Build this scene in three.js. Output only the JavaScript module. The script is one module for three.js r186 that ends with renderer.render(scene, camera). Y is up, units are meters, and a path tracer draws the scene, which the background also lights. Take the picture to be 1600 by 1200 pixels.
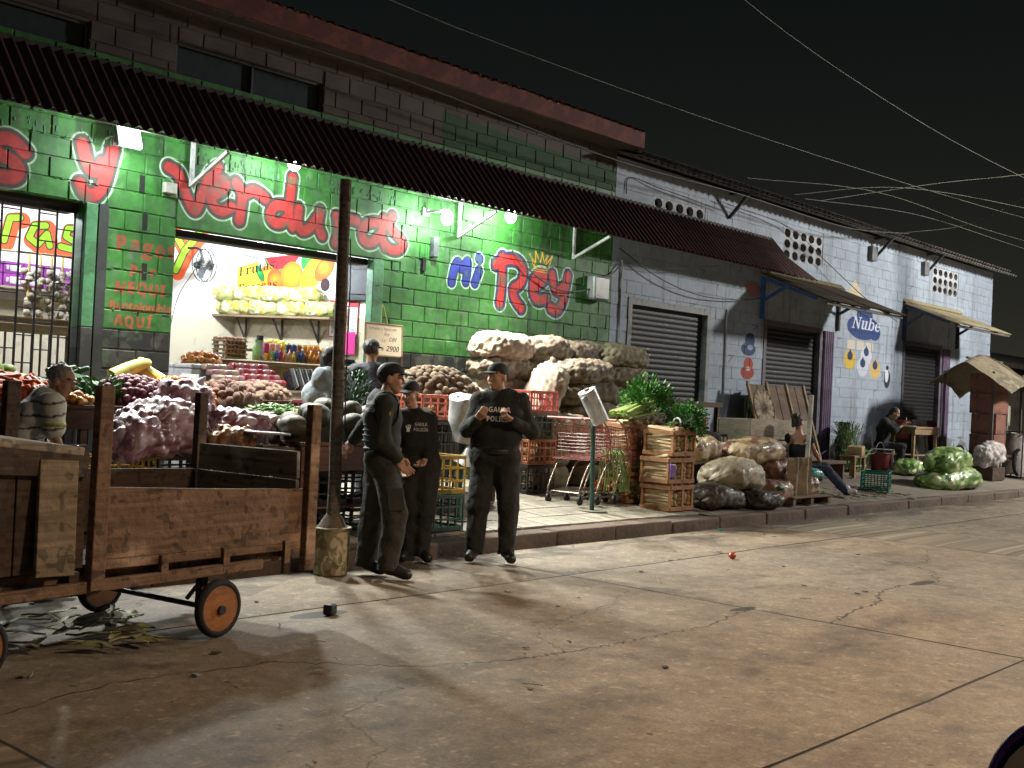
import * as THREE from 'three';
import { mergeGeometries, mergeVertices } from 'three/addons/utils/BufferGeometryUtils.js';
import { RoundedBoxGeometry } from 'three/addons/geometries/RoundedBoxGeometry.js';

// ---------- camera, sky, light, exposure ----------
const scene = new THREE.Scene();
const R = THREE.MathUtils.degToRad;
const camera = new THREE.PerspectiveCamera(2 * Math.atan(600 / 1780) * 180 / Math.PI, 4 / 3, 0.05, 900);
camera.position.set(0, 1.45, 0);
camera.rotation.order = 'YXZ';
camera.rotation.set(R(0.56), R(-47.84), R(2.7));
scene.add(camera);
const renderer = new THREE.WebGLRenderer({ antialias: true });
renderer.toneMapping = THREE.LinearToneMapping;
renderer.toneMappingExposure = 1.5;
renderer.shadowMap.enabled = true;
{ // night sky: near black overhead, dull brown city glow low down along the street
  const w = 256, h = 128, d = new Float32Array(w * h * 4);
  for (let j = 0; j < h; j++) for (let i = 0; i < w; i++) {
    const el = ((j + .5) / h - .5) * Math.PI, az = ((i + .5) / w - .5) * 2 * Math.PI;
    const x = Math.cos(el) * Math.cos(az);
    const low = Math.exp(-Math.max(0, el) * 6.5), along = .35 + .65 * Math.max(0, .5 + .5 * x);
    const g = low * along, k = (j * w + i) * 4;
    d[k] = .0008 + .023 * g; d[k + 1] = .0022 + .020 * g; d[k + 2] = .0026 + .0145 * g; d[k + 3] = 1;
  }
  const t = new THREE.DataTexture(d, w, h, THREE.RGBAFormat, THREE.FloatType);
  t.mapping = THREE.EquirectangularReflectionMapping; t.magFilter = t.minFilter = THREE.LinearFilter; t.needsUpdate = true;
  scene.background = t; scene.environment = t;
}
{ // faint fill added from above; the night is moonless
  const s = new THREE.DirectionalLight(0xcfd8ff, 0.035); s.position.set(10, 30, 18); s.target.position.set(12, 0, -8);
  s.castShadow = true; s.shadow.radius = 25; s.shadow.camera.left = s.shadow.camera.bottom = -25; s.shadow.camera.right = s.shadow.camera.top = 25; s.shadow.camera.far = 90;
  s.name = 'added_sky_fill'; scene.add(s, s.target);
}
const LAMP = { spill: 4, beam: 62, inside: 13, street: 360, near: 215, opposite: 190 };   // candela; opposite is an added fill lamp

// ---------- helpers ----------
let seed = 7;
const rnd = () => { seed = (seed + 0x6D2B79F5) | 0; let t = Math.imul(seed ^ (seed >>> 15), 1 | seed); t = (t + Math.imul(t ^ (t >>> 7), 61 | t)) ^ t; return ((t ^ (t >>> 14)) >>> 0) / 4294967296; };
const rr = (a, b) => a + (b - a) * rnd();
const pick = a => a[Math.floor(rnd() * a.length)];
const lerp = (a, b, t) => a + (b - a) * t;
const clamp = (x, a = 0, b = 1) => Math.min(b, Math.max(a, x));
const sstep = (a, b, x) => { const t = clamp((x - a) / (b - a)); return t * t * (3 - 2 * t); };
const hash3 = (x, y, z) => { let h = Math.imul(x | 0, 374761393) + Math.imul(y | 0, 668265263) + Math.imul(z | 0, 2147483647) | 0; h = Math.imul(h ^ (h >>> 13), 1274126177); return ((h ^ (h >>> 16)) >>> 0) / 4294967296; };
function vnoise(x, y, z = 0, px = 0, py = 0) {
  const xi = Math.floor(x), yi = Math.floor(y), zi = Math.floor(z), f = t => t * t * (3 - 2 * t), u = f(x - xi), v = f(y - yi), w = f(z - zi);
  const m = (n, p) => p ? ((n % p) + p) % p : n, H = (a, b, c) => hash3(m(a, px), m(b, py), c);
  const L = c => lerp(lerp(H(xi, yi, c), H(xi + 1, yi, c), u), lerp(H(xi, yi + 1, c), H(xi + 1, yi + 1, c), u), v);
  return z === zi ? L(zi) : lerp(L(zi), L(zi + 1), w);
}
const fbm = (x, y, z = 0, o = 4, p = 0) => { let s = 0, a = .5, t = 0; for (let i = 0; i < o; i++) { s += a * vnoise(x, y, z, p, p); t += a; x *= 2; y *= 2; z *= 2; p *= 2; a *= .5; } return s / t; };
function canvas(w, h) { const c = document.createElement('canvas'); c.width = w; c.height = h; return [c, c.getContext('2d')]; }
function ctex(c, srgb = true) { const t = new THREE.CanvasTexture(c); if (srgb) t.colorSpace = THREE.SRGBColorSpace; t.magFilter = THREE.LinearFilter; t.wrapS = t.wrapT = THREE.RepeatWrapping; return t; }
function dtex(n, fn, size, srgb = true) {   // tileable n x n texture that spans size metres
  const d = new Uint8Array(n * n * 4);
  for (let j = 0; j < n; j++) for (let i = 0; i < n; i++) { const c = fn(i / n, j / n), k = (j * n + i) * 4; d[k] = clamp(c[0]) * 255; d[k + 1] = clamp(c[1]) * 255; d[k + 2] = clamp(c[2]) * 255; d[k + 3] = 255; }
  const t = new THREE.DataTexture(d, n, n); if (srgb) t.colorSpace = THREE.SRGBColorSpace;
  t.wrapS = t.wrapT = THREE.RepeatWrapping; t.magFilter = THREE.LinearFilter; t.minFilter = THREE.LinearMipmapLinearFilter; t.generateMipmaps = true; t.repeat.set(1 / size, 1 / size); t.needsUpdate = true; return t;
}
const grey = v => [v, v, v];
const TX = {
  grime: dtex(256, (u, v) => { const a = fbm(u * 5, v * 5, 0, 5, 5), b = fbm(u * 22, v * 22, 3, 3, 22); return grey(.70 + .22 * a + .16 * b - (a < .36 ? .10 : 0)); }, .9),
  wood: dtex(256, (u, v) => { const g = fbm(u * 3, v * 46, 1, 4, 0) * .6 + vnoise(u * 2, v * 9 + .6 * vnoise(u * 4, v * 4, 2, 4, 4), 5, 2, 9) * .4, k = fbm(u * 9, v * 9, 4, 3, 9); return [.52 + .42 * g + .1 * k, .50 + .42 * g + .1 * k, .48 + .42 * g + .1 * k]; }, .8),
  bump: dtex(256, (u, v) => grey(fbm(u * 10, v * 10, 0, 5, 10)), .5, false),
  oldwood: dtex(512, (u, v) => { const g = fbm(u * 4, v * 60, 1, 4, 0), st = fbm(u * 5, v * 5, 6, 5, 5), sp = fbm(u * 26, v * 26, 8, 2, 26), split = Math.abs(vnoise(u * 2, v * 24, 9, 2, 24) - .5) < .010 ? -.13 : 0, dust = st > .56 ? (st - .56) * 1.1 : 0; let w = .52 + .34 * g + .22 * (st - .5) + split - (sp > .72 ? .16 : 0); return [w + dust * .8, w * .97 + dust, w * .93 + dust * 1.15]; }, 1.3),
  concrete: dtex(512, (u, v) => { const a = fbm(u * 4, v * 4, 0, 6, 4), b = vnoise(u * 120, v * 120, 2, 120, 120), c = fbm(u * 30, v * 30, 7, 3, 30); return grey(.6 + .28 * a + .09 * b + .12 * (c > .6 ? -(c - .6) * 3 : 0)); }, 2.2),
  net: dtex(128, (u, v) => { const s = Math.abs(((u + v) * 8 % 1) - .5), t = Math.abs((((u - v) * 8 + 8) % 1) - .5); return grey((s > .40 || t > .40) ? .55 : 1); }, .16),
};
const mats = {};
function M(color, rough = .8, o = {}) {   // cached material with a neutral grain texture
  const key = JSON.stringify([color, rough, o]); if (mats[key]) return mats[key];
  const { map = 'grime', bump = 0, ...rest } = o;
  const m = new THREE.MeshPhysicalMaterial({ roughness: rough, side: THREE.DoubleSide, ...rest });
  if (Array.isArray(color)) m.color.setRGB(...color); else m.color.set(color);
  if (map) m.map = TX[map]; if (bump) { m.bumpMap = TX.bump; m.bumpScale = bump; }
  return mats[key] = m;
}
function triUV(g) {   // uv in metres from the dominant axis of each face
  g = g.index ? g.toNonIndexed() : g; const p = g.attributes.position, uv = new Float32Array(p.count * 2);
  for (let i = 0; i < p.count; i += 3) {
    const a = [0, 1, 2].map(k => [p.getX(i + k), p.getY(i + k), p.getZ(i + k)]), e = a[1].map((v, k) => v - a[0][k]), f = a[2].map((v, k) => v - a[0][k]);
    const n = [Math.abs(e[1] * f[2] - e[2] * f[1]), Math.abs(e[2] * f[0] - e[0] * f[2]), Math.abs(e[0] * f[1] - e[1] * f[0])];
    for (let k = 0; k < 3; k++) { const q = a[k], [s, t] = n[2] >= n[0] && n[2] >= n[1] ? [q[0], q[1]] : n[0] >= n[1] ? [q[2], q[1]] : [q[0], q[2]]; uv[(i + k) * 2] = s; uv[(i + k) * 2 + 1] = t; }
  }
  g.setAttribute('uv', new THREE.BufferAttribute(uv, 2)); return g;
}
function prep(gs, keepUV) {
  gs = (Array.isArray(gs) ? gs : [gs]).map(g => g.index ? g.toNonIndexed() : g);
  const anyCol = gs.some(g => g.attributes.color);
  gs.forEach(g => { for (const k of Object.keys(g.attributes)) if (!['position', 'normal', 'uv', 'color'].includes(k)) g.deleteAttribute(k); if (!g.attributes.normal) g.computeVertexNormals(); if (anyCol && !g.attributes.color) g.setAttribute('color', new THREE.BufferAttribute(new Float32Array(g.attributes.position.count * 3).fill(1), 3)); if (!keepUV) triUV(g); });
  return gs.length > 1 ? mergeGeometries(gs) : gs[0];
}
const taken = {};
const numbered = n => { const k = taken[n] = (taken[n] ?? -1) + 1; return k ? n + '_' + String(k).padStart(3, '0') : n; };
function shad(o) { o.traverse(c => { if (c.isMesh) { c.castShadow = true; c.receiveShadow = true; } }); return o; }
function mesh(name, gs, mat, parent, keepUV) { const m = new THREE.Mesh(prep(gs, keepUV), mat); m.name = name; m.castShadow = m.receiveShadow = true; parent.add(m); return m; }
function thing(name, label, category, pos = [0, 0, 0], turn = 0, group) { const o = new THREE.Group(); o.name = numbered(name); o.position.set(...pos); o.rotation.y = turn; o.userData = { label, category }; if (group) o.userData.group = group; scene.add(o); return o; }
function single(name, gs, mat, label, category, pos = [0, 0, 0], rot = [0, 0, 0], group, keepUV) { const m = mesh(numbered(name), gs, mat, scene, keepUV); m.position.set(...pos); m.rotation.set(...rot); m.userData = { label, category }; if (group) m.userData.group = group; return m; }
function struct(name, gs, mat, keepUV) { const m = mesh(numbered(name), gs, mat, scene, keepUV); m.userData = { kind: 'structure' }; return m; }
function dup(o, pos, turn, label, scale, rot) { const c = o.clone(); c.name = numbered(o.name.replace(/_\d{3}$/, '')); c.userData = { ...o.userData }; if (label) c.userData.label = label; scene.add(c); c.position.set(...pos); if (rot) c.rotation.set(...rot); else c.rotation.y = turn || 0; if (scale) c.scale.setScalar(scale); return c; }
const T4 = new THREE.Matrix4(), E4 = new THREE.Euler(), Q4 = new THREE.Quaternion();
function xf(g, x = 0, y = 0, z = 0, rx = 0, ry = 0, rz = 0, s = 1) { const S = Array.isArray(s) ? new THREE.Vector3(...s) : new THREE.Vector3(s, s, s); return g.applyMatrix4(T4.compose(new THREE.Vector3(x, y, z), Q4.setFromEuler(E4.set(rx, ry, rz)), S)); }
function bx(w, h, d, x = 0, y = 0, z = 0, rx = 0, ry = 0, rz = 0) { return xf(new THREE.BoxGeometry(w, h, d), x, y, z, rx, ry, rz); }
function rb(w, h, d, x = 0, y = 0, z = 0, r = .006, rx = 0, ry = 0, rz = 0) { return xf(new RoundedBoxGeometry(w, h, d, 1, Math.min(r, w / 2.1, h / 2.1, d / 2.1)), x, y, z, rx, ry, rz); }
function bar(a, b, w, d = w, round = .003) { // a square bar between two points
  const A = new THREE.Vector3(...a), B = new THREE.Vector3(...b), L = A.distanceTo(B), g = new RoundedBoxGeometry(w, L, d, 1, Math.min(round, w / 2.2, d / 2.2));
  g.applyQuaternion(new THREE.Quaternion().setFromUnitVectors(new THREE.Vector3(0, 1, 0), B.clone().sub(A).normalize())); const m = A.add(B).multiplyScalar(.5); return g.translate(m.x, m.y, m.z);
}
function rod(a, b, r, r2 = r, n = 10) { const A = new THREE.Vector3(...a), B = new THREE.Vector3(...b), g = new THREE.CylinderGeometry(r2, r, A.distanceTo(B), n); g.applyQuaternion(new THREE.Quaternion().setFromUnitVectors(new THREE.Vector3(0, 1, 0), B.clone().sub(A).normalize())); const m = A.add(B).multiplyScalar(.5); return g.translate(m.x, m.y, m.z); }
function tube(pts, r, n = 24, k = 6, closed = false) { return new THREE.TubeGeometry(new THREE.CatmullRomCurve3(pts.map(p => new THREE.Vector3(...p)), closed), n, r, k, closed); }
function warp(g, amp, f, s = 0) { const p = g.attributes.position; for (let i = 0; i < p.count; i++) { const x = p.getX(i), y = p.getY(i), z = p.getZ(i); p.setXYZ(i, x + amp * (fbm(x * f + s, y * f, z * f, 2) - .5) * 2, y + amp * (fbm(x * f + 9, y * f + s, z * f + 4, 2) - .5) * 2, z + amp * (fbm(x * f + 21, y * f + 7, z * f + s, 2) - .5) * 2); } g.computeVertexNormals(); return g; }
const sph = (r, a = 14, b = 10) => mergeVertices(new THREE.SphereGeometry(r, a, b).deleteAttribute('uv').deleteAttribute('normal'));

// ---------- the setting: ground, road slabs, kerb, pavement ----------
const W = -10.53, ZK = -7.2;
const sideY = z => .12 + .08 * Math.max(0, -7.25 - z);
const concreteTile = TX.concrete;
{
  const far = new THREE.PlaneGeometry(900, 900).rotateX(-Math.PI / 2).translate(0, -.06, 0);
  struct('ground', far, M([.10, .085, .065], .95, { map: 'concrete' }));
}
// one painted map of stains, patches and cracks over the near road, in metres
const RX0 = 0, RX1 = 14, RZ0 = -7.3, RZ1 = -.3;
function roadMap(x0, x1, z0, z1, w, h, fine) {
  const [c, g] = canvas(w, h), im = g.createImageData(w, h), d = im.data;
  for (let j = 0; j < h; j++) for (let i = 0; i < w; i++) {
    const x = lerp(x0, x1, i / w), z = lerp(z0, z1, j / h);
    let v = .80 + .14 * (fbm(x * .7, z * .9, 1, 4) - .5) + .13 * (fbm(x * 2.2, z * 5, 4, 3) - .5) + .16 * (fbm(x * 14, z * 14, 2, 2) - .5) + .16 * (hash3(i, j, 3) - .5) + .10 * (hash3(i >> 1, j >> 1, 5) - .5);
    const st = fbm(x * .9 + 4, z * 2.4, 8, 4); if (st > .58) v -= (st - .58) * .7;                          // oily stains drawn out along the street
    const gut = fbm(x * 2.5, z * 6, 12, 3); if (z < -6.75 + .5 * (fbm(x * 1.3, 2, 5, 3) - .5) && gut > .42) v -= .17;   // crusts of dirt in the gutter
    const sp = fbm(x * 26, z * 26, 20, 2); if (sp > .70) v += (sp - .70) * 1.0; const oil = fbm(x * 5, z * 6, 33, 4); if (oil > .62) v -= (oil - .62) * .6;
    const warm = fbm(x * .5, z * .6, 30, 3) - .5, k = (j * w + i) * 4;
    d[k] = clamp(v + .02 + warm * .06) * 255; d[k + 1] = clamp(v * .95) * 255; d[k + 2] = clamp(v * .85 - warm * .06) * 255; d[k + 3] = 255;
  }
  g.putImageData(im, 0, 0);
  const P = (x, z) => [(x - x0) / (x1 - x0) * w, (z - z0) / (z1 - z0) * h];
  const line = (pts, wid, col, jag = .02) => { g.strokeStyle = col; g.lineCap = 'round'; for (let k = 0; k < pts.length - 1; k++) { const n = 14; let p = P(...pts[k]); for (let s = 1; s <= n; s++) { const q = P(lerp(pts[k][0], pts[k + 1][0], s / n) + rr(-jag, jag), lerp(pts[k][1], pts[k + 1][1], s / n) + rr(-jag, jag)); g.lineWidth = wid * rr(.4, 1.3) * w / (x1 - x0); g.beginPath(); g.moveTo(...p); g.lineTo(...q); g.stroke(); p = q; } } };
  for (const [pts, wd] of [
    [[[1.9, -4.75], [2.825, -5.0], [3.66, -4.9], [4.2, -4.35], [4.70, -4.161], [5.08, -4.11], [5.51, -4.067], [6.0, -4.042], [6.53, -4.04], [7.045, -4.158], [7.33, -4.222]], .016],
    [[[7.364, -3.591], [8.03, -3.695], [8.4, -3.72], [8.71, -3.877], [9.1, -3.971], [9.68, -3.972], [9.95, -3.883], [10.6, -4.2], [10.9, -4.9]], .02],
    [[[5.1, -4.11], [5.3, -4.5], [5.9, -4.75], [6.6, -4.9], [7.2, -5.2]], .008], [[[9.1, -3.97], [9.2, -3.6], [9.7, -3.3]], .007],
    [[[2.6, -3.1], [3.1, -3.4], [3.3, -3.9], [4.0, -4.2]], .007], [[[11.0, -4.4], [12.3, -4.9]], .01]]) line(pts, wd * .75, 'rgba(46,38,30,.75)', .026);
  g.fillStyle = 'rgba(50,42,34,.7)'; for (const [x, z, a, b] of [[7.28, -4.24, .16, .05], [9.75, -3.93, .22, .06], [4.62, -5.75, .22, .1]]) { const p = P(x, z); g.beginPath(); g.ellipse(p[0], p[1], a * w / (x1 - x0), b * h / (z1 - z0), 0, 0, 7); g.fill(); }
  for (let k = 0; k < 420; k++) { const p = P(rr(x0, x1), rr(z0, z1)), s = rr(.004, .022) * w / (x1 - x0); g.fillStyle = pick(['rgba(40,33,26,.5)', 'rgba(120,108,90,.25)', 'rgba(60,48,36,.45)']); g.beginPath(); g.ellipse(p[0], p[1], s, s * rr(.3, .9), rr(0, 3), 0, 7); g.fill(); }
  const t = ctex(c); t.wrapS = t.wrapT = THREE.ClampToEdgeWrapping; return t;
}
{
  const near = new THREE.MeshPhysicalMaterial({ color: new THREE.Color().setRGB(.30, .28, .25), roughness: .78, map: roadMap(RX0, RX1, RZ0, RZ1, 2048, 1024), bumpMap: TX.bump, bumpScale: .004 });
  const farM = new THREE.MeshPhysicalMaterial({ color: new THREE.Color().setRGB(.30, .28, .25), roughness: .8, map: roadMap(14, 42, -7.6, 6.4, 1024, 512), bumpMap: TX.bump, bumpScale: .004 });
  const road = struct('road', bx(80, .05, 26, 20, -.045, 5.5), M([.045, .038, .03], .95));   // packed dirt seen in the joints
  const xs = [-8.5, -3.2, 2.05, 7.35, 12.68, 18.0, 23.3, 28.6, 34, 42], zs = [ZK, -5.95, -2.3, 1.35, 5, 8.65];
  for (let i = 0; i < xs.length - 1; i++) for (let j = 0; j < zs.length - 1; j++) {
    const g = .011, x0 = xs[i] + g, x1 = xs[i + 1] - g, z0 = zs[j] + (j ? g : 0), z1 = zs[j + 1] - g, n = 14, geo = new THREE.PlaneGeometry(x1 - x0, z1 - z0, n, n).rotateX(-Math.PI / 2).translate((x0 + x1) / 2, 0, (z0 + z1) / 2);
    const p = geo.attributes.position, uv = geo.attributes.uv, isN = x1 < 14.2 && x0 > -.5 ? 1 : 0;
    for (let k = 0; k < p.count; k++) {
      const x = p.getX(k), z = p.getZ(k); let e = Math.min(x - x0, x1 - x, z - z0, z1 - z); 
      p.setY(k, -.004 + .010 * (fbm(x * .6, z * .6, 3, 2) - .5) - (e < 1e-4 ? .012 : 0));
      if (e < 1e-4 && j) { p.setX(k, x + (x < x0 + .01 || x > x1 - .01 ? rr(-.006, .006) : 0)); p.setZ(k, z + (z < z0 + .01 || z > z1 - .01 ? rr(-.006, .006) : 0)); }
      const [a, b, c, d] = isN ? [RX0, RX1, RZ0, RZ1] : [14, 42, -7.6, 6.4]; uv.setXY(k, (x - a) / (b - a), 1 - (z - c) / (d - c));
    }
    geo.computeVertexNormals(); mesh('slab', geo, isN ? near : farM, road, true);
  }
}
{
  // kerb stones and pavement
  const kerbM = M([.21, .15, .115], .9, { map: 'concrete', bump: .006 }), kerb = struct('kerb', bx(60, .2, .22, 18, -.02, ZK - .125), M([.12, .1, .08], .95));
  let x = -8; while (x < 46) { const L = rr(.95, 1.3), y = .125 + rr(-.008, .008); const g = warp(rb(L - .012, .22, .25, 0, 0, 0, .02), .006, 6, x); mesh('kerb_stone', xf(g, x + L / 2, y - .11, ZK - .115 + rr(-.012, .012)), kerbM, kerb); x += L; }
  const base = struct('sidewalk', (() => { const g = new THREE.BoxGeometry(60, .2, 6.4).translate(18, 0, -10.5), p = g.attributes.position; for (let i = 0; i < p.count; i++) { const z = p.getZ(i); if (p.getY(i) > 0) p.setY(i, sideY(Math.min(z, -7.3)) - .014); else p.setY(i, -.06); } g.computeVertexNormals(); return g; })(), M([.10, .085, .07], .95));
  const tm = [[.56, .51, .40], [.60, .55, .44], [.51, .47, .37]].map(c => M(c, .62, { map: 'concrete', bump: .003 })), ts = .4;
  const tg = rb(ts - .018, .02, ts - .018, 0, 0, 0, .003), slope = Math.atan(.08), gs = [tg, warp(tg.clone(), .002, 9, 2)];
  gs.forEach(g => triUV(g));
  for (let i = 0; i < 16; i++) for (let j = 0; j < 7; j++) { // the tiled stretch in front of the shop
    const X = 5.3 + i * ts + ts / 2, Z = -7.46 - j * ts - ts / 2; const m = new THREE.Mesh(pick(gs), pick(tm)); m.name = 'tile'; m.castShadow = m.receiveShadow = true;
    m.position.set(X, sideY(Z) - .004 + rr(-.002, .002), Z); m.rotation.set(slope, rr(-.008, .008), rr(-.004, .004)); base.add(m);
  }
  const cm = M([.30, .255, .20], .85, { map: 'concrete', bump: .004 }); // poured bays elsewhere
  for (const [a, b] of [[-8, -4], [-4, -.5], [-.5, 2.6], [2.6, 5.3], [11.7, 14.3], [14.3, 17], [17, 20], [20, 23], [23, 26.2], [26.2, 30], [30, 36], [36, 44]]) {
    const z0 = -7.33, z1 = -10.5, g = new THREE.PlaneGeometry(b - a - .012, z0 - z1, 10, 10).rotateX(-Math.PI / 2).translate((a + b) / 2, 0, (z0 + z1) / 2), p = g.attributes.position;
    for (let k = 0; k < p.count; k++) { const z = p.getZ(k), X = p.getX(k); p.setY(k, sideY(z) + .004 * (fbm(X * 2, z * 2, 1, 2) - .5) * 2); } g.computeVertexNormals(); mesh('paving_bay', g, cm, base);
  }
}
// ---------- block walls ----------
function minus(rects, holes, min = .03) {
  let out = rects; for (const [hx0, hx1, hy0, hy1] of holes) {
    const nx = []; for (const [a, b, c, d] of out) {
      if (b <= hx0 || a >= hx1 || d <= hy0 || c >= hy1) { nx.push([a, b, c, d]); continue; }
      if (a < hx0) nx.push([a, hx0, c, d]); if (b > hx1) nx.push([hx1, b, c, d]);
      const m = Math.max(a, hx0), n = Math.min(b, hx1); if (c < hy0) nx.push([m, n, c, hy0]); if (d > hy1) nx.push([m, n, hy1, d]);
    } out = nx;
  } return out.filter(r => r[1] - r[0] > min && r[3] - r[2] > min);
}
function quads(list, uvf) { const p = [], uv = []; for (const q of list) for (const i of [0, 1, 2, 0, 2, 3]) { p.push(...q[i]); uv.push(...uvf(q[i])); } const g = new THREE.BufferGeometry(); g.setAttribute('position', new THREE.Float32BufferAttribute(p, 3)); g.setAttribute('uv', new THREE.Float32BufferAttribute(uv, 2)); g.computeVertexNormals(); return g; }
function blockGeo(x0, x1, y0, y1, zf, bev, uvf) {
  const j = () => rr(-.0035, .0035), zt = zf + rr(-.003, .0035), b = bev, F = [[x0 + b + j(), y0 + b + j(), zt + j() * .4], [x1 - b + j(), y0 + b + j(), zt + j() * .4], [x1 - b + j(), y1 - b + j(), zt + j() * .4], [x0 + b + j(), y1 - b + j(), zt + j() * .4]];
  const O = [[x0, y0], [x1, y0], [x1, y1], [x0, y1]].map(([x, y]) => [x, y, zt - b * 1.2]), B = O.map(([x, y]) => [x, y, zf - .03]), q = [F];
  for (let i = 0; i < 4; i++) { const k = (i + 1) % 4; q.push([O[i], O[k], F[k], F[i]], [B[i], B[k], O[k], O[i]]); } return quads(q, uvf);
}
function blockWall(parent, o) { // local coordinates: x along the wall, y up, z out of it
  const { x0, x1, y0, y1, row0, phase, holes, mat, uv, joint = .0075, bev = .005, limit = 300, smooth = [], near = 6 } = o, RH = .198, BW = .395;
  const uvf = p => [(p[0] - uv[0]) / (uv[1] - uv[0]), (p[1] - uv[2]) / (uv[3] - uv[2])]; let cells = [];
  for (let k = Math.floor((y0 - row0) / RH); row0 + k * RH < y1; k++) { const a = Math.max(y0, row0 + k * RH), b = Math.min(y1, row0 + (k + 1) * RH), off = phase + (k & 1 ? BW / 2 : 0); for (let c = Math.floor((x0 - off) / BW); off + c * BW < x1; c++) { const p = Math.max(x0, off + c * BW), q = Math.min(x1, off + (c + 1) * BW); if (q - p > .04 && b - a > .04) cells.push([p, q, a, b]); } }
  cells = minus(cells, holes.concat(smooth)); cells.sort((a, b) => Math.abs(a[0] - near) - Math.abs(b[0] - near));
  const rest = []; cells.forEach(([a, b, c, d], i) => { const g = blockGeo(a + joint, b - joint, c + joint, d - joint, .014, bev, uvf); if (i < limit) mesh('block', g, mat, parent, true); else rest.push(g); });
  if (rest.length) { const m = mesh('blockwork', rest, mat, parent, true); m.userData.kind = 'stuff'; }
  const back = minus([[x0, x1, y0, y1]], holes, .004).map(([a, b, c, d]) => { const g = bx(b - a, d - c, .15, (a + b) / 2, (c + d) / 2, -.073); const p = g.attributes.position, u = g.attributes.uv; for (let i = 0; i < p.count; i++) u.setXY(i, ...uvf([p.getX(i), p.getY(i)])); return g; });
  mesh('mortar_backing', back, mat, parent, true);
  for (const [a, b, c, d] of smooth) { const g = bx(b - a, d - c, .024, (a + b) / 2, (c + d) / 2, .009); const p = g.attributes.position, u = g.attributes.uv; for (let i = 0; i < p.count; i++) u.setXY(i, ...uvf([p.getX(i), p.getY(i)])); mesh('lintel', g, mat, parent, true); }
}
function corrugated(x0, x1, wl, amp, prof, nPer = 8) { // prof: points [y,z] from top to bottom; skew: x shift along the run
  const n = Math.max(4, Math.round((x1 - x0) / wl * nPer)), g = new THREE.PlaneGeometry(1, 1, n, prof.length - 1), p = g.attributes.position;
  for (let j = 0; j < prof.length; j++) for (let i = 0; i <= n; i++) { const x = lerp(x0, x1, i / n), [y, z, sk = 0] = prof[j], wv = amp * Math.sin(x / wl * 2 * Math.PI); p.setXYZ(j * (n + 1) + i, x + sk * (x - x0), y + wv * .8, z + wv * .6); }
  g.computeVertexNormals(); return g;
}
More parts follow.
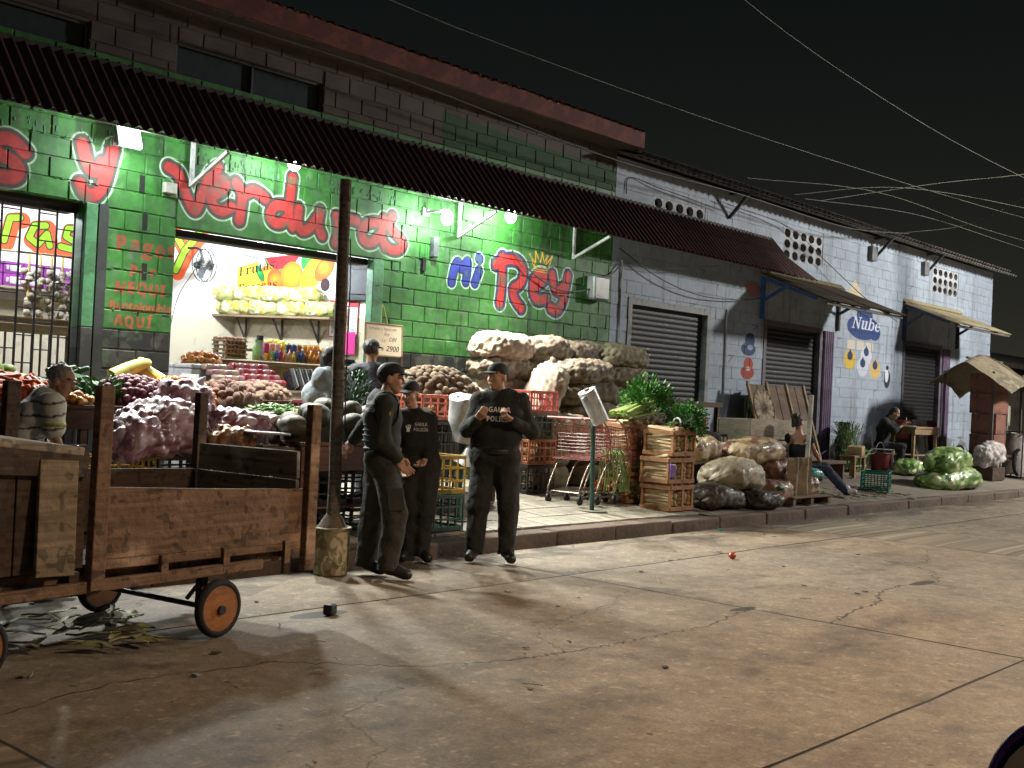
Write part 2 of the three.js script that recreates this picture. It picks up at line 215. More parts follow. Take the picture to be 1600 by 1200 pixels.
// ---------- the green vegetable shop ----------
const GX0 = 1.5, GX1 = 13.75;
const greenTex = (() => {
  const X0 = GX0, X1 = GX1, Y0 = .3, Y1 = 4.6, w = 2048, h = 720, [c, g] = canvas(w, h), im = g.createImageData(w, h), d = im.data;
  for (let j = 0; j < h; j++) for (let i = 0; i < w; i++) {
    const x = lerp(X0, X1, i / w), y = lerp(Y1, Y0, j / h), k = (j * w + i) * 4, n = fbm(x * 3, y * 3, 1, 4), f = fbm(x * 22, y * 22, 5, 2), bl = hash3(Math.floor((x - .06) / .395), Math.floor((y - 1.919) / .198), 1);
    let r = 52, gg = 112, b = 44; const v = .80 + .34 * n + .12 * (f - .5) + .10 * (bl - .5); r *= v; gg *= v; b *= v;
    const worn = fbm(x * 6 + 3, y * 6, 9, 4); if (worn > .66) { const t = clamp((worn - .66) * 5) * .5; r = lerp(r, 120, t); gg = lerp(gg, 140, t); b = lerp(b, 110, t); }
    if (y < 1.919 + .006 * Math.sin(x * 9)) { const q = .7 + .6 * n; r = 36 * q; gg = 37 * q; b = 36 * q; if (worn > .6) { r += 26; gg += 24; b += 20; } }
    const dr = fbm(x * 9, y * .8, 14, 3); if (dr > .6) { const t = (dr - .6) * 1.2; r *= 1 - t; gg *= 1 - t; b *= 1 - t; }   // run-off streaks
    d[k] = r; d[k + 1] = gg; d[k + 2] = b; d[k + 3] = 255;
  } g.putImageData(im, 0, 0);
  const P = ([x, y]) => [(x - X0) / (X1 - X0) * w, (Y1 - y) / (Y1 - Y0) * h], S = w / (X1 - X0);
  const path = pts => { const q = pts.map(P); g.beginPath(); g.moveTo(...q[0]); for (let i = 1; i < q.length - 1; i++) { const mx = (q[i][0] + q[i + 1][0]) / 2, my = (q[i][1] + q[i + 1][1]) / 2; g.quadraticCurveTo(...q[i], mx, my); } g.lineTo(...q[q.length - 1]); };
  g.lineCap = g.lineJoin = 'round';
  const word = (strokes, wd, cols) => cols.forEach(([extra, col]) => strokes.forEach(s => { g.lineWidth = (wd + extra) * S; g.strokeStyle = col; path(s); g.stroke(); }));
  const red = [[.125, 'rgba(190,205,190,.45)'], [.108, 'rgba(205,215,200,.75)'], [.082, 'rgba(52,72,58,1)'], [.045, 'rgba(62,48,44,1)'], [.02, 'rgba(120,40,40,1)'], [0, 'rgb(166,44,42)']];
  word([[[4.12, 3.62], [4.0, 3.5], [4.05, 3.25]], [[4.73, 3.49], [4.63, 3.59], [4.51, 3.59], [4.42, 3.50], [4.46, 3.43], [4.59, 3.41], [4.69, 3.34], [4.67, 3.25], [4.57, 3.22], [4.45, 3.25]]], .115, red);
  word([[[5.28, 3.68], [5.32, 3.53], [5.38, 3.44], [5.44, 3.44], [5.50, 3.53]], [[5.60, 3.70], [5.56, 3.50], [5.51, 3.30], [5.43, 3.19], [5.32, 3.21], [5.28, 3.29]]], .115, red);
  word([[[6.22, 3.62], [6.33, 3.60], [6.38, 3.46], [6.49, 3.26], [6.56, 3.21], [6.63, 3.43], [6.71, 3.64], [6.80, 3.72]], [[6.74, 3.41], [6.84, 3.46], [6.92, 3.55], [6.87, 3.61], [6.77, 3.57], [6.72, 3.45], [6.75, 3.31], [6.86, 3.25], [6.99, 3.33]], [[7.03, 3.60], [7.13, 3.52], [7.11, 3.35], [7.09, 3.20]], [[7.12, 3.47], [7.23, 3.56], [7.33, 3.54], [7.42, 3.49]], [[7.70, 3.45], [7.58, 3.46], [7.49, 3.36], [7.50, 3.25], [7.63, 3.23], [7.73, 3.33]], [[7.77, 3.78], [7.75, 3.54], [7.74, 3.34], [7.80, 3.23]], [[7.88, 3.45], [7.86, 3.29], [7.92, 3.19], [8.04, 3.24], [8.13, 3.37]], [[8.18, 3.47], [8.15, 3.29], [8.22, 3.19]], [[8.42, 3.44], [8.46, 3.27], [8.42, 3.13]], [[8.46, 3.34], [8.60, 3.45], [8.73, 3.43]], [[9.09, 3.46], [8.93, 3.46], [8.80, 3.35], [8.83, 3.21], [8.98, 3.19], [9.09, 3.31]], [[9.15, 3.52], [9.11, 3.33], [9.19, 3.18]], [[9.29, 3.57], [9.22, 3.45], [9.34, 3.36], [9.50, 3.28], [9.44, 3.17], [9.27, 3.15], [9.19, 3.21]]], .105, red);
  const blue = [[.085, 'rgba(205,225,225,.85)'], [.045, 'rgba(30,40,80,1)'], [0, 'rgb(38,52,150)']];
  word([[[10.36, 2.88], [10.42, 3.21], [10.53, 3.03], [10.66, 3.23], [10.62, 2.91]], [[10.86, 3.08], [10.79, 2.91]], [[10.85, 3.24], [10.86, 3.235]]], .115, blue);
  const red2 = [[.135, 'rgba(205,222,215,.8)'], [.09, 'rgba(40,56,100,1)'], [.03, 'rgba(70,30,50,1)'], [0, 'rgb(196,42,44)']];
  word([[[11.30, 3.31], [11.32, 2.98], [11.29, 2.69]], [[11.18, 3.20], [11.35, 3.30], [11.64, 3.31], [11.77, 3.17], [11.70, 2.98], [11.51, 2.91], [11.60, 2.75], [11.73, 2.66]], [[11.97, 2.97], [12.15, 3.05], [12.21, 3.15], [12.10, 3.18], [11.95, 3.09], [11.95, 2.89], [12.07, 2.78], [12.26, 2.85]], [[12.36, 3.19], [12.40, 3.02], [12.52, 2.95], [12.64, 3.06]], [[12.71, 3.21], [12.66, 2.98], [12.61, 2.79], [12.49, 2.67], [12.35, 2.72]]], .13, red2);
  // crown over the name
  g.strokeStyle = 'rgb(226,172,40)'; g.lineWidth = .022 * S; const cr = [[11.96, 3.27], [11.86, 3.42], [11.99, 3.31], [11.98, 3.47], [12.09, 3.34], [12.12, 3.47], [12.17, 3.34], [12.23, 3.44], [12.21, 3.32], [12.33, 3.44], [12.27, 3.27]].map(P);
  g.beginPath(); g.moveTo(...cr[0]); cr.slice(1).forEach(q => g.lineTo(...q)); g.stroke();
  for (const [x, y] of [[11.86, 3.42], [11.98, 3.47], [12.12, 3.47], [12.23, 3.44], [12.33, 3.44]]) { const q = P([x, y]); g.fillStyle = 'rgb(235,185,60)'; g.beginPath(); g.arc(q[0], q[1], .022 * S, 0, 7); g.fill(); }
  for (const y of [3.265, 3.235, 3.205]) { const a = P([11.95, y]), b = P([12.28, y]); g.lineWidth = .014 * S; g.beginPath(); g.moveTo(...a); g.lineTo(...b); g.stroke(); }
  // hand-lettered payment notice on the pier
  const txt = (s, x, y, size, col, sp = 0) => { let q = P([x, y]); for (const ch of s) { g.save(); g.translate(q[0], q[1] + rr(-1.5, 1.5)); g.rotate(rr(-.08, .08)); g.font = `bold ${size * S}px sans-serif`; g.lineWidth = .016 * S; g.strokeStyle = 'rgba(130,88,62,.7)'; g.strokeText(ch, 0, 0); g.fillStyle = col; g.fillText(ch, 0, 0); const m = g.measureText(ch).width; g.restore(); q[0] += m + sp * S; } };
  txt('Pagos', 5.68, 2.70, .21, 'rgba(158,68,48,.9)', .02); txt('Por', 5.83, 2.47, .16, 'rgba(158,70,48,.9)', .02); txt('NEQUI', 5.68, 2.29, .165, 'rgba(162,74,50,.9)', .01); txt('Bancolombia', 5.64, 2.12, .12, 'rgba(176,94,50,.9)', -.006); txt('AQUÍ', 5.70, 1.955, .15, 'rgba(176,90,54,.9)', .012);
  { const im2 = g.getImageData(0, 0, w, h), e = im2.data; for (let j = 0; j < h; j++) for (let i = 0; i < w; i++) { const x = lerp(X0, X1, i / w), y = lerp(Y1, Y0, j / h), k = (j * w + i) * 4, n = fbm(x * 14, y * 14, 60, 3), q = 1 + .34 * (n - .5) + .10 * (hash3(i, j, 9) - .5), ch = fbm(x * 8, y * 8, 70, 4), cp = ch > .62 ? clamp((ch - .62) * 9) * .55 : 0; e[k] = lerp(e[k] * q, 78, cp); e[k + 1] = lerp(e[k + 1] * q, 104, cp); e[k + 2] = lerp(e[k + 2] * q, 78, cp); } g.putImageData(im2, 0, 0); }   // chipped and dusty paint
  return [ctex(c), [X0 - GX0, X1 - GX0, Y0, Y1]];
})();
const HOLE1 = [2.6, 5.33, .2, 3.118], HOLE2 = [6.34, 9.09, .2, 3.03];
{
  const t = thing('vegetable_shop', 'green painted block shop with red and blue hand lettering and open fronts', 'building', [GX0, 0, W]);
  const gm = new THREE.MeshPhysicalMaterial({ map: greenTex[0], roughness: .62, bumpMap: TX.bump, bumpScale: .010, side: THREE.DoubleSide });
  const L = h => [h[0] - GX0, h[1] - GX0, h[2], h[3]];
  blockWall(t, { x0: 0, x1: GX1 - GX0, y0: .2, y1: 4.6, row0: 1.919, phase: .11, holes: [L(HOLE1), L(HOLE2), [8.33 - .06, 8.33 + .03, 2.92, 3.11]], smooth: [[6.34 - GX0, 9.45 - GX0, 3.03, 3.309]], mat: gm, uv: greenTex[1], near: 5.5 });
  // ragged mortar squeezed out of the upper joints
  const mg = []; for (let k = 0; k < 260; k++) { const x = rr(2.6, 12), y = 1.919 + .198 * Math.round(rr(1, 10)) + rr(-.012, .012); if (y < 3.12 && ((x > 1.1 && x < 3.9) || (x > 4.8 && x < 7.6))) continue; mg.push(xf(warp(sph(rr(.006, .016), 6, 5), .004, 60, k), x, y, .012, 0, 0, rr(-.2, .2), [rr(1, 4), .7, .6])); }
  for (let k = 0; k < 150; k++) mg.push(xf(warp(sph(rr(.008, .02), 6, 5), .006, 50, k), rr(2.7, 7.8), rr(3.72, 3.84), .012, 0, 0, 0, [rr(.6, 1.2), rr(1, 2.6), .6]));
  const mm = mesh('mortar_squeeze', mg, M([.06, .17, .075], .8), t); mm.userData.kind = 'stuff';
  // upper storey behind the awning
  const up = (() => { const w = 1024, h = 96, [c, g] = canvas(w, h), im = g.createImageData(w, h), d = im.data; for (let j = 0; j < h; j++) for (let i = 0; i < w; i++) { const x = 12.25 * i / w, y = lerp(5.3, 4.5, j / h), n = fbm(x * 3, y * 4, 2, 4), k = (j * w + i) * 4, gr = x > 8.55 && y < 5.0 + .05 * Math.sin(x); const v = .75 + .5 * n; d[k] = (gr ? 40 : 78) * v; d[k + 1] = (gr ? 74 : 70) * v; d[k + 2] = (gr ? 42 : 68) * v; d[k + 3] = 255; } g.putImageData(im, 0, 0); return ctex(c); })();
  const um = new THREE.MeshPhysicalMaterial({ map: up, roughness: .8, bumpMap: TX.bump, bumpScale: .01, side: THREE.DoubleSide });
  const win = [[4.75, 6.65, 4.60, 4.93], [1.9, 3.8, 4.60, 4.86]];
  blockWall(t, { x0: 0, x1: GX1 - GX0, y0: 4.602, y1: 5.3, row0: 1.919, phase: .11, holes: win, mat: um, uv: [0, 12.25, 4.5, 5.3], limit: 0 });
  for (const [a, b, c, d] of win) { const f = mesh('upper_window', bx(b - a, d - c, .02, (a + b) / 2, (c + d) / 2, -.08), M([.02, .035, .05], .85), t); mesh('frame', [bx(b - a, .03, .05, (a + b) / 2, d - .015, -.05), bx(.03, d - c, .05, a + .015, (c + d) / 2, -.05), bx(.03, d - c, .05, b - .015, (c + d) / 2, -.05), bx(.025, d - c, .05, (a + b) / 2, (c + d) / 2, -.05)], M([.05, .05, .05], .6), f); }
  const fas = M([.19, .052, .038], .85); mesh('roof_fascia', [warp(new THREE.BoxGeometry(12.4, .24, .04, 60, 3, 1), .012, 2, 3).translate(6.1, 5.34, .46)], fas, t);
  mesh('eave_soffit', bx(12.3, .02, .46, 6.12, 5.225, .23), M([.12, .10, .09], .9), t);
  mesh('roof', corrugated(0, 12.3, .18, .03, [[6.6, -4.5], [5.46, .5]], 6), M([.20, .07, .05], .8), t);
  mesh('side_wall', [bx(.15, 5.2, 5.1, .075, 2.7, -2.7), bx(.15, 5.2, 5.1, 12.17, 2.7, -2.7)], M([.30, .34, .30], .9), t);
  // jambs of the two openings
  const jam = M([.10, .30, .14], .5, { bump: .004 });
  for (const [a, b, y] of [[5.335, 5.455, 3.1]]) mesh('door_jamb', rb(b - a, 1.2, .05, (a + b) / 2 - GX0, 2.52, .03, .008), jam, t), mesh('door_jamb', rb(b - a, 1.55, .05, (a + b) / 2 - GX0, 1.14, .03, .008), M([.07, .07, .07], .6), t);
  mesh('door_jamb', rb(.17, 2.65, .12, 9.09 - GX0 + .02, 1.7, -.045, .01), jam, t);
  mesh('shutter_guide', [bx(.10, 2.9, .03, 5.53 - GX0, 1.68, .022)], M([.045, .05, .05], .6), t);
  const lint = M([.08, .16, .09], .8); mesh('shutter_box', [bx(2.73, .09, .26, (HOLE1[0] + HOLE1[1]) / 2 - GX0, 3.075, -.22), bx(2.72, .07, .2, (HOLE2[0] + HOLE2[1]) / 2 - GX0, 2.99, -.25)], M([.02, .022, .022], .7), t);
  // chased slots where wiring enters the wall
  for (const [x, y] of [[5.93, 3.40], [5.98, 3.02], [6.0, 2.52], [9.86, 3.05]]) mesh('cable_slot', bx(.055, .17, .02, x - GX0, y, .008), M([.012, .014, .012], .9), t);
}
{ // the room behind the openings
  const wallMap = (white, art) => art;
  const FL = .36;
  struct('shop_floor', bx(12, .08, 5, 7.6, FL - .04, -13.1), M([.30, .27, .22], .5, { map: 'concrete' }));
  struct('shop_ceiling', bx(12, .06, 5.0, 7.6, 3.62, -13.1), M([.72, .72, .70], .9));
  // back wall with the painted lettering
  const bw = 7.9, [c, g] = canvas(2048, 860), S = 2048 / bw, X0 = 1.6, P = (x, y) => [(x - X0) * S, (3.62 - y) * S];
  g.fillStyle = '#e9e8e4'; g.fillRect(0, 0, 2048, 860);
  for (let k = 0; k < 900; k++) { g.fillStyle = `rgba(120,110,90,${rr(.01, .05)})`; g.beginPath(); g.ellipse(rr(0, 2048), rr(0, 860), rr(3, 60), rr(2, 14), rr(0, 3), 0, 7); g.fill(); }
  { const a = P(0, 2.28); g.fillStyle = '#c9bfa8'; g.fillRect(0, a[1], 2048, 860); for (let k = 0; k < 500; k++) { g.fillStyle = pick(['rgba(90,70,50,.06)', 'rgba(230,225,210,.10)', 'rgba(70,60,50,.10)']); g.beginPath(); g.ellipse(rr(0, 2048), rr(a[1], 860), rr(2, 50), rr(2, 18), rr(0, 3), 0, 7); g.fill(); } }
  g.lineCap = g.lineJoin = 'round';
  const letter = (pts, wd) => { for (const [e, col] of [[.12, '#e8572a'], [.03, '#2c3a20'], [0, '#8fc31f']]) { g.lineWidth = (wd + e) * S; g.strokeStyle = col; g.beginPath(); pts.forEach(([x, y], i) => { const q = P(x + (e === .12 ? .03 : 0), y - (e === .12 ? .03 : 0)); i ? g.lineTo(...q) : g.moveTo(...q); }); g.stroke(); } };
  for (const pts of [[[4.9, 3.3], [4.95, 3.0], [5.1, 2.98], [5.2, 3.25], [5.25, 2.98]], [[5.5, 3.28], [5.45, 3.0], [5.6, 2.96], [5.72, 3.25], [5.76, 2.98]], [[5.92, 2.98], [5.98, 3.25], [6.1, 3.27]], [[6.42, 3.22], [6.28, 3.2], [6.22, 3.05], [6.33, 2.98], [6.44, 3.12], [6.48, 2.98]], [[6.86, 3.24], [6.70, 3.22], [6.68, 3.12], [6.82, 3.06], [6.78, 2.97], [6.62, 2.99]]]) letter(pts, .075);
  letter([[8.14, 3.42], [8.32, 3.18]], .09); letter([[8.56, 3.42], [8.34, 3.15], [8.22, 2.88]], .09);
  const bt = ctex(c);
  const bwm = mesh('back_wall', (() => { const q = new THREE.PlaneGeometry(bw, 3.32).translate(X0 + bw / 2, FL + 3.26 / 2 - .03 + .03, 0); return q; })(), new THREE.MeshPhysicalMaterial({ map: bt, roughness: .7, side: THREE.DoubleSide }), scene, true); bwm.position.z = -13.6; bwm.name = 'shop_back_wall'; bwm.userData = { kind: 'structure' };
  // slanting partition with the fruit mural
  const pw = 2.6, [c2, m] = canvas(1024, 1180), S2 = 1024 / pw, p = (s, y) => [s * S2, (3.62 - y) * S2];
  m.fillStyle = '#eceae6'; m.fillRect(0, 0, 1024, 1280); { const a = p(0, 2.40); m.fillStyle = '#c4b99f'; m.fillRect(0, a[1], 1024, 900); for (let k = 0; k < 600; k++) { m.fillStyle = pick(['rgba(80,60,40,.07)', 'rgba(235,228,210,.12)', 'rgba(60,50,40,.13)']); m.beginPath(); m.ellipse(rr(0, 1024), rr(a[1], 1180), rr(1, 40), rr(1, 12), rr(0, 3), 0, 7); m.fill(); } }
  const ell = (s, y, a, b, r, col, col2) => { const q = p(s, y), gr = m.createRadialGradient(q[0] - a * S2 * .2, q[1] - b * S2 * .2, 2, q[0], q[1], a * S2); gr.addColorStop(0, col); gr.addColorStop(1, col2 || col); m.fillStyle = gr; m.beginPath(); m.ellipse(q[0], q[1], a * S2, b * S2, r, 0, 7); m.fill(); };
  { const poly = (pts, col) => { m.fillStyle = col; m.beginPath(); pts.forEach(([a, b], i) => { const q = p(a, b); i ? m.lineTo(...q) : m.moveTo(...q); }); m.closePath(); m.fill(); };
    poly([[.02, 3.05], [.34, 3.15], [.36, 2.86], [.02, 2.78]], '#f4c93a'); poly([[.1, 2.80], [.50, 2.92], [.52, 2.66], [.05, 2.62]], '#f1c232');
    poly([[.44, 3.20], [.98, 3.26], [.86, 3.08], [.56, 3.02]], '#c8202c'); poly([[.44, 3.20], [.56, 3.02], [.86, 3.08], [.83, 3.04], [.56, 2.97], [.41, 3.19]], '#2f7d36');
    for (let k = 0; k < 30; k++) ell(rr(.52, .88), rr(3.08, 3.20), .008, .014, .3, '#32100f');
    ell(1.10, 3.24, .10, .21, .35, '#7cc142', '#1f7a35'); ell(.50, 2.93, .14, .17, -.5, '#f6c21a', '#e57a16'); ell(.62, 2.88, .13, .17, -.4, '#f08c1a', '#e2511c'); ell(.86, 2.95, .17, .20, 0, '#f6a21a', '#e46f12'); ell(1.16, 2.98, .14, .27, .45, '#fbd02c', '#ef8c14'); ell(1.34, 3.06, .12, .2, .6, '#f5a51c', '#df5a16'); ell(.37, 2.98, .05, .13, -.5, '#33a04a', '#187236'); ell(1.36, 2.84, .07, .09, 0, '#3a1018', '#200810');
    m.fillStyle = '#1c1a17'; const wr = (s, x, y, size, rot) => { const q = p(x, y); m.save(); m.translate(...q); m.rotate(rot); m.font = `italic bold ${size * S2}px serif`; m.fillText(s, 0, 0); m.restore(); }; wr('Frutas.', .04, 2.93, .17, -.22); wr('Frescas.', .03, 2.70, .16, -.14);
    m.strokeStyle = '#1c1a17'; m.lineWidth = 5; m.beginPath(); m.moveTo(...p(.08, 3.24)); m.lineTo(...p(.34, 3.18)); m.stroke(); m.fillRect(...p(.06, 3.40), .3 * S2, .03 * S2); }
  const L2 = mesh('mural_wall', (() => { const q = new THREE.PlaneGeometry(pw, 3.26); const uv = q.attributes.uv; return q.translate(pw / 2, FL + 1.63, 0); })(), new THREE.MeshPhysicalMaterial({ map: (() => { const t = ctex(c2); t.repeat.set(1, 3.26 / (1180 / S2)); t.offset.set(0, 1 - 3.26 / (1180 / S2)); return t; })(), roughness: .7, side: THREE.DoubleSide }), scene, true);
  L2.name = 'shop_mural_wall'; L2.userData = { kind: 'structure' }; L2.position.set(9.18, 0, -13.62); L2.rotation.y = -Math.atan2(.889, .457);
  struct('shop_side_wall', [bx(.06, 3.3, 3, 1.63, 2.0, -12.1), bx(.06, 3.3, 2.2, 10.6, 2.0, -11.75)], M([.7, .7, .66], .9));
}
// ---------- corrugated awning over the shop front ----------
{
  const t = thing('corrugated_awning', 'long maroon corrugated metal awning above the green shop front', 'awning', [GX0, 0, W]);
  const am = M([.075, .026, .025], .85, { bump: .004 });
  for (let i = 0; i < 19; i++) { const a = i * .92 - .3, b = a + .96, sk = i === 18 ? .7 : 0, dy = rr(-.008, .008); if (a > 17) break; mesh('sheet', corrugated(a, Math.min(b, 17.0), .12, .02, [[4.53 + dy, .02], [4.15 + dy, .36], [3.79 + dy, .69, sk]]), am, t); }
  mesh('wall_batten', bx(17, .05, .05, 8.4, 4.50, .04), M([.06, .05, .045], .8), t); mesh('front_batten', rod([-.3, 3.80, .62], [16.9, 3.80, .62], .015), M([.10, .10, .10], .6), t);
  const wm = M([.68, .70, .68], .5, { bump: .002 });
  for (const X of [2.4, 6.476, 10.433, 12.791]) { const x = X - GX0; const b = mesh('bracket', [bar([x, 3.46, .035], [x, 4.2, .035], .045, .03), bar([x, 3.48, .04], [x, 3.755, .68], .038), bar([x, 4.18, .05], [x, 3.80, .62], .03)], wm, t); }
}
// ---------- lamps of the shop ----------
function glow(c, i) { return new THREE.MeshStandardMaterial({ color: 0xffffff, emissive: c, emissiveIntensity: i, roughness: .4 }); }
function point(c, cd, pos, r = 3) { const l = new THREE.PointLight(c, cd, 0, 2); l.position.set(...pos); l.castShadow = true; l.shadow.radius = r; l.name = 'lamp_light'; scene.add(l); return l; }
function beam(c, cd, pos, to, ang = 1.15) { const l = new THREE.SpotLight(c, cd, 0, ang, .6, 2); l.position.set(...pos); l.target.position.set(...to); l.castShadow = true; l.shadow.radius = cd > 100 ? 22 : 7; l.name = 'lamp_beam'; scene.add(l, l.target); return l; }
function bulb(label, pos, cd, c = 0xdff4ff, arm, out) {
  const t = thing('lamp', label, 'lamp', pos, 0, 'cool white lamps on the shop front'); mesh('bulb', xf(sph(arm && out ? .075 : .055, 16, 12), 0, 0, 0, 0, 0, 0, [1, 1.25, 1]), glow(c, 14), t); mesh('socket', rod([0, .05, 0], [0, .11, 0], .024), M([.5, .5, .5], .5), t);
  if (arm) mesh('arm', arm, M([.35, .36, .36], .5), t); point(c, cd, pos, 2.5); if (out) beam(0xf6f2e6, out, [pos[0], pos[1] - .1, pos[2] + .06], [pos[0] + .2, 0, pos[2] + 1.9], .98); return t;
}
{
  const t = thing('flood_lamp', 'square white floodlight below the awning beside the red letter y', 'lamp', [5.62, 3.78, -10.24]);
  mesh('housing', [rb(.26, .22, .05, 0, 0, -.03, .01, -.35)], M([.30, .31, .32], .4), t); mesh('diffuser', bx(.22, .18, .012, 0, -.003, .006, -.35), glow(0xe6f6ff, 12), t); mesh('bracket', [bx(.02, .05, .24, 0, 0, -.17), bx(.06, .12, .02, 0, 0, -.28)], M([.3, .3, .3], .5), t);
  point(0xeaf8f4, LAMP.spill, [5.62, 3.70, -10.12], 5); beam(0xf2f4ee, LAMP.beam, [5.62, 3.68, -10.16], [5.8, 0, -8.2], .98);
}
bulb('cool white bulb under the awning edge above the letter d', [7.42, 3.84, -10.02], LAMP.spill * .8, 0xeaf8f4, [bx(.02, .02, .46, 0, .1, -.25)], LAMP.beam);
bulb('bulky glaring lamp on the wall between the two red words', [9.82, 3.60, -10.10], LAMP.spill, 0xeafff4, [bx(.03, .03, .36, 0, .10, -.20), rb(.12, .1, .05, .0, .10, -.40)], LAMP.beam);
bulb('lamp tucked under the awning above the crown', [11.02, 3.80, -10.14], LAMP.spill * 1.1, 0xecfff0, [bx(.02, .02, .36, 0, .1, -.2)], LAMP.beam * .8);
bulb('bright bulb hanging inside the shop doorway', [8.43, 3.19, -12.0], LAMP.inside, 0xeaf6ff, [rod([0, .1, 0], [0, .40, 0], .006)]);
bulb('ceiling bulb inside behind the barred opening', [5.0, 3.35, -12.1], LAMP.inside * .9, 0xf2f6ff, [rod([0, .1, 0], [0, .24, 0], .006)]);
// ---------- the pale building further along ----------
const PX0 = 13.75, PX1 = 29.75;
{
  const X0 = PX0, X1 = PX1, Y0 = .2, Y1 = 5.3, w = 2048, h = 660, [c, g] = canvas(w, h), im = g.createImageData(w, h), d = im.data;
  for (let j = 0; j < h; j++) for (let i = 0; i < w; i++) {
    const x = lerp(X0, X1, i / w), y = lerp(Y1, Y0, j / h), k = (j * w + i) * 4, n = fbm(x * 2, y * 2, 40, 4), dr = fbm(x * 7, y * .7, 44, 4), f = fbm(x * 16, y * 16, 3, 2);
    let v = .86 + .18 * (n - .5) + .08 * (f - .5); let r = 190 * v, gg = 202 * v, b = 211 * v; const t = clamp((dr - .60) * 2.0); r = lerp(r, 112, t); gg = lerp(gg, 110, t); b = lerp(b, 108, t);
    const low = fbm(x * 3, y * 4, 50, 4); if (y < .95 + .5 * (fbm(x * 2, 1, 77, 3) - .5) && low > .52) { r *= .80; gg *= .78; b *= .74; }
    d[k] = r; d[k + 1] = gg; d[k + 2] = b; d[k + 3] = 255;
  } g.putImageData(im, 0, 0);
  const S = w / (X1 - X0), Sy = h / (Y1 - Y0), P = (x, y) => [(x - X0) * S, (Y1 - y) * Sy];
  const ov = (x, y, a, b, col, rot = 0) => { const q = P(x, y); g.fillStyle = col; g.beginPath(); g.ellipse(q[0], q[1], a * S, b * Sy, rot, 0, 7); g.fill(); };
  // painted drop, cloud emblem and product pictures
  { const a = P(21.95, 4.14), l = P(21.55, 3.8), r = P(22.38, 3.82); g.fillStyle = '#cfc09a'; g.beginPath(); g.moveTo(...a); g.quadraticCurveTo(l[0], l[1], l[0], l[1] + 10); g.quadraticCurveTo((l[0] + r[0]) / 2, l[1] + 40, r[0], r[1] + 10); g.quadraticCurveTo(r[0], r[1], ...a); g.fill(); }
  for (const [x, y, a, b] of [[22.45, 3.45, .38, .18], [22.05, 3.2, .38, .2], [22.7, 3.2, .45, .22], [22.4, 3.1, .6, .16], [22.95, 3.12, .28, .16]]) ov(x, y, a, b, '#1d3a72');
  g.fillStyle = '#cfd6dc'; g.font = `italic bold ${.34 * Sy}px serif`; g.save(); g.translate(...P(21.86, 3.16)); g.scale(1.45, 1); g.fillText('Nube', 0, 0); g.restore();
  for (let i = 0; i < 3; i++) { const q = P(21.72 + i * .42, 2.92); g.fillStyle = '#cfc8b6'; g.fillRect(q[0], q[1], .34 * S, .2 * Sy); }
  for (const [x, y, col] of [[21.85, 2.50, '#d9b43a'], [22.6, 2.62, '#cfd3d8'], [22.45, 2.38, '#c9cfd6'], [23.05, 2.36, '#d8b56a']]) { ov(x, y, .26, .2, col); ov(x, y + .08, .12, .09, '#27355c'); const q = P(x, y + .2); g.fillStyle = '#27355c'; g.fillRect(q[0] - 4, q[1], 8, 10); }
  ov(17.88, 2.62, .17, .14, '#22345c'); ov(17.84, 2.47, .24, .12, '#22345c'); ov(17.9, 2.5, .1, .05, '#8fa0b8'); ov(17.86, 2.2, .16, .12, '#a3372c'); ov(17.84, 2.05, .23, .12, '#a3372c'); ov(17.86, 2.12, .08, .04, '#d8b8a8'); ov(17.9, 3.55, .28, .14, '#b07a78');
  ov(23.66, 2.18, .16, .2, '#26262c'); ov(23.64, 2.26, .09, .16, '#dfe3e6'); ov(23.66, 2.42, .07, .05, '#1c1c22');
  g.strokeStyle = 'rgba(70,72,80,.55)'; g.lineWidth = 2; for (let k = 0; k < 40; k++) { const q = P(rr(14, 29.5), 1.919 - 1.58 + .198 * Math.floor(rr(2, 25))); g.beginPath(); g.moveTo(...q); g.lineTo(q[0] + rr(6, 30), q[1] + rr(-1, 1)); g.lineTo(q[0] + rr(0, 4), q[1] + rr(4, 18)); g.stroke(); }
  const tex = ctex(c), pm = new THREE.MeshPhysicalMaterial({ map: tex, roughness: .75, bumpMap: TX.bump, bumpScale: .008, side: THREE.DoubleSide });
  pm.color.setRGB(.76, .78, .86);
  const t = thing('pale_warehouse', 'pale blue grey block building with roller shutters and painted cloud emblem', 'building', [X0, 0, W - .004]), L = x => x - X0;
  const sh = [[14.2, 16.55, .2, 3.05], [18.35, 20.60, .2, 3.04], [24.42, 26.60, .2, 3.07]], vents = [[14.75, 16.25, 4.515, 4.713, 5, 1], [18.93, 20.48, 4.22, 4.814, 5, 3], [25.9, 27.45, 4.28, 4.874, 5, 3]];
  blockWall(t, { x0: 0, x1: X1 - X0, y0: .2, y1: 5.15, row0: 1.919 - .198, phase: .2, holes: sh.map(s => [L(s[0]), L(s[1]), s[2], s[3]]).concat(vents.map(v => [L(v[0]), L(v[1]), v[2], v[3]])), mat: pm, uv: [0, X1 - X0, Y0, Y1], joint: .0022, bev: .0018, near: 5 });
  for (const [a, b, y0, y1, nx, ny] of vents) for (let i = 0; i < nx; i++) for (let j = 0; j < ny; j++) {
    const cw = (b - a) / nx, ch = (y1 - y0) / ny, s = new THREE.Shape([[-cw / 2, -ch / 2], [cw / 2, -ch / 2], [cw / 2, ch / 2], [-cw / 2, ch / 2]].map(q => new THREE.Vector2(...q))), o = new THREE.Path(), rx = cw * .36, ry = ch * .40;
    for (let k = 0; k < 8; k++) { const q = [rx * Math.cos((k + .5) * Math.PI / 4) * 1.05, ry * Math.sin((k + .5) * Math.PI / 4) * 1.05]; k ? o.lineTo(...q) : o.moveTo(...q); } o.closePath(); s.holes.push(o);
